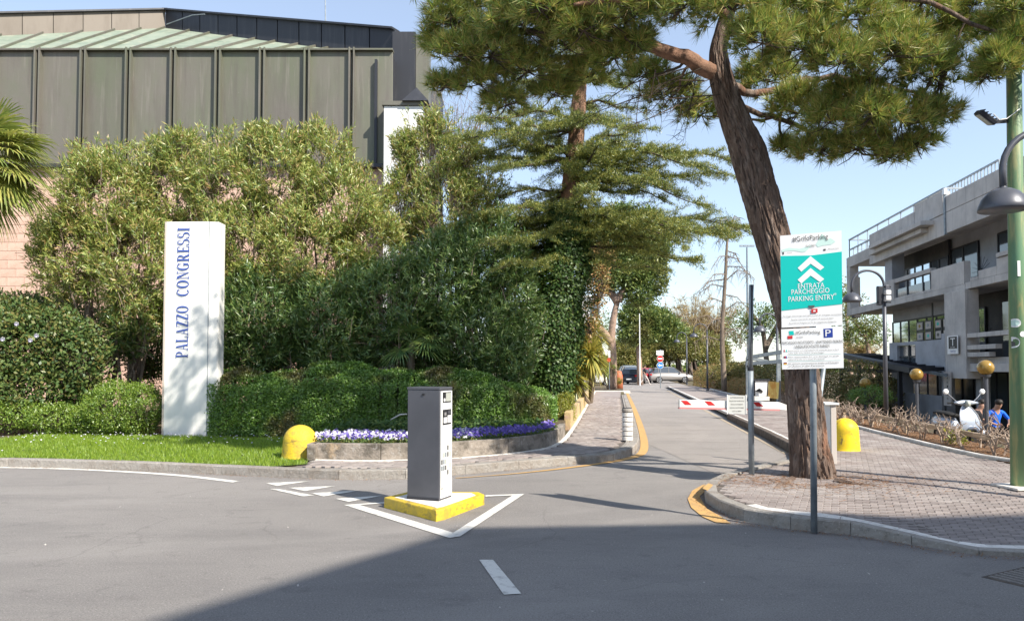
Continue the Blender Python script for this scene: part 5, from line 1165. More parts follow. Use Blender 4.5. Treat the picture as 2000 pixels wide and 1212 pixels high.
mb = MB(); lc = (A + B) / 2 + Vector((0, 0, 0)); nl = Vector((-.37, -.93, 0)).normalized(); c = lc + Vector((0, 0, wfz(.935) - lc.z)) + nl * .004
mb.add([c + u1 * .018 * cos(a) + Vector((0, 0, .014 * sin(a))) + nl * .004 for a in np.linspace(0, 2 * pi, 14, endpoint=False)], [tuple(range(14))]); mb.build('lock', M['black'], tm)
mb = MB(); mb.slab([B + nl * .0 + Vector((0, 0, 0)), A, A + Vector((0, 0, .03)), B + Vector((0, 0, .03))], nl * .01); mb.build('plinth', M['dark_metal'], tm)
# broken pale twig beside the machine, growing from the hedge
mb = MB(); mb.tube([P(795, 808, 15.0), P(782, 809, 15.0), P(765, 818, 15.1), P(749, 832, 15.2)], [.012, .016, .014, .006], 6); o = mb.build('dry_branch', M['white_stone']); tag(o, 'pale bare branch sticking out of the clipped hedge left of the ticket machine', 'branch')

# ================================================================== BARRIER
cb = thing('barrier_cabinet', 'slim white and grey barrier cabinet between the pine trunk and the bright yellow bollard', 'barrier cabinet', G(1624, 905, PZ))
g0 = G(1629, 906, PZ); zt = P(0, 790, g0.y).z
mb = MB(); a = P(1613, 905, g0.y).x; m_ = P(1624, 905, g0.y).x; b = P(1634.5, 905, g0.y).x
mb.prism([(a, g0.y + .16), (m_, g0.y + .01), (m_ + .01, g0.y + .3), (a + .02, g0.y + .36)], .12, zt); mb.build('white_side', M['white'], cb, bevel=.006)
mb = MB(); mb.prism([(m_ + .003, g0.y), (b, g0.y - .01), (b + .02, g0.y + .3), (m_ + .014, g0.y + .3)], .12, zt - .004); mb.build('grey_door', M['cloth_white'], cb, bevel=.006)
mb = MB(); mb.box(((a + b) / 2 + .01, g0.y + .17, zt + .015), (b - a + .05, .42, .03)); mb.build('cap', M['white'], cb, bevel=.006)
bm_ = thing('lane_barrier', 'lowered white barrier boom with red slanted blocks and a hanging notice plate across the lane', 'barrier', P(1330, 787, 11.55))
YB = 11.55
def bpt(x, y, o=0): return P(x, y, YB + o)
z0, z1 = bpt(0, 796).z, bpt(0, 779).z
p0 = bpt(1327, 787); p1 = bpt(1522, 791)
mb = MB(); mb.slab([bpt(1327, 795), bpt(1523, 799), bpt(1523, 785), bpt(1327, 780)], Vector((0, .07, 0))); mb.build('boom', M['white'], bm_, bevel=.008, recalc=True)
mb = MB(); mb.bar(bpt(1326, 796) + Vector((0, .03, -.004)), bpt(1523, 800) + Vector((0, .03, -.004)), .08, .02); mb.build('rubber_edge', mat('pink_rubber', (.6, .25, .25), .7), bm_)
mb = MB(); mb.slab([bpt(1523, 785), bpt(1523, 799), bpt(1560, 803), bpt(1560, 799)], Vector((0, .04, 0))); mb.build('boom_end', M['white'], bm_, recalc=True)
mb = MB(); mb.bar(bpt(1545, 801, .02), Vector((a + .05, g0.y + .2, zt - .1)), .06, .07); mb.build('boom_root', M['galv'], bm_)
for x, y in ((1339, 786), (1385, 787), (1479, 789), (1352 + 82, 788)):
    if x == 1434: continue
    m = MB(); m.slab([bpt(x - 9, y - 4.4, -.004), bpt(x + 3, y - 4, -.004), bpt(x + 12, y + 4, -.004), bpt(x - 1, y + 4, -.004)], Vector((0, .003, 0))); m.build('red_block', M['red'], bm_, recalc=True)
m = MB(); m.slab([bpt(1421, 771, -.02), bpt(1459, 772, -.02), bpt(1456, 809, -.02), bpt(1421, 806, -.02)], Vector((0, .012, 0))); m.build('notice_plate', mat('notice_grey', (.55, .56, .54), .5), bm_, recalc=True)
for k, (tx, ww) in enumerate((('ATTENZIONE', 26), ('PASSAGGIO RISERVATO', 29), ('VEICOLI AUTORIZZATI', 24), ('NON SOSTARE', 27), ('SOTTO LA SBARRA', 18))):
    c = bpt(1439, 776 + k * 6.6, -.021); s = YB / F; put_text('notice_line', tx, c, Vector((1, 0, 0)), Vector((0, 0, 1)), Vector((0, -1, 0)), 2.6 * s, ww * s, M['gray_print'], bm_, .002)
for sx in (1420.5, 1457): m = MB(); m.bar(bpt(sx, 770, -.022), bpt(sx, 808, -.022), .012, .012); m.build('plate_edge', M['white'], bm_)

# ================================================================== POLES AND SIGNS
pb = G(1468, 926, PZ); po = thing('steel_post', 'tall plain grey steel post on the pavement corner left of the pine trunk', 'post', pb)
s = pb.y / F; zj = P(0, 722, pb.y).z; zt = P(0, 556, pb.y).z; xt = P(1467.5, 556, pb.y).x
mb = MB(); mb.tube([pb + Vector((0, 0, -.02)), Vector((pb.x, pb.y, zj))], 5.6 * s, 14); mb.build('lower_tube', M['galv'], po, smooth=True)
mb = MB(); mb.tube([Vector((pb.x, pb.y, zj)), Vector((xt, pb.y, zt))], 4.4 * s, 12); mb.build('upper_tube', M['galv'], po, smooth=True)
mb = MB(); mb.bar(Vector((pb.x - .005, pb.y - 4.4 * s, zj + .02)), Vector((xt - .005, pb.y - 4.4 * s, zt)), .012, .008); mb.build('slot', M['dark_metal'], po)
mb = MB(); mb.lathe([(5.9 * s, -.012), (5.9 * s, .03), (4.4 * s, .04)], (pb.x, pb.y, zj), 14); mb.build('collar', M['dark_metal'], po)
ap = G(1609, 905, PZ) + Vector((.02, .5, 0)); o = MB(); o.tube([ap, Vector((P(1611, 700, ap.y).x, ap.y, P(0, 700, ap.y).z))], .035, 10); o = o.build('thin_post', M['galv'], smooth=True); tag(o, 'thin grey post rising behind the barrier cabinet, mostly hidden by the parking sign', 'post')

sg = G(1590, 1041); sgn = thing('parking_sign', 'two-panel teal and white parking entry sign on a grey post at the kerb', 'sign', sg)
s = sg.y / F
mb = MB(); mb.tube([sg + Vector((0, 0, -.02)), Vector((P(1586, 460, sg.y).x, sg.y, P(0, 470, sg.y).z))], 6.3 * s, 14); mb.build('post', M['galv'], sgn, smooth=True)
# panel plane: right edge a little nearer
yl, yr = sg.y + .02, sg.y - .13
def SP(px, py):      # on the sign plane
    xa, xb = P(1524, 500, yl).x, P(1644, 500, yr).x
    d = ray(px, py); k = (yr - yl) / (xb - xa); t = (yl - k * xa) / (d.y - k * d.x) ; return Vector((d.x * t, d.y * t, H0 + d.z * t))
aL, aR = SP(1524, 550), SP(1644, 550); UX = (aR - aL); UX.z = 0; UX.normalize(); UZ = Vector((0, 0, 1)); NR = Vector((UX.y, -UX.x, 0))
if NR.y > 0: NR = -NR
def panel(name, pts, material, off, th=.002): m = MB(); m.slab([SP(*p) + NR * off for p in pts], NR * th); return m.build(name, M[material], sgn, recalc=True)
o1 = .045
panel('upper_panel', [(1523, 462), (1642, 452), (1644, 635), (1526, 640)], 'sign_white', o1, -.012)
panel('lower_panel', [(1525, 643), (1644.5, 637), (1646.5, 718), (1527, 721)], 'sign_white', o1, -.012)
panel('teal_field', [(1523.6, 501), (1583, 500), (1642.6, 492.5), (1643.6, 594), (1525.4, 607)], 'teal', o1 + .001)
for dy in (0, 23): panel('chevron', [(1582, 501.5 + dy), (1608.5, 523 + dy), (1600.5, 529 + dy), (1582, 516 + dy), (1564, 531.5 + dy), (1557, 524.5 + dy)], 'sign_white', o1 + .004)
panel('map_print', [(1526, 489), (1540, 485), (1560, 487), (1572, 484), (1585, 480), (1572, 493), (1566, 494), (1550, 491), (1534, 492), (1526, 494)], 'pale_teal', o1 + .001, .001)
panel('map_print', [(1592, 479), (1600, 466), (1604, 458), (1609, 462), (1614, 470), (1620, 466), (1631, 473), (1622, 479), (1606, 481), (1596, 484)], 'pale_teal', o1 + .001, .001)
def stx(body, px, py, wpx, hpx, m='black', slope=-.055, name='lettering'):
    c = SP(px, py); k = c.y / F; ux = (SP(px + 20, py + 20 * slope) - SP(px - 20, py - 20 * slope)).normalized()
    return put_text(name, body, c, ux, UZ, NR, hpx * k, wpx * k, M[m], sgn, o1 + .006)
stx('#GrifoParking', 1581, 467.5, 65, 13.5, 'gray_print', -.09); stx('ISOLA DI GRADO', 1581.5, 481.5, 17, 4.6, 'gray_print', -.07)
stx('COMUNE', 1541, 495, 10, 1.6, 'gray_print'); stx('SERVIZI PARCHEGGI', 1626, 487, 20, 1.8, 'gray_print')
panel('small_emblem', [(1527.5, 493.5), (1530.5, 493.3), (1530.5, 498), (1527.5, 498.2)], 'gray_print', o1 + .001); panel('small_emblem', [(1607, 487.5), (1611.5, 487.2), (1611.5, 490.6), (1607, 491)], 'gray_print', o1 + .001)
stx('ENTRATA', 1583, 558.5, 48, 9.6, 'sign_white'); stx('PARCHEGGIO', 1581.5, 569.3, 69, 10, 'sign_white'); stx('PARKING ENTRY', 1583, 582.5, 83, 10, 'sign_white'); stx('*', 1629.5, 575, 5, 5, 'sign_white')
panel('badge', [(1583, 604), (1595.5, 603), (1595.5, 611), (1583.5, 612)], 'red', o1 + .006, .001); panel('badge_mark', [(1587, 606.4), (1591.5, 606), (1591.5, 609), (1587, 609.4)], 'sign_white', o1 + .008, .001)
panel('badge', [(1577, 597.5), (1590, 596.5), (1588, 602), (1580, 602.6)], 'gray_print', o1 + .006, .001)
stx('Parcheggio riservato agli utenti della struttura per emergenza e prenotazione', 1586, 616.5, 108, 3.2, 'gray_print', -.04); stx('Parking reserved for the guests of reserved island', 1585, 623.5, 76, 3.2, 'gray_print', -.04); stx('Reservierter Parkplatz nur für die angegebenen Kategorien', 1586, 630.3, 86, 3.2, 'gray_print', -.04)
# lower panel
panel('badge', [(1537.3, 656), (1547, 655.5), (1547, 661.5), (1537.3, 662)], 'red', o1 + .002, .001); panel('badge', [(1540, 646.5), (1549, 646), (1550, 654), (1541, 654)], 'teal', o1 + .002, .001)
stx('#GrifoParking', 1576.5, 650, 45, 8.5, 'gray_print', -.03); stx('ISOLA DI GRADO', 1561, 658.5, 12, 3, 'gray_print', -.03)
panel('blue_square', [(1607, 642.2), (1624.8, 641.3), (1625.4, 658.5), (1607.8, 659.5)], 'blue_sign', o1 + .001, .001); stx('P', 1616, 650.3, 10, 13, 'sign_white', -.04)
stx('PARCHEGGIO INCUSTODITO - UNATTENDED PARKING', 1585, 668, 110, 5.6, 'gray_print', -.03); stx('UNBEAUFSICHTIGTES PARKEN', 1584.5, 676.3, 63, 5.6, 'gray_print', -.03)
for k, (l1, l2) in enumerate((('Buona sosta: non rispondiamo di eventuali danni o furti', 'subiti dalle auto lasciate nel parcheggio.'), ('Not responsible for any damage or theft', 'suffered by the cars inside the parking.'), ('Wir sind nicht verantwortlich für Schäden und Diebstähle', 'an Autos in der Parkzone.'))):
    y = 684 + k * 12.3; stx(l1, 1582 + 5, y, 92, 2.9, 'gray_print', -.025); stx(l2, 1574, y + 5.4, 66, 2.9, 'gray_print', -.025)
    if k < 2: panel('rule', [(1540, y + 8.8), (1641, y + 6.3), (1641, y + 6.9), (1540, y + 9.4)], 'pale_teal', o1 + .001, .001)
    cols = (('red', 'sign_white', 'teal'), ('gray_print', 'red', 'blue_sign'), ('black', 'red', 'yellow'))[k]
    for j, cc in enumerate(cols):
        if k != 2: panel('flag', [(1530 + j * 2, y - 1), (1532 + j * 2, y - 1.05), (1532 + j * 2, y + 3), (1530 + j * 2, y + 3.05)], cc, o1 + .001, .001)
        else: panel('flag', [(1530, y - 1 + j * 1.3), (1536, y - 1.1 + j * 1.3), (1536, y + .2 + j * 1.3), (1530, y + .3 + j * 1.3)], cc, o1 + .001, .001)
for y in (500, 600, 670): m = MB(); c = SP(1587, y); m.bar(c - UX * .12 + NR * .03, c + UX * .12 + NR * .03, .012, .03); m.build('bracket', M['galv'], sgn)

# green lamp post at the right edge
gb = G(1990, 952, PZ); gp = thing('green_pole', 'thick weathered green pole with round stickers at the right edge of the pavement', 'pole', gb)
s = gb.y / F; xt = P(1981, 0, gb.y).x
mb = MB(); mb.tube([gb + Vector((0, 0, -.03)), Vector(((gb.x * .6 + xt * .4), gb.y, 3)), Vector((xt, gb.y, 7.5))], [14.2 * s, 13.6 * s, 12.8 * s], 28); mb.build('shaft', M['green_paint'], gp, smooth=True)
mb = MB(); mb.box(gb + Vector((0, 0, .015)), (.42, .42, .03), rz=.15); mb.build('base_plate', M['white_stone'], gp, bevel=.01)
def sticker(px, py, rpx, material, name='sticker', ring=None, dx=-.03):
    c = P(px, py, gb.y - 14 * s); m = MB(); rr = rpx * s; cxp = gb.x - .005
    def on(a, b): 
        x = c.x + a; R_ = 14.05 * s; cc_ = gb.x + (xt - gb.x) * (c.z / 7.5); dd = max(-R_ * .98, min(R_ * .98, x - cc_)); return Vector((cc_ + dd * 1.01, gb.y - math.sqrt(R_ * R_ - dd * dd) - (.003 if ring is None else .0045), c.z + b))
    n = 18; vs = [on(0, 0)] + [on(rr * cos(t), rr * sin(t)) for t in np.linspace(0, 2 * pi, n, endpoint=False)]; m.add(vs, [(0, 1 + i, 1 + (i + 1) % n) for i in range(n)]); return m.build(name, M[material], gp)
sticker(1985.5, 630, 8.6, 'sign_white'); sticker(1985.5, 630, 6, 'pale_teal', ring=1); sticker(1981.5, 668, 11, 'sign_white'); sticker(1980, 671, 6, 'gray_print', ring=1); sticker(1997.5, 652, 5.5, 'sign_white')
m = MB(); c = P(1990, 524, gb.y - 14.4 * s); m.box(c, (.035, .006, .19)); m.build('reflector_strip', M['sign_white'], gp)
fl = thing('floodlight', 'small black floodlight tilted upward on the left side of the green pole', 'floodlight', P(1965, 235, gb.y))
m = MB(); c = P(1925, 230, gb.y - .05); R = Matrix.Rotation(radians(38), 3, 'Y') @ Matrix.Rotation(radians(20), 3, 'X'); m.box(c, (.24, .2, .06), R=R); m.build('lamp_body', M['dark_metal'], fl, bevel=.012)
m = MB(); m.box(c + R @ Vector((0, 0, -.034)), (.2, .16, .006), R=R); m.build('lamp_glass', M['lamp_glass'], fl)
m = MB()
for k in range(5): m.box(c + R @ Vector((-.09 + k * .045, 0, .04)), (.006, .17, .03), R=R)
m.build('cooling_fins', M['dark_metal'], fl)
m = MB(); m.bar(P(1940, 238, gb.y - .05), P(1969, 236, gb.y), .02, .05); m.build('bracket', M['dark_metal'], fl)
m = MB(); m.tube([P(1940, 222, gb.y - .1), P(1952, 234, gb.y - .12), P(1966, 232, gb.y - .12), P(1980, 222, gb.y - .12), P(1994, 210, gb.y - .1)], .006, 5); m.build('cable', M['sign_white'], fl)

# ================================================================== BELL LAMPS
def bell_lamp(label, hx, y_bot, Y, px_pole, dia=.46, ground=0.12, head_side=1, devices=False, polebase=None, both=False):
    c = P(hx, y_bot, Y); r = dia / 2; R = abs(P(px_pole, y_bot, Y).x - c.x) / 2
    pole_x = P(px_pole, y_bot, Y).x; t = thing('street_lamp', label, 'street lamp', (pole_x, Y, ground), 'bell-shaped lamps on curved arms')
    mb = MB(); mb.lathe([(r * 1.0, 0), (r * 1.02, .012), (r * .985, r * .22), (r * .86, r * .52), (r * .62, r * .8), (r * .3, r * .97), (r * .13, r * 1.0), (.14 * r, r * 1.12), (r * .12, r * 1.2)], c, 32); mb.build('lamp_shade', M['lamp_grey'], t, smooth=True)
    mb = MB(); mb.lathe([(0, .03), (r * .55, .03), (r * .8, .045), (r * .93, .02), (r * .96, .005)], c + Vector((0, 0, .004)), 28); mb.build('diffuser', M['lamp_glass'], t)
    topz = c.z + r * 1.15; sg_ = 1 if pole_x > c.x else -1
    arc = [Vector((c.x, Y, topz - .02)), Vector((c.x, Y, topz + R * .35))] + [Vector((c.x + sg_ * (R - R * cos(a)), Y, topz + R * .35 + R * .95 * sin(a))) for a in np.linspace(.15, pi - .1, 16)] + [Vector((pole_x, Y, topz + R * .2)), Vector((pole_x, Y, topz - R * .2))]
    mb = MB(); mb.tube(arc, .036, 12); mb.build('curved_arm', M['lamp_grey'], t, smooth=True)
    mb = MB(); mb.tube([Vector((pole_x, Y, ground)), Vector((pole_x, Y, topz + R * .15))], [.062, .05], 14); mb.build('pole', M['lamp_grey'], t, smooth=True)
    mb = MB(); mb.lathe([(.085, 0), (.085, .1), (.06, .13)], (pole_x, Y, ground), 16); mb.build('pole_foot', M['lamp_grey'], t)
    return t
bell_lamp('large grey bell lamp hanging close at the right edge in front of the green pole', 1960, 411, 8.2, 2126, dia=.5)
l2 = bell_lamp('grey bell lamp on a tall dark pole with loudspeaker boxes right of the parking sign', 1664, 589, 20.5, 1727, dia=.5)
x = P(1727, 560, 20.5).x
for (px_, py_, w_, h_, mm) in ((1718, 578, .12, .5, 'dark_metal'), (1731, 566, .1, .25, 'lamp_grey')): m = MB(); c = P(px_, py_, 20.4); m.box(c, (w_, .15, h_)); m.build('control_box', M[mm], l2, bevel=.01)
for py_ in (571, 582): m = MB(); c = P(1733.5, py_, 20.3); m.box(c, (.14, .14, .12)); m.build('speaker', M['sign_white'], l2, bevel=.02)
for py_ in (560, 590): m = MB(); c = P(1726, py_, 20.4); m.box(c, (.38, .05, .04)); m.build('crossbar', M['dark_metal'], l2)
bell_lamp('distant bell lamp by the orange hedge right of the silver car', 1355, 658, 46, 1381, dia=.5)
bell_lamp('distant bell lamp just behind the tall plain steel post', 1484, 648, 30, 1518, dia=.5)
bell_lamp('farthest bell lamp, small against the row of round trees above the silver car', 1322, 668, 62, 1341, dia=.5)
# ================================================================== CONCRETE CAFE BUILDING (right)
QF = 13.75
NB = Vector((1, -TQ, 0)).normalized()            # into the building
cafe = thing('concrete_building', 'grey exposed-concrete building with balconies and roof railings behind the green pole', 'building', RQ(QF, 30, -1.2))
def pxY(px, q=QF): return q * F / (px - 1203.0)
def seg(name, px0, px1, z0, z1, material='concrete', q=QF, depth=.25, z0b=None, z1b=None, bevel=.012):
    """wall piece on the facade plane from photograph column px0 (far) to px1 (near)"""
    A = RQ(q, pxY(px0, q)); B = RQ(q, pxY(px1, q)); z0b = z0 if z0b is None else z0b; z1b = z1 if z1b is None else z1b
    m = MB(); m.slab([Vector((A.x, A.y, z0)), Vector((B.x, B.y, z0b)), Vector((B.x, B.y, z1b)), Vector((A.x, A.y, z1))], NB * depth)
    return m.build(name, M[material], cafe, bevel=bevel, recalc=True)
NE = 2150
# roof parapet: far beam, cornice, two upper parapet slabs split by a joint
seg('roof_beam', 1701, 1849, 7.1, 7.98); seg('roof_parapet', 1701.5, 1790, 8.0, 8.7, depth=.3, q=QF - .05); seg('roof_parapet', 1791, 1847, 8.0, 8.95, depth=.3, q=QF - .03)
seg('cornice', 1700, 1803, 7.72, 7.92, q=QF - .55, depth=.56); seg('cornice', 1700, 1803, 7.5, 7.7, q=QF - .3, depth=.3)
seg('roof_parapet', 1851, NE, 8.02, 8.68, depth=.3); seg('roof_beam', 1851, NE, 7.14, 8.0, depth=.3)
seg('joint_downpipe', 1848.2, 1850.6, 7.1, 8.9, 'galv', q=QF - .06, depth=.12, bevel=0)
seg('joint_box', 1846, 1850.5, 8.75, 9.0, 'sign_white', q=QF - .1, depth=.12, bevel=0)
# far loggia
seg('loggia_roof_beam', 1656, 1701, 7.45, 8.05); seg('loggia_floor_beam', 1655, 1733, 4.62, 5.0)
seg('loggia_column', 1656, 1662, 4.9, 7.6, depth=.5); seg('loggia_column', 1664, 1670, 4.9, 7.6, 'dark_wall', q=QF + 2.2, depth=.4); seg('loggia_column', 1731, 1745, 5.0, 7.4, 'concrete_grey', q=QF + .3, depth=.6)
def slabz(name, px0, px1, z, th, q0, q1, material='concrete'):
    a, b = RQ(q0, pxY(px0)), RQ(q0, pxY(px1)); c, d = RQ(q1, pxY(px1)), RQ(q1, pxY(px0)); m = MB(); m.prism([(p.x, p.y) for p in (a, b, c, d)], z, z + th); return m.build(name, M[material], cafe)
slabz('roof_slab', 1657, 2180, 7.55, .35, QF + .26, QF + 9); slabz('upper_floor_slab', 1657, 2180, 4.7, .28, QF + .26, QF + 9); slabz('lower_floor_slab', 1733, 2180, 1.7, .26, QF + .26, QF + 9)
# second-floor balcony front
seg('balcony_beam', 1732, 1887, 4.64, 4.86, q=QF - .02); seg('balcony_post', 1732, 1748, 4.87, 5.94); seg('balcony_rail', 1749, 1820, 5.72, 5.92); seg('balcony_parapet', 1821, 1886, 4.87, 5.78)
seg('balcony_sill', 1749, 1820, 4.87, 4.98); seg('balcony_glass', 1749.5, 1819.5, 4.99, 5.4, 'glass', q=QF + .1, depth=.02, bevel=0)
for p_ in (1773, 1804): seg('glass_bar', p_, p_ + 1.2, 4.98, 5.72, 'dark_metal', q=QF + .06, depth=.04, bevel=0)
seg('balcony_beam', 1888, NE, 4.64, 4.9, q=QF - .02)
for a, b, z in ((1898, 1913, 5.04), (1914, 1949.5, 5.24), (1950, NE, 5.5)): seg('balcony_parapet', a, b, 4.91, z)
seg('balcony_coping', 1949, NE, 5.52, 5.68, q=QF - .08, depth=.4)
# main concrete fin
seg('concrete_fin', 1846, 1887, 1.14, 4.63, q=QF - .14, depth=.5); seg('fin_edge', 1839, 1845.6, 1.14, 3.0, 'concrete_grey', q=QF - .05, depth=.3)
# first floor
seg('first_floor_beam', 1733, 1843, 1.42, 1.62, 'concrete_grey'); seg('first_floor_parapet', 1788, 1843, 1.63, 2.76, 'concrete_grey'); seg('first_floor_post', 1737, 1752, 1.63, 2.8, 'concrete_grey'); seg('first_floor_rail', 1752, 1788, 2.62, 2.78, 'concrete_grey')
seg('window_recess', 1752.5, 1787.5, 1.64, 2.6, 'glass', q=QF + .15, depth=.04, bevel=0); seg('window_bar', 1773, 1776, 1.64, 2.6, 'dark_metal', q=QF + .1, depth=.05, bevel=0); seg('window_bar', 1753, 1787, 2.05, 2.12, 'dark_metal', q=QF + .11, depth=.03, bevel=0)
for z, e in ((2.72, NE), (2.26, 1945), (1.98, 1932)): seg('balcony_slat', 1880, e, z, z + .17, q=QF - .1, depth=.22)
seg('first_floor_beam', 1888, NE, 1.42, 1.72, q=QF - .02)
seg('first_floor_post', 1755, 1762, -1.2, 1.42, 'concrete_grey', q=QF + .2, depth=.5)
# recessed walls
def rec(name, px0, px1, z0, z1, material, q, depth=.1): return seg(name, px0, px1, z0, z1, material, q=q, depth=depth, bevel=0)
QW = QF + 1.9
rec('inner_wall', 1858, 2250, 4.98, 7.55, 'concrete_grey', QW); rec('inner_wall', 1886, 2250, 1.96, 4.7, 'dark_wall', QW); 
def win(px0, px1, z0, z1, q, n, parent=cafe, glass='mirror_glass', fr='dark_metal'):
    A = RQ(q, pxY(px0, q)); B = RQ(q, pxY(px1, q)); fm = MB(); d = NB * -.06
    def at(f, z): v = A.lerp(B, f); return Vector((v.x, v.y, z))
    for f in [i / n for i in range(n + 1)]: fm.bar(at(f, z0), at(f, z1), .07, .07)
    fm.bar(at(0, z0), at(1, z0), .07, .07); fm.bar(at(0, z1), at(1, z1), .07, .07)
    w = fm.build('window', M[fr], parent)
    for i in range(n):
        m = MB(); e = .03; m.slab([at(i / n + e / n, z0 + .04), at((i + 1) / n - e / n, z0 + .04), at((i + 1) / n - e / n, z1 - .04), at(i / n + e / n, z1 - .04)], NB * .012); m.build('pane', M[glass], w, recalc=True)
    return w
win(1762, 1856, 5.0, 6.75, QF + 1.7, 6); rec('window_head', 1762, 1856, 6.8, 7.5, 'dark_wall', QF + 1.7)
win(1745, 1851, 1.98, 4.05, QF + 1.7, 6); rec('window_head', 1745, 1885, 4.1, 4.7, 'concrete_grey', QF + 1.7)
for a, b in ((1862, 1885), (1886, 1915), (1955, 1992)): win(a, b, 5.0, 7.0, QW - .06, 1, glass='glass')
win(1892, 1926, 2.3, 4.1, QW - .08, 2); rec('dark_door', 1960, 1990, 2.0, 4.2, 'glass', QW - .05)
# posters behind the first-floor window
for i, p_ in enumerate((1791, 1807.5, 1827, 1843)):
    for j, z in enumerate((3.36, 2.86)):
        q = QF + 1.2; bd = seg('poster_board', p_, p_ + 14, z - .02, z + .46, 'black', q=q, depth=.03, bevel=0)
        A = RQ(q - .02, pxY(p_ + 1.8, q)); B = RQ(q - .02, pxY(p_ + 12.4, q)); m = MB(); m.face([Vector((A.x, A.y, z + .06)), Vector((B.x, B.y, z + .06)), Vector((B.x, B.y, z + .4)), Vector((A.x, A.y, z + .4))]); m.build('poster', M['cloth_white'], bd)
        c = A.lerp(B, .5); u = (B - A).normalized(); m = MB(); m.face([Vector((c.x, c.y, z + .13)) - NB * .01, Vector((c.x, c.y, z + .23)) + u * .16 - NB * .01, Vector((c.x, c.y, z + .33)) - NB * .01, Vector((c.x, c.y, z + .23)) - u * .16 - NB * .01]); m.build('diamond_print', M[('gold', 'galv', 'teal', 'gray_print')[(i + j) % 4]], bd)
rec('poster_mast', 1821, 1823, 2.7, 4.6, 'black', QF + 1.1, .04)
# ground floor (dark cafe front)
QG = QF + 2.2
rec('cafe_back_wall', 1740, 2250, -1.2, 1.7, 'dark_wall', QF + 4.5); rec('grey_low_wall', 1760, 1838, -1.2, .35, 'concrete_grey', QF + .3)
win(1762, 1792, -.6, 1.35, QG, 1, glass='glass'); win(1793, 1830, -.6, 1.35, QG, 2, glass='glass'); win(1858, 1900, -1.15, 1.35, QG, 2, glass='glass'); win(1925, 1990, -1.15, 1.35, QG, 3, glass='glass')
for p_ in (1838, 1905, 1995): rec('ground_column', p_, p_ + 9, -1.2, 1.42, 'concrete_grey', QF + .5, .35)
# roof railings
def railing(name, pts, top, n, midrail=None, bars=None, r=.03, parent=cafe, base=0):
    m = MB()
    for a, b in zip(pts, pts[1:]): m.bar(a + Vector((0, 0, top)), b + Vector((0, 0, top)), .09, .07)
    pp = resample(pts, n); 
    for p in pp: m.bar(p + Vector((0, 0, base)), p + Vector((0, 0, top)), .04, .04)
    if midrail:
        for a, b in zip(pts, pts[1:]): m.bar(a + Vector((0, 0, midrail)), b + Vector((0, 0, midrail)), .04, .04)
    return m.build(name, M['galv'], parent)
railing('roof_railing', [RQ(QF + .1, pxY(1659), 8.05), RQ(QF + .1, pxY(1846), 8.05)], 1.05, 1.6)
railing('roof_railing', [RQ(QF + .1, pxY(1659), 8.05), RQ(QF + .1, pxY(1701), 8.05)], .45, .7)
railing('roof_railing', [RQ(QF + .1, pxY(1659), 8.05), RQ(QF + 7, pxY(1659), 8.05)], 1.05, 1.6, .5)
railing('roof_railing', [RQ(QF + .1, pxY(1846), 8.05), RQ(QF + 6, pxY(1846) , 8.05)], 1.05, 1.6)
q2 = QF + 2.6
railing('stair_railing', [RQ(q2, pxY(1793, q2), 8.05), RQ(q2, pxY(1814, q2), 8.05), RQ(q2, pxY(1960, q2), 8.05)], 2.35, .32, 1.15, base=1.1)
# second-floor balcony spiral chairs / metal coil ornament
for (zc, pq) in ((5.45, 1920), (2.75, 1925)):
    m = MB(); c = RQ(QF + .9, pxY(pq, QF + .9), zc)
    for k in range(9): a = k * pi / 8; u = Vector((-TQ * 0 - .14 * cos(a), -.99 * cos(a), 0)).normalized() if False else Vector((.14, .99, 0)) * cos(a); m.bar(c, c + u * .75 + Vector((0, 0, .55 * sin(a))), .012, .012)
    m.build('fan_ornament', M['dark_metal'], cafe)
# signs on the building
def on_face(px, z, q): v = RQ(q, pxY(px, q)); return Vector((v.x, v.y, z))
ts = thing('tobacconist_sign', 'small white wall sign with a dark square and a large white letter T', 'sign', on_face(1860, 2.15, QF - .3))
q = QF - .24
def fpanel(name, a, b, z0, z1, mm, q, par, th=.02): m = MB(); m.slab([on_face(a, z0, q), on_face(b, z0, q), on_face(b, z1, q), on_face(a, z1, q)], NB * th); return m.build(name, M[mm], par, recalc=True)
fpanel('sign_plate', 1850.5, 1871, 2.12, 2.85, 'sign_white', q, ts); fpanel('dark_square', 1853, 1869, 2.33, 2.81, 'black', q - .012, ts, .01)
fc = -NB; UXF = Vector((-.14, -.99, 0)).normalized()
put_text('letter', 'T', on_face(1861.3, 2.6, q - .02), UXF, UZ, fc, .30, .42, M['sign_white'], ts, .004); put_text('lettering', 'TABACCHI', on_face(1861, 2.23, q - .01), UXF, UZ, fc, .07, .5, M['blue_sign'], ts, .004); put_text('lettering', '24 ORE', on_face(1861, 2.38, q - .02), UXF, UZ, fc, .05, .4, M['sign_white'], ts, .004)
vsn = thing('vertical_sign', 'narrow cream vertical sign with dark letters below the concrete fin', 'sign', on_face(1848, .2, QF - .3))
fpanel('sign_board', 1841.5, 1855, .02, 1.4, 'cloth_white', q, vsn, .05)
for k, ch in enumerate('BARINERA'): put_text('letter', ch, on_face(1849.5, 1.3 - k * .165, q - .002), UXF, UZ, fc, .09, .12, M['black'], vsn, .004)
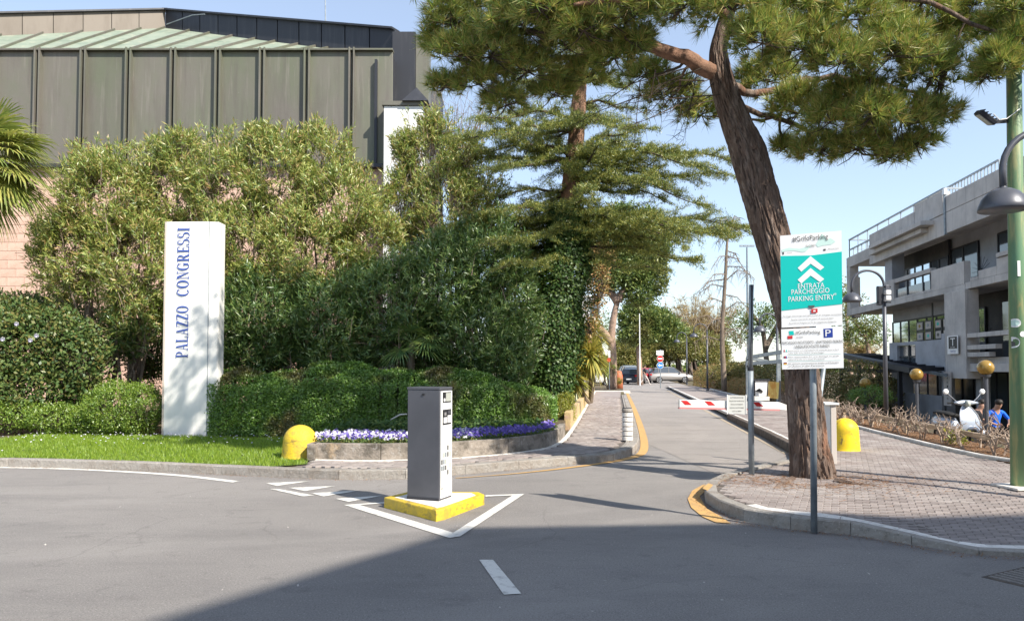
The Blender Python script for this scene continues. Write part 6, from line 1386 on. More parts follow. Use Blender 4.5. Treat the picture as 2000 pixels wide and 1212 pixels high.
# terrace canopy frame in front of the building
cf = thing('terrace_canopy', 'dark steel canopy with slatted roof left of the concrete building', 'canopy', P(1700, 780, 36))
A, B = P(1640, 692, 44), P(1789, 723, 30); 
m = MB(); m.bar(A, B, .5, .22); m.build('roof_edge', M['dark_metal'], cf); m = MB(); m.bar(A + Vector((1.2, 0, -.25)), B + Vector((1.2, 0, -.2)), .1, .12); m.build('gutter', M['galv'], cf)
m = MB(); m.bar(P(1650, 722, 38), P(1790, 724, 32), .12, .18); m.build('cross_beam', M['dark_metal'], cf)
for px_, Y in ((1643, 42), (1678, 39), (1716, 36), (1757, 33)): m = MB(); t = P(px_, 712, Y); m.bar(Vector((t.x, t.y, -1.2)), t, .16, .16); m.build('post', M['dark_metal'], cf)
for k in range(14): m = MB(); a = A.lerp(B, (k + .5) / 14); m.bar(a, a + Vector((2.4, .8, .05)), .05, .16); m.build('slat', M['dark_metal'], cf)
# pergola frame beyond the lamp
pg = thing('pergola_frame', 'open grey steel frame standing behind the low hedges near the white notice board', 'pergola', P(1540, 760, 28))
fr_ = [(1459, 706, 30), (1520, 682, 27), (1553, 700, 26)]
a, b, c = P(1460, 698, 33), P(1545, 684, 27), P(1500, 706, 36)
for p_, q_ in ((a, b), (a, c), (P(1460, 710, 33), P(1545, 704, 27))): m = MB(); m.bar(p_, q_, .12, .14); m.build('beam', M['galv'], pg)
for p_ in (a, b, P(1520, 690, 29)): m = MB(); m.bar(Vector((p_.x, p_.y, .1)), p_, .13, .13); m.build('post', M['galv'] if p_ is not b else M['dark_metal'], pg)
# notice boards beside the bed
nbx = thing('notice_board', 'white poster board with a small dark boat picture standing beyond the barrier arm', 'notice board', P(1490, 782, 27))
m = MB(); m.slab([P(1474, 773, 27), P(1497, 773, 27), P(1499, 743, 27), P(1474, 743, 27)], Vector((0, .05, 0))); m.build('board', M['sign_white'], nbx, recalc=True)
m = MB(); m.bar(P(1472, 741.5, 27), P(1503, 741.5, 27), .1, .06); m.build('top_rail', M['dark_metal'], nbx)
for x in (1473, 1500): m = MB(); t = P(x, 741, 27.03); m.bar(Vector((t.x, t.y, .1)), t, .06, .06); m.build('post', M['dark_metal'], nbx)
m = MB(); m.slab([P(1475, 763, 26.97), P(1481, 759, 26.97), P(1484, 758, 26.97), P(1490, 763, 26.97), P(1489, 767, 26.97), P(1482, 765, 26.97)], Vector((0, .01, 0))); m.build('boat_print', M['black'], nbx, recalc=True)
m = MB(); m.slab([P(1474, 782, 26.5), P(1503, 782, 26.5), P(1503, 774, 26.5), P(1474, 774, 26.5)], Vector((0, .3, 0))); m.build('base_planter', M['white_stone'], nbx, recalc=True)
ybx = thing('yellow_board', 'yellow and orange poster board right of the white one beyond the barrier arm', 'notice board', P(1510, 782, 26.6))
m = MB(); m.slab([P(1500.5, 776, 26.6), P(1520, 779, 26.3), P(1522, 746, 26.3), P(1502, 744, 26.6)], Vector((0, .05, 0))); m.build('board', mat('yellow_poster', (.75, .6, .2), .5, layers=[((.6, .3, .06), 5, .45, .6, (1, 1, .4))]), ybx, recalc=True)
for x in (1501, 1523): m = MB(); t = P(x, 743, 26.7); m.bar(Vector((t.x, t.y, .1)), t, .06, .06); m.build('post', M['dark_metal'], ybx)

# golden globe lamps on the lower terrace
for (px_, py_, rp_, Y, lb) in ((1925, 717.5, 15, 18.5, 'largest amber globe lamp, nearest to the green pole'), (1790, 731, 12, 23.5, 'amber globe lamp left of the cream vertical sign'), (1690, 748, 10.5, 29, 'amber globe lamp under the dark canopy, farthest of the three')):
    c = P(px_, py_, Y); r_ = rp_ * Y / F; t = thing('globe_lamp', lb, 'lamp', (c.x, c.y, -1.2), 'amber globe lamps on the cafe terrace')
    m = MB(); m.lathe([(max(.001, r_ * cos(a)), r_ * sin(a)) for a in np.linspace(-pi / 2, pi / 2, 18)], c, 28); m.build('globe', M['gold'], t, smooth=True)
    m = MB(); m.tube([(c.x, c.y, -1.25), (c.x, c.y, c.z - r_ * .96)], .05, 10); m.lathe([(.1, -r_ - .04), (.12, -r_ + .02), (.1, -r_ * .9)], c, 16); m.build('stand', M['lamp_grey'], t)

# ================================================================== BED: rail fence and pruned shrubs
rf = thing('rail_fence', 'low weathered wooden rail fence along the right side of the bark bed', 'fence', RQ(6.5, 14, .1))
A0, A1 = RQ(6.5, 9.9, .37), RQ(6.5, 26, .37)
n = 7
for k in range(n):
    a = A0.lerp(A1, k / n); b = A0.lerp(A1, (k + 1) / n - .004); m = MB(); m.bar(a + Vector((0, 0, random.uniform(-.015, .015))), b + Vector((0, 0, random.uniform(-.015, .015))), .05, .09); m.build('rail', M['wood'], rf, bevel=.008)
    m = MB(); m.bar(Vector((a.x + .05, a.y, -.2)), Vector((a.x + .05, a.y, .33)), .08, .08); m.build('post', M['wood'], rf, bevel=.008)
def knobby(seed):
    r = random.Random(seed); t = thing('pruned_shrub', 'x', 'shrub', (0, 0, 0)); m = MB(); tips_ = []
    for k in range(r.randint(3, 5)):
        a = r.uniform(0, 2 * pi); p = Vector((cos(a) * .07, sin(a) * .07, -.03)); h = r.uniform(.34, .52); d = Vector((cos(a) * .35, sin(a) * .35, 1)).normalized(); pts = [p]
        for s_ in range(5): d = (d + Vector((r.uniform(-.4, .4), r.uniform(-.4, .4), .15))).normalized(); p = p + d * h / 5; pts.append(p)
        m.tube(pts, [.018, .015, .013, .015, .017, .012], 5)
        for q in range(r.randint(4, 6)):
            s0 = pts[r.randint(2, 5)]; dd = Vector((r.uniform(-1, 1), r.uniform(-1, 1), r.uniform(-.1, 1.1))).normalized(); l = r.uniform(.07, .2); m1 = s0 + dd * l * .6; e = m1 + (dd + Vector((r.uniform(-.8, .8), r.uniform(-.8, .8), .3))).normalized() * l * .5
            m.tube([s0, m1, e], [.011, .009, .006], 4); tips_.append(e)
            for w_ in range(2): m.tube([e, e + Vector((r.uniform(-.09, .09), r.uniform(-.09, .09), r.uniform(0, .1)))], [.006, .003], 3)
    m.build('stems', M['twig'], t); return t
protos = [knobby(s_) for s_ in range(4)]
gl_ = 'leafless pruned shrub with pale knobbly stems in the bark bed along the wooden rail'
k = 0; r = random.Random(4); n_sh = 0
Y = 10.9
while Y < 30:
    for q in (r.uniform(6.3, 6.45) if k % 2 else r.uniform(6.58, 6.75),):
        o = protos[k] if k < 4 else copy_tree(protos[k % 4]); o.location = RQ(q, Y + r.uniform(-.15, .15), .11); o.rotation_euler.z = r.uniform(0, 6.28); sc = r.uniform(.85, 1.15); o.scale = (sc, sc, sc * r.uniform(.9, 1.1)); tag(o, gl_, 'shrub', 'pruned shrubs in the bark bed'); k += 1
    Y += .5 if Y < 18 else .5
# a few green shoots in the bed
n = 260; C = np.tile(np.array(G(1872, 868, .12)), (n, 1)) + rng.normal(size=(n, 3)) * np.array([.09, .1, .0]) + np.array([0, 0, .02]); C[:, 2] += rng.uniform(0, .25, n); D = unit(rng.normal(size=(n, 3)) + np.array([0, 0, .8]))
t = thing('green_sprout', 'small leafy yellow-green sprout growing between the pruned shrubs', 'plant', (float(C[0][0]), float(C[0][1]), .1)); link('leaves', np_mesh('leaves', leaf_quads(C, D, .06, .03), 4), M['l_gold'], t)
dense_bush('low_shrub', 'low dark green rounded shrub behind the pruned row under the canopy', [pxell(1700, 772, 34, 16, 28, 1.0)], 120, 'l_hedge', .07, .03, (P(1700, 790, 28).x, 28, -.1), zmin=-.4)

# scooter
sc_ = P(1868, 790, 16.2); gzs = -.18
sct = thing('scooter', 'pale blue scooter with two round mirrors parked behind the wooden rail', 'scooter', (sc_.x, 16.4, gzs))
S0 = Vector((P(1868, 0, 16.2).x, 16.2, gzs)); fx = Vector((.08, -1, 0)).normalized(); sx = Vector((-fx.y, fx.x, 0))  # front direction
def sp(f, s, z): return S0 + fx * f + sx * s + Vector((0, 0, z))
for f in (.38, -.78):
    m = MB(); c = sp(f, 0, .23); R_ = .22; ring = [c + fx * R_ * cos(a) + Vector((0, 0, R_ * sin(a))) for a in np.linspace(0, 2 * pi, 21)]; m.tube(ring, .05, 8, cap=False); w = m.build('wheel', M['tyre'], sct, smooth=True)
    m = MB()
    for s_ in (-.03, .03): m.add([c + sx * s_ + fx * .17 * cos(a) + Vector((0, 0, .17 * sin(a))) for a in np.linspace(0, 2 * pi, 16, endpoint=False)], [tuple(range(16))])
    m.build('rim', M['rim'], w)
def loft(name, secs, material, parent, smooth=True):
    m = MB(); k = len(secs[0]); vs = [v for s_ in secs for v in s_]; m.add(vs, [(i * k + j, i * k + (j + 1) % k, (i + 1) * k + (j + 1) % k, (i + 1) * k + j) for i in range(len(secs) - 1) for j in range(k)] + [tuple(range(k - 1, -1, -1)), tuple(range((len(secs) - 1) * k, len(secs) * k))]); return m.build(name, M[material], parent, smooth=smooth, recalc=True)
def ringz(f, z, wf_, wz, lean=0): return [sp(f + lean * sin(a), wf_ * cos(a), z + wz * sin(a)) for a in np.linspace(0, 2 * pi, 14, endpoint=False)]
loft('rear_body', [ringz(-1.05, .5, .04, .05), ringz(-.98, .5, .13, .15), ringz(-.75, .48, .19, .2), ringz(-.45, .47, .17, .2), ringz(-.3, .42, .1, .15)], 'scooter', sct)
loft('seat', [ringz(-1.0, .72, .06, .03), ringz(-.9, .74, .13, .05), ringz(-.55, .73, .14, .05), ringz(-.32, .7, .1, .04)], 'tyre', sct)
loft('front_fender', [ringz(.1, .42, .05, .05), ringz(.25, .46, .09, .06), ringz(.4, .48, .1, .05), ringz(.6, .38, .07, .05)], 'scooter', sct)
m = MB()
for a_, b_ in zip(range(8), range(1, 9)): pass
sh = [(0.12, .28, .2), (.17, .45, .22), (.16, .6, .23), (.1, .75, .2), (.05, .86, .14), (.02, .93, .08)]
m.add([sp(f, -w_, z) for f, z, w_ in sh] + [sp(f + .05, 0, z) for f, z, w_ in sh] + [sp(f, w_, z) for f, z, w_ in sh], [(i, i + 1, 7 + i, 6 + i) for i in range(5)] + [(6 + i, 7 + i, 13 + i, 12 + i) for i in range(5)]); m.build('leg_shield', M['scooter'], sct, smooth=True)
m = MB(); m.tube([sp(f + .01, w_, z) for f, z, w_ in sh], .014, 6); m.tube([sp(f + .01, -w_, z) for f, z, w_ in sh], .014, 6); m.build('shield_trim', M['rim'], sct)
m = MB(); m.bar(sp(.1, 0, .26), sp(-.4, 0, .26), .3, .05); m.build('floorboard', M['grey_case'], sct, bevel=.01)
loft('handlebar_cover', [[sp(.02 + .05 * cos(a), s_, 1.0 + wz * sin(a)) for a in np.linspace(0, 2 * pi, 12, endpoint=False)] for s_, wz in ((-.26, .02), (-.2, .035), (-.08, .06), (.08, .06), (.2, .035), (.26, .02))], 'scooter', sct)
for s_ in (-1, 1):
    m = MB(); m.tube([sp(.0, .26 * s_, 1.0), sp(-.04, .38 * s_, .99)], .018, 8); m.build('grip', M['tyre'], sct)
    m = MB(); m.tube([sp(.0, .2 * s_, 1.03), sp(.0, .3 * s_, 1.12), sp(-.02, .38 * s_, 1.2)], .008, 6); st_m = m.build('mirror_stalk', M['rim'], sct)
    m = MB(); c = sp(-.02, .42 * s_, 1.24); m.lathe([(.001, -.02), (.05, -.018), (.062, 0), (.06, .012), (.001, .014)], c, 18, axis='y'); m.build('mirror', M['sign_white'], st_m, smooth=True)
m = MB(); c = sp(.1, 0, .98); m.lathe([(.07, -.05), (.075, -.02), (.06, .02), (.001, .03)], c, 16, axis='x'); m.build('headlamp', M['lamp_glass'], sct, smooth=True)
m = MB(); m.bar(sp(-.55, .1, .3), sp(-.5, .25, .0), .03, .03); m.build('kickstand', M['dark_metal'], sct)

# ================================================================== PEOPLE
def person(label, base, pose, mats_, yaw=0, scale=1.0, hair=True, group=None, hairlong=False):
    """pose: joints by name in metres (x right, y away, z up); mats_: (top, legs) materials"""
    t = thing('person', label, 'person', base, group)
    J = pose; names = list(J); idx = {n_: i for i, n_ in enumerate(names)}
    E = [('pelvis', 'spine'), ('spine', 'chest'), ('chest', 'neck'), ('neck', 'head0'), ('head0', 'head1'), ('chest', 'shL'), ('shL', 'elL'), ('elL', 'wrL'), ('wrL', 'haL'), ('chest', 'shR'), ('shR', 'elR'), ('elR', 'wrR'), ('wrR', 'haR'), ('pelvis', 'hiL'), ('hiL', 'knL'), ('knL', 'anL'), ('anL', 'toL'), ('pelvis', 'hiR'), ('hiR', 'knR'), ('knR', 'anR'), ('anR', 'toR')]
    rad = dict(pelvis=.135, spine=.125, chest=.15, neck=.055, head0=.085, head1=.08, sh=.065, el=.043, wr=.03, ha=.035, hi=.09, kn=.06, an=.042, to=.035)
    me = bpy.data.meshes.new('body'); Rz = Matrix.Rotation(yaw, 3, 'Z')
    co = [Rz @ (Vector(J[n_]) * scale) for n_ in names]; me.from_pydata([tuple(c) for c in co], [(idx[a], idx[b]) for a, b in E], [])
    ob = bpy.data.objects.new('tmp_body', me); COL.objects.link(ob)
    md = ob.modifiers.new('skin', 'SKIN'); me.skin_vertices.new() if not me.skin_vertices else None
    for n_ in names:
        r_ = rad.get(n_, rad.get(n_[:2])) * scale; fl_ = .72 if n_ in ('pelvis', 'spine', 'chest') else 1; me.skin_vertices[0].data[idx[n_]].radius = (r_, r_ * fl_)
    me.skin_vertices[0].data[idx['pelvis']].use_root = True
    sb_ = ob.modifiers.new('sub', 'SUBSURF'); sb_.levels = 2; sb_.render_levels = 2
    dg_ = bpy.context.evaluated_depsgraph_get(); me2 = bpy.data.meshes.new_from_object(ob.evaluated_get(dg_)); bpy.data.objects.remove(ob)
    me2.name = 'body'; me2.materials.clear()
    for m_ in ('skin', mats_[0], mats_[1], mats_[2] if len(mats_) > 2 else 'tyre'): me2.materials.append(M[m_])
    grp = {'pelvis': 2, 'spine': 1, 'chest': 1, 'neck': 0, 'head0': 0, 'head1': 0, 'sh': 1, 'el': 1, 'wr': 0, 'ha': 0, 'hi': 2, 'kn': 2, 'an': 3, 'to': 3}
    if 'bare' in mats_: grp['an'] = 0; grp['kn'] = 0
    segs = [(co[idx[a]], co[idx[b]], b) for a, b in E]
    for p in me2.polygons:
        c = p.center; best = min(segs, key=lambda s_: (c - (s_[0].lerp(s_[1], min(1, max(0, (c - s_[0]).dot(s_[1] - s_[0]) / max((s_[1] - s_[0]).length_squared, 1e-6)))))).length)
        p.material_index = grp.get(best[2], grp.get(best[2][:2], 0)); p.use_smooth = True
    o = bpy.data.objects.new('body', me2); COL.objects.link(o); o.parent = t; o.location = (0, 0, 0)
    h = co[idx['head1']]; h0 = co[idx['head0']]; up_ = (h - h0).normalized()
    m = MB(); m.lathe([(.001, -.02 if not hairlong else -.1), (.07, -.04 if not hairlong else -.12), (.098, .0), (.1, .04), (.08, .085), (.04, .105), (.001, .11)], (0, 0, 0), 16); fwd = Rz @ Vector((0, -1, 0))
    cc = h + up_ * -.01 - fwd * .018
    m.v = [tuple(cc + Vector(v) * scale) for v in m.v]; hb = m.build('hair', M['hair'], None, smooth=True); hb.parent = t; hb.location = hb.location - Vector((0, 0, 0))
    # face and fingers
    fm = MB(); f0 = h0.lerp(h, .5)
    side = Rz @ Vector((1, 0, 0))
    fm.box(f0 + fwd * .092 * scale, (.02, .03, .035)); nb_ = fm.build('nose', M['skin'], None); nb_.parent = t
    em = MB()
    for s_ in (-1, 1): em.box(f0 + fwd * .083 * scale + side * .032 * s_ + Vector((0, 0, .02)), (.02, .01, .01))
    eb = em.build('eyes', M['hair'], None); eb.parent = t
    for hn, wn_ in (('haL', 'wrL'), ('haR', 'wrR')):
        a = co[idx[hn]]; d = (a - co[idx[wn_]]).normalized(); sd = d.cross(Vector((0, 1, .3))).normalized(); m = MB()
        for k, ln in enumerate((.05, .065, .07, .06)): s0 = a + sd * (k - 1.5) * .019; m.tube([s0, s0 + d * ln * .6, s0 + d * ln + Vector((0, 0, -.012))], [.009, .008, .006], 6)
        m.tube([a - d * .03 + sd * .03, a + sd * .055 + d * .02], [.01, .008], 6); fb = m.build('fingers', M['skin'], None); fb.parent = t
    return t
walk = dict(pelvis=(0, 0, .93), spine=(0, 0, 1.08), chest=(.0, -.02, 1.32), neck=(0, 0, 1.48), head0=(0, -.02, 1.56), head1=(0, -.03, 1.68), shL=(-.17, 0, 1.4), elL=(-.2, .14, 1.17), wrL=(-.2, -.02, .98), haL=(-.2, -.08, .93), shR=(.17, 0, 1.4), elR=(.22, -.12, 1.17), wrR=(.2, -.28, 1.05), haR=(.19, -.35, 1.04), hiL=(-.09, 0, .9), knL=(-.1, -.26, .52), anL=(-.1, -.42, .1), toL=(-.1, -.56, .05), hiR=(.09, 0, .9), knR=(.1, .1, .5), anR=(.1, .42, .14), toR=(.1, .34, .03))
person('distant person in a black top and pale trousers walking past the silver car', P(1258, 752, 66).to_3d() * Vector((1, 1, 0)).length * 0 + Vector((P(1259, 752, 64).x, 64, .01)), walk, ('cloth_black', 'cloth_white', 'cloth_white'), yaw=radians(90), scale=1.0)
stand = dict(pelvis=(0, 0, .93), spine=(0, 0, 1.08), chest=(0, -.03, 1.32), neck=(0, -.05, 1.48), head0=(0, -.12, 1.54), head1=(0, -.17, 1.64), shL=(-.2, -.02, 1.39), elL=(-.33, -.06, 1.15), wrL=(-.2, -.26, 1.05), haL=(-.13, -.3, 1.05), shR=(.2, -.02, 1.39), elR=(.36, -.08, 1.17), wrR=(.2, -.26, 1.06), haR=(.13, -.3, 1.05), hiL=(-.1, 0, .9), knL=(-.13, -.02, .5), anL=(-.13, 0, .1), toL=(-.14, -.14, .04), hiR=(.1, 0, .9), knR=(.13, -.02, .5), anR=(.13, 0, .1), toR=(.14, -.14, .04))
person('person in a bright blue sweater looking down on the cafe terrace', (P(1943, 800, 20.5).x, 20.5, -1.02), stand, ('cloth_blue', 'cloth_black'), yaw=radians(8), scale=1.0)
person('person dressed in black beside the scooter, left of the one in blue', (P(1908, 800, 21).x, 21, -1.06), dict(stand, head1=(.02, -.14, 1.66)), ('cloth_black', 'cloth_black'), yaw=radians(50), scale=1.0)

# ================================================================== CARS
def car(label, pos, yaw, paint, L=4.5, W=1.8, H=1.55, group=None, suv=True):
    t = thing('parked_car', label, 'car', pos, group); Rz = Matrix.Rotation(yaw, 3, 'Z'); pos = Vector(pos)
    X = lambda x, y, z: pos + Rz @ Vector((x, y, z)); s = L / 4.5; hz = H / 1.55
    prof = [(-2.22, .34, .9), (-2.25, .62, .96), (-2.2, .92, .95), (-1.95, 1.0, .93), (-1.0, 1.0, 1), (.0, .99, 1), (.9, .96, 1), (1.5, .9, .97), (2.05, .78, .93), (2.22, .6, .88), (2.22, .34, .85)]
    secs = []
    for x, z, wf_ in prof:
        w = W / 2 * wf_; zb = .3 if abs(x) > 2.2 else .24
        secs.append([X(x * s, -w * .96, zb * hz), X(x * s, -w, min(z, .55) * hz), X(x * s, -w * .95, z * hz), X(x * s, 0, (z + .03) * hz), X(x * s, w * .95, z * hz), X(x * s, w, min(z, .55) * hz), X(x * s, w * .96, zb * hz)])
    loft('body', secs, paint, t)
    gh = [(-2.0, .98, .9), (-1.75, 1.42, .74), (-1.2, 1.53, .7), (-.2, 1.55, .7), (.35, 1.48, .72), (1.1, .99, .88)]
    gs = [[X(x * s, -W / 2 * .93 * 1, .95 * hz) if False else X(x * s, -W / 2 * (.92), .96 * hz), X(x * s, -W / 2 * w, z * hz * .97), X(x * s, 0, z * hz), X(x * s, W / 2 * w, z * hz * .97), X(x * s, W / 2 * .92, .96 * hz)] for x, z, w in gh]
    loft('windows', gs, 'glass', t, smooth=False)
    rs = [[X(x * s, -W / 2 * w * 1.01, (z - .04) * hz), X(x * s, -W / 2 * w * .8, (z + .012) * hz), X(x * s, W / 2 * w * .8, (z + .012) * hz), X(x * s, W / 2 * w * 1.01, (z - .04) * hz)] for x, z, w in gh[1:5]]
    loft('roof', rs, paint, t, smooth=False)
    for sy in (-1, 1):
        for x0, z0, x1, z1 in ((-.35, .97, -.3, 1.5), (.95, 1.0, .32, 1.46), (-1.45, .97, -1.4, 1.48)): m = MB(); m.bar(X(x0 * s, sy * W / 2 * .93, z0 * hz), X(x1 * s, sy * W / 2 * .72, z1 * hz), .05, .05); m.build('roof_pillar', M[paint], t)
    for sx_ in (-1.38, 1.38):
        for sy in (-1, 1):
            c = X(sx_ * s, sy * (W / 2 - .1), .33); m = MB(); ax = Rz @ Vector((0, 1, 0)); u = Rz @ Vector((1, 0, 0)); R_ = .33
            for sg_, in ((1,),): m.tube([c - ax * .1, c + ax * .11], [R_, R_], 22)
            w = m.build('wheel', M['tyre'], t); m = MB(); o_ = ax * .115 * sy
            pts = [c + o_]; 
            for k in range(5):
                a = k * 2 * pi / 5
                m.add([c + o_, c + o_ + u * .23 * cos(a - .25) + Vector((0, 0, .23 * sin(a - .25))), c + o_ + u * .23 * cos(a + .25) + Vector((0, 0, .23 * sin(a + .25)))], [(0, 1, 2)])
            ring = [c + o_ + u * .22 * cos(a) + Vector((0, 0, .22 * sin(a))) for a in np.linspace(0, 2 * pi, 20)]; m.tube(ring, .025, 4, cap=False); m.build('rim', M['rim'], w)
    for sy in (-1, 1):
        m = MB(); m.box(X(-2.2 * s, sy * W * .38, .82 * hz), (.12, .3, .16), rz=yaw); m.build('tail_lamp', M['tail'], t); m = MB(); m.box(X(2.1 * s, sy * W * .37, .66 * hz), (.2, .3, .13), rz=yaw); m.build('headlight', M['lamp_glass'], t)
        m = MB(); m.box(X(.85 * s, sy * (W / 2 + .06), 1.0 * hz), (.12, .16, .12), rz=yaw); m.build('wing_mirror', M[paint], t, bevel=.02)
    m = MB(); m.box(X(-2.26 * s, 0, .5 * hz), (.03, .5, .12), rz=yaw); m.build('number_plate', M['sign_white'], t)
    m = MB()
    for sy in (-1, 1): m.bar(X(-1.5 * s, sy * W * .46, .3), X(1.2 * s, sy * W * .46, .3), .1, .1)
    m.build('sill', M['tyre'], t)
    return t
car('silver crossover car parked sideways at the end of the lane, facing right', (P(1303, 0, 74).x, 74, 0), radians(2), 'car_silver', L=4.2, H=1.6)
car('dark blue estate car seen from behind, left of the red one', (P(1233, 0, 70).x, 70, 0), radians(70), 'car_dark', L=4.4, H=1.5)
car('dark red car mostly hidden between the dark estate and the silver car', (P(1258, 0, 76).x, 76, 0), radians(60), 'car_red', L=4.2, H=1.5)
car('white car half hidden behind the yucca at the end of the footpath', (P(1150, 0, 62).x, 62, 0), radians(182), 'car_white', L=4.2, H=1.45)
car('grey van-like car roof showing behind the dark estate', (P(1222, 0, 79).x, 79, 0), radians(95), 'galv', L=4.4, H=1.75)

# ================================================================== ROAD SIGNS AT THE END OF THE LANE
rs = thing('traffic_sign', 'white plate, no-entry disc and blue arrow disc stacked on one far post', 'traffic sign', P(1289, 757, 56))
Y = 56; m = MB(); a = P(1289.5, 682, Y); m.tube([Vector((a.x, Y, 0)), a], .035, 8); m.build('post', M['galv'], rs)
m = MB(); m.slab([P(1282, 693, Y - .06), P(1296, 693, Y - .06), P(1296, 684, Y - .06), P(1282, 684, Y - .06)], Vector((0, .03, 0))); m.build('white_plate', M['sign_white'], rs, recalc=True)
put_text('lettering', 'ECCETTO', P(1289, 688, Y - .07), Vector((1, 0, 0)), UZ, Vector((0, -1, 0)), .09, .4, M['gray_print'], rs, .004)
def disc(name, px, py, r, Yd, mm, par): c = P(px, py, Yd); s_ = Yd / F * r; m = MB(); m.add([c + Vector((s_ * cos(a), 0, s_ * sin(a))) for a in np.linspace(0, -2 * pi, 28, endpoint=False)], [tuple(range(28))]); return m.build(name, M[mm], par)
disc('no_entry_back', 1289.5, 700, 6.6, Y - .05, 'sign_white', rs); disc('no_entry_disc', 1289.5, 700, 6, Y - .06, 'red', rs)
m = MB(); m.slab([P(1285, 701.3, Y - .07), P(1294, 701.3, Y - .07), P(1294, 698.7, Y - .07), P(1285, 698.7, Y - .07)], Vector((0, .005, 0))); m.build('white_bar', M['sign_white'], rs, recalc=True)
disc('arrow_back', 1289.5, 713, 6.6, Y - .05, 'sign_white', rs); disc('arrow_disc', 1289.5, 713, 6, Y - .06, 'azure_sign', rs)
m = MB(); m.face([P(1285, 713, Y - .07), P(1289, 709.6, Y - .07), P(1289, 711.8, Y - .07), P(1294, 711.8, Y - .07), P(1294, 714.2, Y - .07), P(1289, 714.2, Y - .07), P(1289, 716.4, Y - .07)]); m.build('arrow', M['sign_white'], rs)
s2 = thing('small_white_sign', 'narrow white sign on a post in front of the forked pine trunk', 'sign', P(1190, 750, 49)); m = MB(); m.slab([P(1188, 698, 49), P(1192, 698, 49), P(1192, 684, 49), P(1188, 684, 49)], Vector((0, .04, 0))); m.build('plate', M['sign_white'], s2, recalc=True); m = MB(); a = P(1190, 690, 49.05); m.tube([Vector((a.x, a.y, 0)), a], .03, 6); m.build('post', M['galv'], s2)
disc('red_disc', 1189, 702.5, 4, 48.95, 'red', s2)
m = MB(); a = P(1208, 745, 52); m.lathe([(.32, 0), (.3, .9), (.22, 1.25), (.0, 1.35)], (a.x, a.y, .02), 14); o = m.build('orange_bin', mat('faded_orange', (.5, .16, .08), .6), smooth=True); tag(o, 'faded orange-red litter bin beside the forked pine trunk', 'bin')
dense_bush('clipped_ball_shrub', 'tiny round lime-green shrub at the corner where the footpath ends', [pxell(1209, 744, 6, 5.5, 50, .2)], 300, 'l_gold', .05, .03, (P(1209, 0, 50).x, 50, .05), zmin=.0)

# ================================================================== FAR TREES
def far_tree(name, label, base, trunk, tr, ells, dens, lm, L_, W_, group=None, inner=.55, bark='bark_pink', per=6, branches=True):
    t = thing(name, label, 'tree', base, group)
    m = MB(); 
    for path_ in trunk: n_ = len(path_); m.tube(smooth_line(path_, 1), [tr * (1 - .5 * i / (2 * n_ - 1)) for i in range(len(smooth_line(path_, 1)))], 9)
    m.build('trunk', M[bark], t, smooth=True)
    Pn, Dn_ = ell_points(ells, dens, inner); n_ = len(Pn); c = np.repeat(Pn, per, 0) + rng.normal(size=(n_ * per, 3)) * L_ * .7; d = unit(np.repeat(Dn_, per, 0) * .7 + rng.normal(size=c.shape) * .7 + np.array([0, 0, .25]))
    link('crown', np_mesh('crown', leaf_quads(c, d, L_ * rng.uniform(.6, 1.3, len(c)), W_, None), 4), M[lm], t)
    if branches:
        m = MB(); tops = [p_[-1] for p_ in trunk]
        for e in ells:
            s_ = min(tops, key=lambda q_: (Vector(e[:3]) - q_).length); m.tube([s_, s_.lerp(Vector(e[:3]), .5), Vector(e[:3])], [tr * .35, tr * .25, tr * .1], 5)
        m.build('branches', M[bark], t)
    return t
YU = 50
far_tree('umbrella_pine', 'umbrella pine with a forked pinkish trunk behind the yucca at the end of the footpath', (P(1195, 0, YU).x, YU, 0),
         [[Vector((P(1196, 752, YU).x, YU, 0)), P(1197, 700, YU), P(1194, 650, YU), P(1200, 610, YU), P(1207, 585, YU)], [P(1207, 588, YU), P(1212, 575, YU), P(1222, 560, YU)], [P(1206, 588, YU), P(1196, 575, YU), P(1182, 566, YU)], [P(1194, 668, YU), P(1180, 650, YU), P(1166, 638, YU), P(1150, 630, YU)]], .33,
         [pxell(1190, 540, 34, 26, YU), pxell(1230, 520, 40, 40, YU), pxell(1265, 500, 36, 45, YU), pxell(1280, 540, 22, 36, YU), pxell(1250, 570, 30, 24, YU), pxell(1215, 480, 40, 40, YU), pxell(1260, 450, 40, 40, YU + 2), pxell(1210, 430, 40, 30, YU + 3), pxell(1165, 500, 36, 36, YU + 1), pxell(1290, 480, 18, 30, YU)], 20, 'l_far', .26, .09, per=13)
far_tree('umbrella_pine', 'dark round pine crown behind and right of the forked pine trunk', (P(1250, 0, 66).x, 66, 0), [[Vector((P(1246, 0, 66).x, 66, 0)), P(1246, 650, 66)]], .3, [pxell(1232, 620, 22, 20, 66), pxell(1262, 620, 30, 26, 66), pxell(1290, 632, 30, 26, 66), pxell(1250, 650, 40, 22, 66), pxell(1310, 648, 26, 22, 66), pxell(1240, 602, 16, 12, 66)], 22, 'l_far', .28, .11, per=11)
far_tree('umbrella_pine', 'small pine crown left of the forked trunk, in front of the white house', (P(1175, 0, 70).x, 70, 0), [[Vector((P(1172, 0, 70).x, 70, 0)), P(1172, 660, 70)]], .3, [pxell(1178, 628, 18, 22, 70), pxell(1165, 650, 24, 20, 70)], 6, 'l_far', .32, .09, per=6)
tam_c = [(1228, 684, 30, 30), (1262, 676, 32, 32), (1300, 668, 34, 32), (1338, 664, 30, 30), (1372, 672, 28, 30), (1400, 680, 22, 28), (1216, 700, 20, 24)]
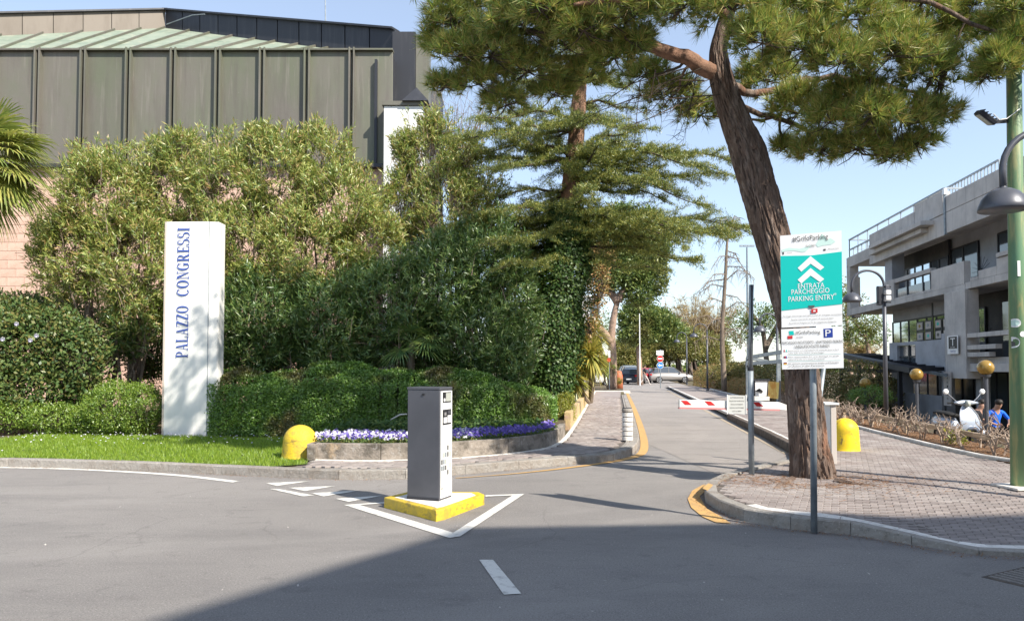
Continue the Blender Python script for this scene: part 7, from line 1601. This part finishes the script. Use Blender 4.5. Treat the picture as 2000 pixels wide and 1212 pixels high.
lbs = ['rounded tamarisk nearest the forked pine in the row above the parked cars', 'rounded tamarisk above the dark estate car', 'rounded tamarisk directly behind the stacked road signs', 'rounded tamarisk above the front of the silver car', 'rounded tamarisk at the hedge corner behind the distant bell lamp', 'last rounded tamarisk of the row, touching the bare conifer trunk', 'smaller dark tamarisk partly hidden by the forked pine trunk']
for i, (x, y, rx, rz_) in enumerate(tam_c):
    Yt = 84 + (i % 3) * 2; r = random.Random(i); trs = []
    for k in range(5): bx = x + r.uniform(-rx, rx) * .9; trs.append([Vector((P(bx, 0, Yt).x, Yt + r.uniform(-2, 2), 0)), P(bx + r.uniform(-3, 3), 705, Yt), P(bx + r.uniform(-8, 8), 690, Yt)])
    far_tree('tamarisk_tree', lbs[i], (P(x, 0, Yt).x, Yt, 0), trs, .15, [pxell(x, y, rx, rz_ * .8, Yt), pxell(x - rx * .5, y + 8, rx * .7, rz_ * .6, Yt), pxell(x + rx * .5, y + 8, rx * .7, rz_ * .6, Yt), pxell(x, y + 22, rx * 1.1, rz_ * .45, Yt)], 20, 'l_tam', .27, .12, 'row of rounded tamarisks behind the parked cars', bark='dark_twig', per=6)
# pale bare golden tree
def bare_tree(name, label, base, h, w, Yb, seed, material='twig', lm='l_bare', n=46, lean=0):
    r = random.Random(seed); t = thing(name, label, 'tree', base); b = Vector(base); m = MB(); q = []
    m.tube([b, b + Vector((0, 0, h * .35))], [.2, .16], 7)
    for k in range(n):
        a = r.uniform(0, 2 * pi); s0 = b + Vector((0, 0, h * r.uniform(.2, .45))); e = b + Vector((cos(a) * w * r.uniform(.2, 1), sin(a) * w * .6, h * r.uniform(.6, 1))); mid = s0.lerp(e, .5) + Vector((0, 0, h * .05)); m.tube([s0, mid, e], [.08, .05, .015], 4, cap=False)
        for j in range(22):
            p = mid.lerp(e, r.uniform(-.3, 1)); d = Vector((r.uniform(-1, 1), r.uniform(-1, 1), r.uniform(-.2, 1))).normalized() * r.uniform(.4, 1.1); q.append((p, d))
    m.build('branches', M[material], t); C = np.array([tuple(p) for p, d in q]); D = np.array([tuple(d) for p, d in q]); L = np.linalg.norm(D, axis=1)
    link('twigs', np_mesh('twigs', needles(C, unit(D), 4, 1.0, .05, .5), 3), M[lm], t); return t
bare_tree('golden_tree', 'leafless golden-twigged tree between the dark pine crown and the bare conifer', (P(1345, 0, 95).x, 95, 0), 11.0, 4.2, 95, 4)
bare_tree('golden_tree', 'leafless golden-twigged tree directly behind the bare conifer trunk', (P(1392, 0, 97).x, 97, 0), 10.0, 3.6, 97, 5)
# dead conifer
YD = 44; dc = thing('bare_conifer', 'tall dead conifer with bare drooping branches right of the lane', 'tree', (P(1408, 0, YD).x, YD, 0)); m = MB()
pts = [Vector((P(1408, 0, YD).x, YD, 0)), P(1409, 650, YD), P(1416, 560, YD), P(1420, 470, YD), P(1426, 425, YD)]; sl = smooth_line(pts, 1); m.tube(sl, [.18 - .15 * i / (len(sl) - 1) for i in range(len(sl))], 9); m.build('trunk', M['bark_grey'], dc, smooth=True)
r = random.Random(6); m = MB()
def dcp(y): return P(1409 + (650 - y) * .075, y, YD)
for (y, dx, dy) in ((665, -55, 10), (655, 60, -2), (630, -62, 0), (608, 55, -8), (590, -48, 12), (560, -50, 18), (548, 48, -12), (535, -45, 30), (520, 55, 30), (500, 40, 40), (500, -30, 30), (490, 30, 38), (470, -25, 12), (460, 22, -10), (450, -22, 4), (440, 20, -8), (440, -16, -6), (575, 52, 40), (640, 45, 35), (620, -40, 40), (545, -60, 36)):
    s_ = dcp(y); e = P(1409 + (650 - y) * .075 + dx, y + dy - 6, YD + r.uniform(-1, 1)); md = s_.lerp(e, .5) + Vector((0, 0, .35)); m.tube([s_, md, e], [.04, .03, .01], 5, cap=False)
    for k in range(24): p = s_.lerp(md, r.random()) if k % 2 else md.lerp(e, r.random()); d = Vector((r.uniform(-.5, .5), r.uniform(-.3, .3), r.uniform(-.9, .1))); m.tube([p, p + d * .5, p + d * .9 + Vector((0, 0, -.1))], [.014, .01, .005], 3, cap=False)
for k in range(110): p = P(1424, 450, YD); d = Vector((r.uniform(-1, 1), r.uniform(-.5, .5), r.uniform(-.4, .9))).normalized() * r.uniform(.3, 1.0); m.tube([p + Vector((0, 0, r.uniform(-.5, .4))), p + d], [.01, .005], 3, cap=False)
m.build('branches', M['bark_grey'], dc)
# pines to the right of the bare conifer and behind the canopy
far_tree('umbrella_pine', 'bushy pine with leaning dark limbs between the bare conifer and the steel post', (P(1500, 0, 48).x, 48, 0), [[Vector((P(1494, 0, 48).x, 48, 0)), P(1496, 690, 48), P(1490, 640, 48), P(1470, 615, 48)], [P(1495, 680, 48), P(1508, 655, 48), P(1520, 630, 48)]], .2, [pxell(1450, 640, 28, 26, 48), pxell(1480, 622, 30, 26, 48), pxell(1515, 625, 26, 28, 48), pxell(1440, 660, 18, 14, 48), pxell(1535, 650, 20, 22, 48)], 14, 'l_far', .26, .07, inner=.5, bark='bark_grey', per=6)
far_tree('umbrella_pine', 'pine with orange and green foliage seen between the parking sign and the concrete building', (P(1690, 0, 62).x, 62, 0), [[Vector((P(1696, 0, 62).x, 62, -1)), P(1697, 690, 62), P(1692, 660, 62)]], .25, [pxell(1660, 640, 28, 28, 62), pxell(1690, 630, 26, 24, 62), pxell(1715, 648, 20, 22, 62), pxell(1650, 600, 16, 34, 62), pxell(1680, 655, 30, 18, 62)], 10, 'l_far', .3, .09, per=6)
far_tree('umbrella_pine', 'yellowish tree crown showing left of the concrete loggia, above the orange pine', (P(1650, 0, 70).x, 70, 0), [[Vector((P(1652, 0, 70).x, 70, -1)), P(1652, 600, 70)]], .25, [pxell(1655, 570, 14, 34, 70), pxell(1672, 590, 18, 18, 70)], 5, 'l_tam', .3, .1, per=6)
bare_tree('bare_tree', 'pale leafless tree behind the dark canopy left of the building', (P(1668, 0, 66).x, 66, 0), 4.2, 2.6, 66, 9, 'twig', 'l_bare', 20)
# hedges on the right
hedge('head-high autumn-tinted hedge running behind the distant bell lamps', [RQ(7.6, 52), RQ(8.2, 44), RQ(9.5, 38), RQ(12.5, 34)], 1.4, 1.75, 'l_mixhedge', .11, .06, 26000, base_z=.05, cat='hedge row')
hedge('orange-leaved hedge end at the corner beyond the silver car', [RQ(7.0, 60), RQ(7.2, 55), RQ(7.5, 50.5)], 1.6, 1.6, 'l_orange', .12, .06, 9000, base_z=.05, cat='hedge row')
hedge('low orange and green shrubs below the tall hedge, behind the barrier arm', [RQ(6.9, 43), RQ(6.9, 36), RQ(7.0, 29)], 1.0, .85, 'l_orange', .08, .03, 16000, base_z=.08, cat='hedge row')
dense_bush('clipped_shrub', 'clumpy green shrub with a bare base in front of the tall hedge', [pxell(1385, 728, 20, 14, 47, .9), pxell(1420, 722, 26, 14, 45, .9)], 60, 'l_mixhedge', .1, .05, (P(1400, 0, 46).x, 46, .05), zmin=.2)
hedge('thick dark shrubs below the canopy left of the concrete building', [P(1560, 0, 31) * Vector((1, 1, 0)).length * 0 + Vector((P(1640, 0, 40).x, 40, 0)), Vector((P(1740, 0, 36).x, 36, 0))], 2.0, 2.2, 'l_mixhedge', .12, .06, 12000, base_z=-1.2, cat='hedge row')
# light mast
lm_ = thing('stadium_mast', 'very tall thin floodlight mast rising behind the bare conifer', 'light mast', (P(1459, 0, 110).x, 110, 0)); m = MB(); a = P(1459, 483, 110); m.tube([Vector((a.x, 110, 0)), a], [.25, .14], 8); m.build('pole', M['galv'], lm_)
for dx in (-11, -3, 4, 11): m = MB(); c = P(1459 + dx, 480, 110); m.box(c, (.5, .3, .25)); m.build('lamp', M['galv'], lm_)
m = MB(); m.bar(P(1447, 481, 110), P(1471, 481, 110), .1, .1); m.build('crossbar', M['galv'], lm_)
m = MB(); a = P(1250, 645, 78); b = P(1249, 612, 64.0); m.tube([Vector((b.x, 64.0, 0)), b], [.06, .04], 7); o = m.build('thin_pole', M['sign_white']); tag(o, 'thin pale pole in front of the dark round pine crown', 'pole')
# white house beyond the ivy
wh_ = thing('white_house', 'white house gable glimpsed between the ivy column and the forked pine', 'house', (P(1160, 0, 80).x, 80, 0)); m = MB(); a = P(1110, 580, 80); b = P(1168, 580, 80); m.prism([(a.x, 80), (b.x, 80), (b.x, 88), (a.x, 88)], 0, a.z); m.build('wall', M['white_wall'], wh_)
m = MB(); m.box(((a.x + b.x) / 2, 84, a.z + .1), (b.x - a.x + .5, 8.6, .2)); m.build('roof', M['white_wall'], wh_); m = MB(); c = P(1162, 605, 79.95); m.box(c, (1.0, .06, 1.4)); m.build('window', M['glass'], wh_)
# distant low treeline
n = 24000; X = rng.uniform(-150, 330, n); hgt = 5 + 2.2 * np.sin(X * .07) + 1.5 * np.sin(X * .21 + 1); C = np.stack([X, 230 + rng.uniform(-4, 4, n), rng.uniform(0, 1, n) * hgt * .62], 1)
o = link('far_treeline', np_mesh('far_treeline', leaf_quads(C, rnd_dir(n), 1.3, .9), 4), M['l_far']); tag(o, 'low far-off line of trees along the horizon', 'treeline', kind='stuff')
m = MB(); m.face([(-1500, 150, .01), (2500, 150, .01), (2500, 3000, .01), (-1500, 3000, .01)]); pass
# ================================================================== BUILDING BEHIND THE CAMERA that shades the foreground
Hb = 12.0; k_ = Hb / math.tan(math.asin(SUN.z)); off = Vector((SUN.x, SUN.y, 0)).normalized() * k_
tip = G(905, 1030); lf = G(300, 1212); rt = G(2000, 990, .12)
c0 = tip + off; d1 = (lf - tip).normalized(); d2 = (rt - tip).normalized()
rear = thing('rear_building', 'plain pale plastered block behind the viewpoint that throws the foreground shadow', 'building', (c0.x, c0.y, 0))
pA, pB, pC, pD = c0, c0 + d2 * 34, c0 + d2 * 34 + d1 * 12, c0 + d1 * 12
m = MB(); m.prism([(p.x, p.y) for p in (pA, pB, pC, pD)], -.05, Hb - .02); m.build('walls', M['plaster'], rear)
nrm = Vector((-d2.y, d2.x, 0)); 
if nrm.dot(-d1) < 0: nrm = -nrm
m = MB(); ctr = (pA + pC) / 2; m.prism([((p.x - ctr.x) * 1.0 + ctr.x, (p.y - ctr.y) * 1.0 + ctr.y) for p in (pA, pB, pC, pD)], Hb - .01, Hb + .01); m.build('roof', M['concrete_grey'], rear)
for fl_ in range(3):
    for i in range(9):
        c = pA + d2 * (2.5 + i * 3.4) + nrm * .02; m = MB(); z = 2 + fl_ * 3.6; m.slab([c + Vector((0, 0, z)), c + d2 * 1.3 + Vector((0, 0, z)), c + d2 * 1.3 + Vector((0, 0, z + 1.6)), c + Vector((0, 0, z + 1.6))], nrm * .05); m.build('window', M['glass'], rear, recalc=True)

# ================================================================== GRIT, LEAVES AND SPECKS ON THE ROAD
n = 5200; i_ = rng.integers(0, 10 ** 6, n); kk = resample([p for p in krs[2:] if p.x < 6], .03); k2 = resample([p for p in kl if p.y < 20 and p.x > -9], .03)
C = []
for j in range(n):
    src = kk if j % 3 else k2; p_ = src[int(i_[j]) % len(src)]; C.append((p_.x - abs(rng.normal()) * .09 * (1 if j % 3 else .3), p_.y - abs(rng.normal()) * .07, .011))
C = np.array(C); D = rnd_dir(n); D[:, 2] *= .2; D = unit(D)
o = link('kerbside_grit', np_mesh('kerbside_grit', leaf_quads(C, D, rng.uniform(.006, .035, n), rng.uniform(.004, .012, n), np.tile([[0, 0, 1.]], (n, 1))), 4), M['litter']); tag(o, 'brown grit and pine needles gathered along the foot of the kerbs', 'grit', kind='stuff')
n = 170; C = np.stack([rng.uniform(-7, 5, n), rng.uniform(4.6, 12, n), np.full(n, .012)], 1); D = rnd_dir(n); D[:, 2] *= .2; D = unit(D)
kp = ~in_poly_np(C[:, 0], C[:, 1], rb) & ~in_poly_np(C[:, 0], C[:, 1], bed); C, D = C[kp], D[kp]; n = len(C)
o = link('road_specks', np_mesh('road_specks', leaf_quads(C, D, rng.uniform(.01, .035, n), rng.uniform(.008, .02, n), np.tile([[0, 0, 1.]], (n, 1))), 4), M['cloth_white']); tag(o, 'small pale scraps and petals scattered over the asphalt', 'litter', kind='stuff')
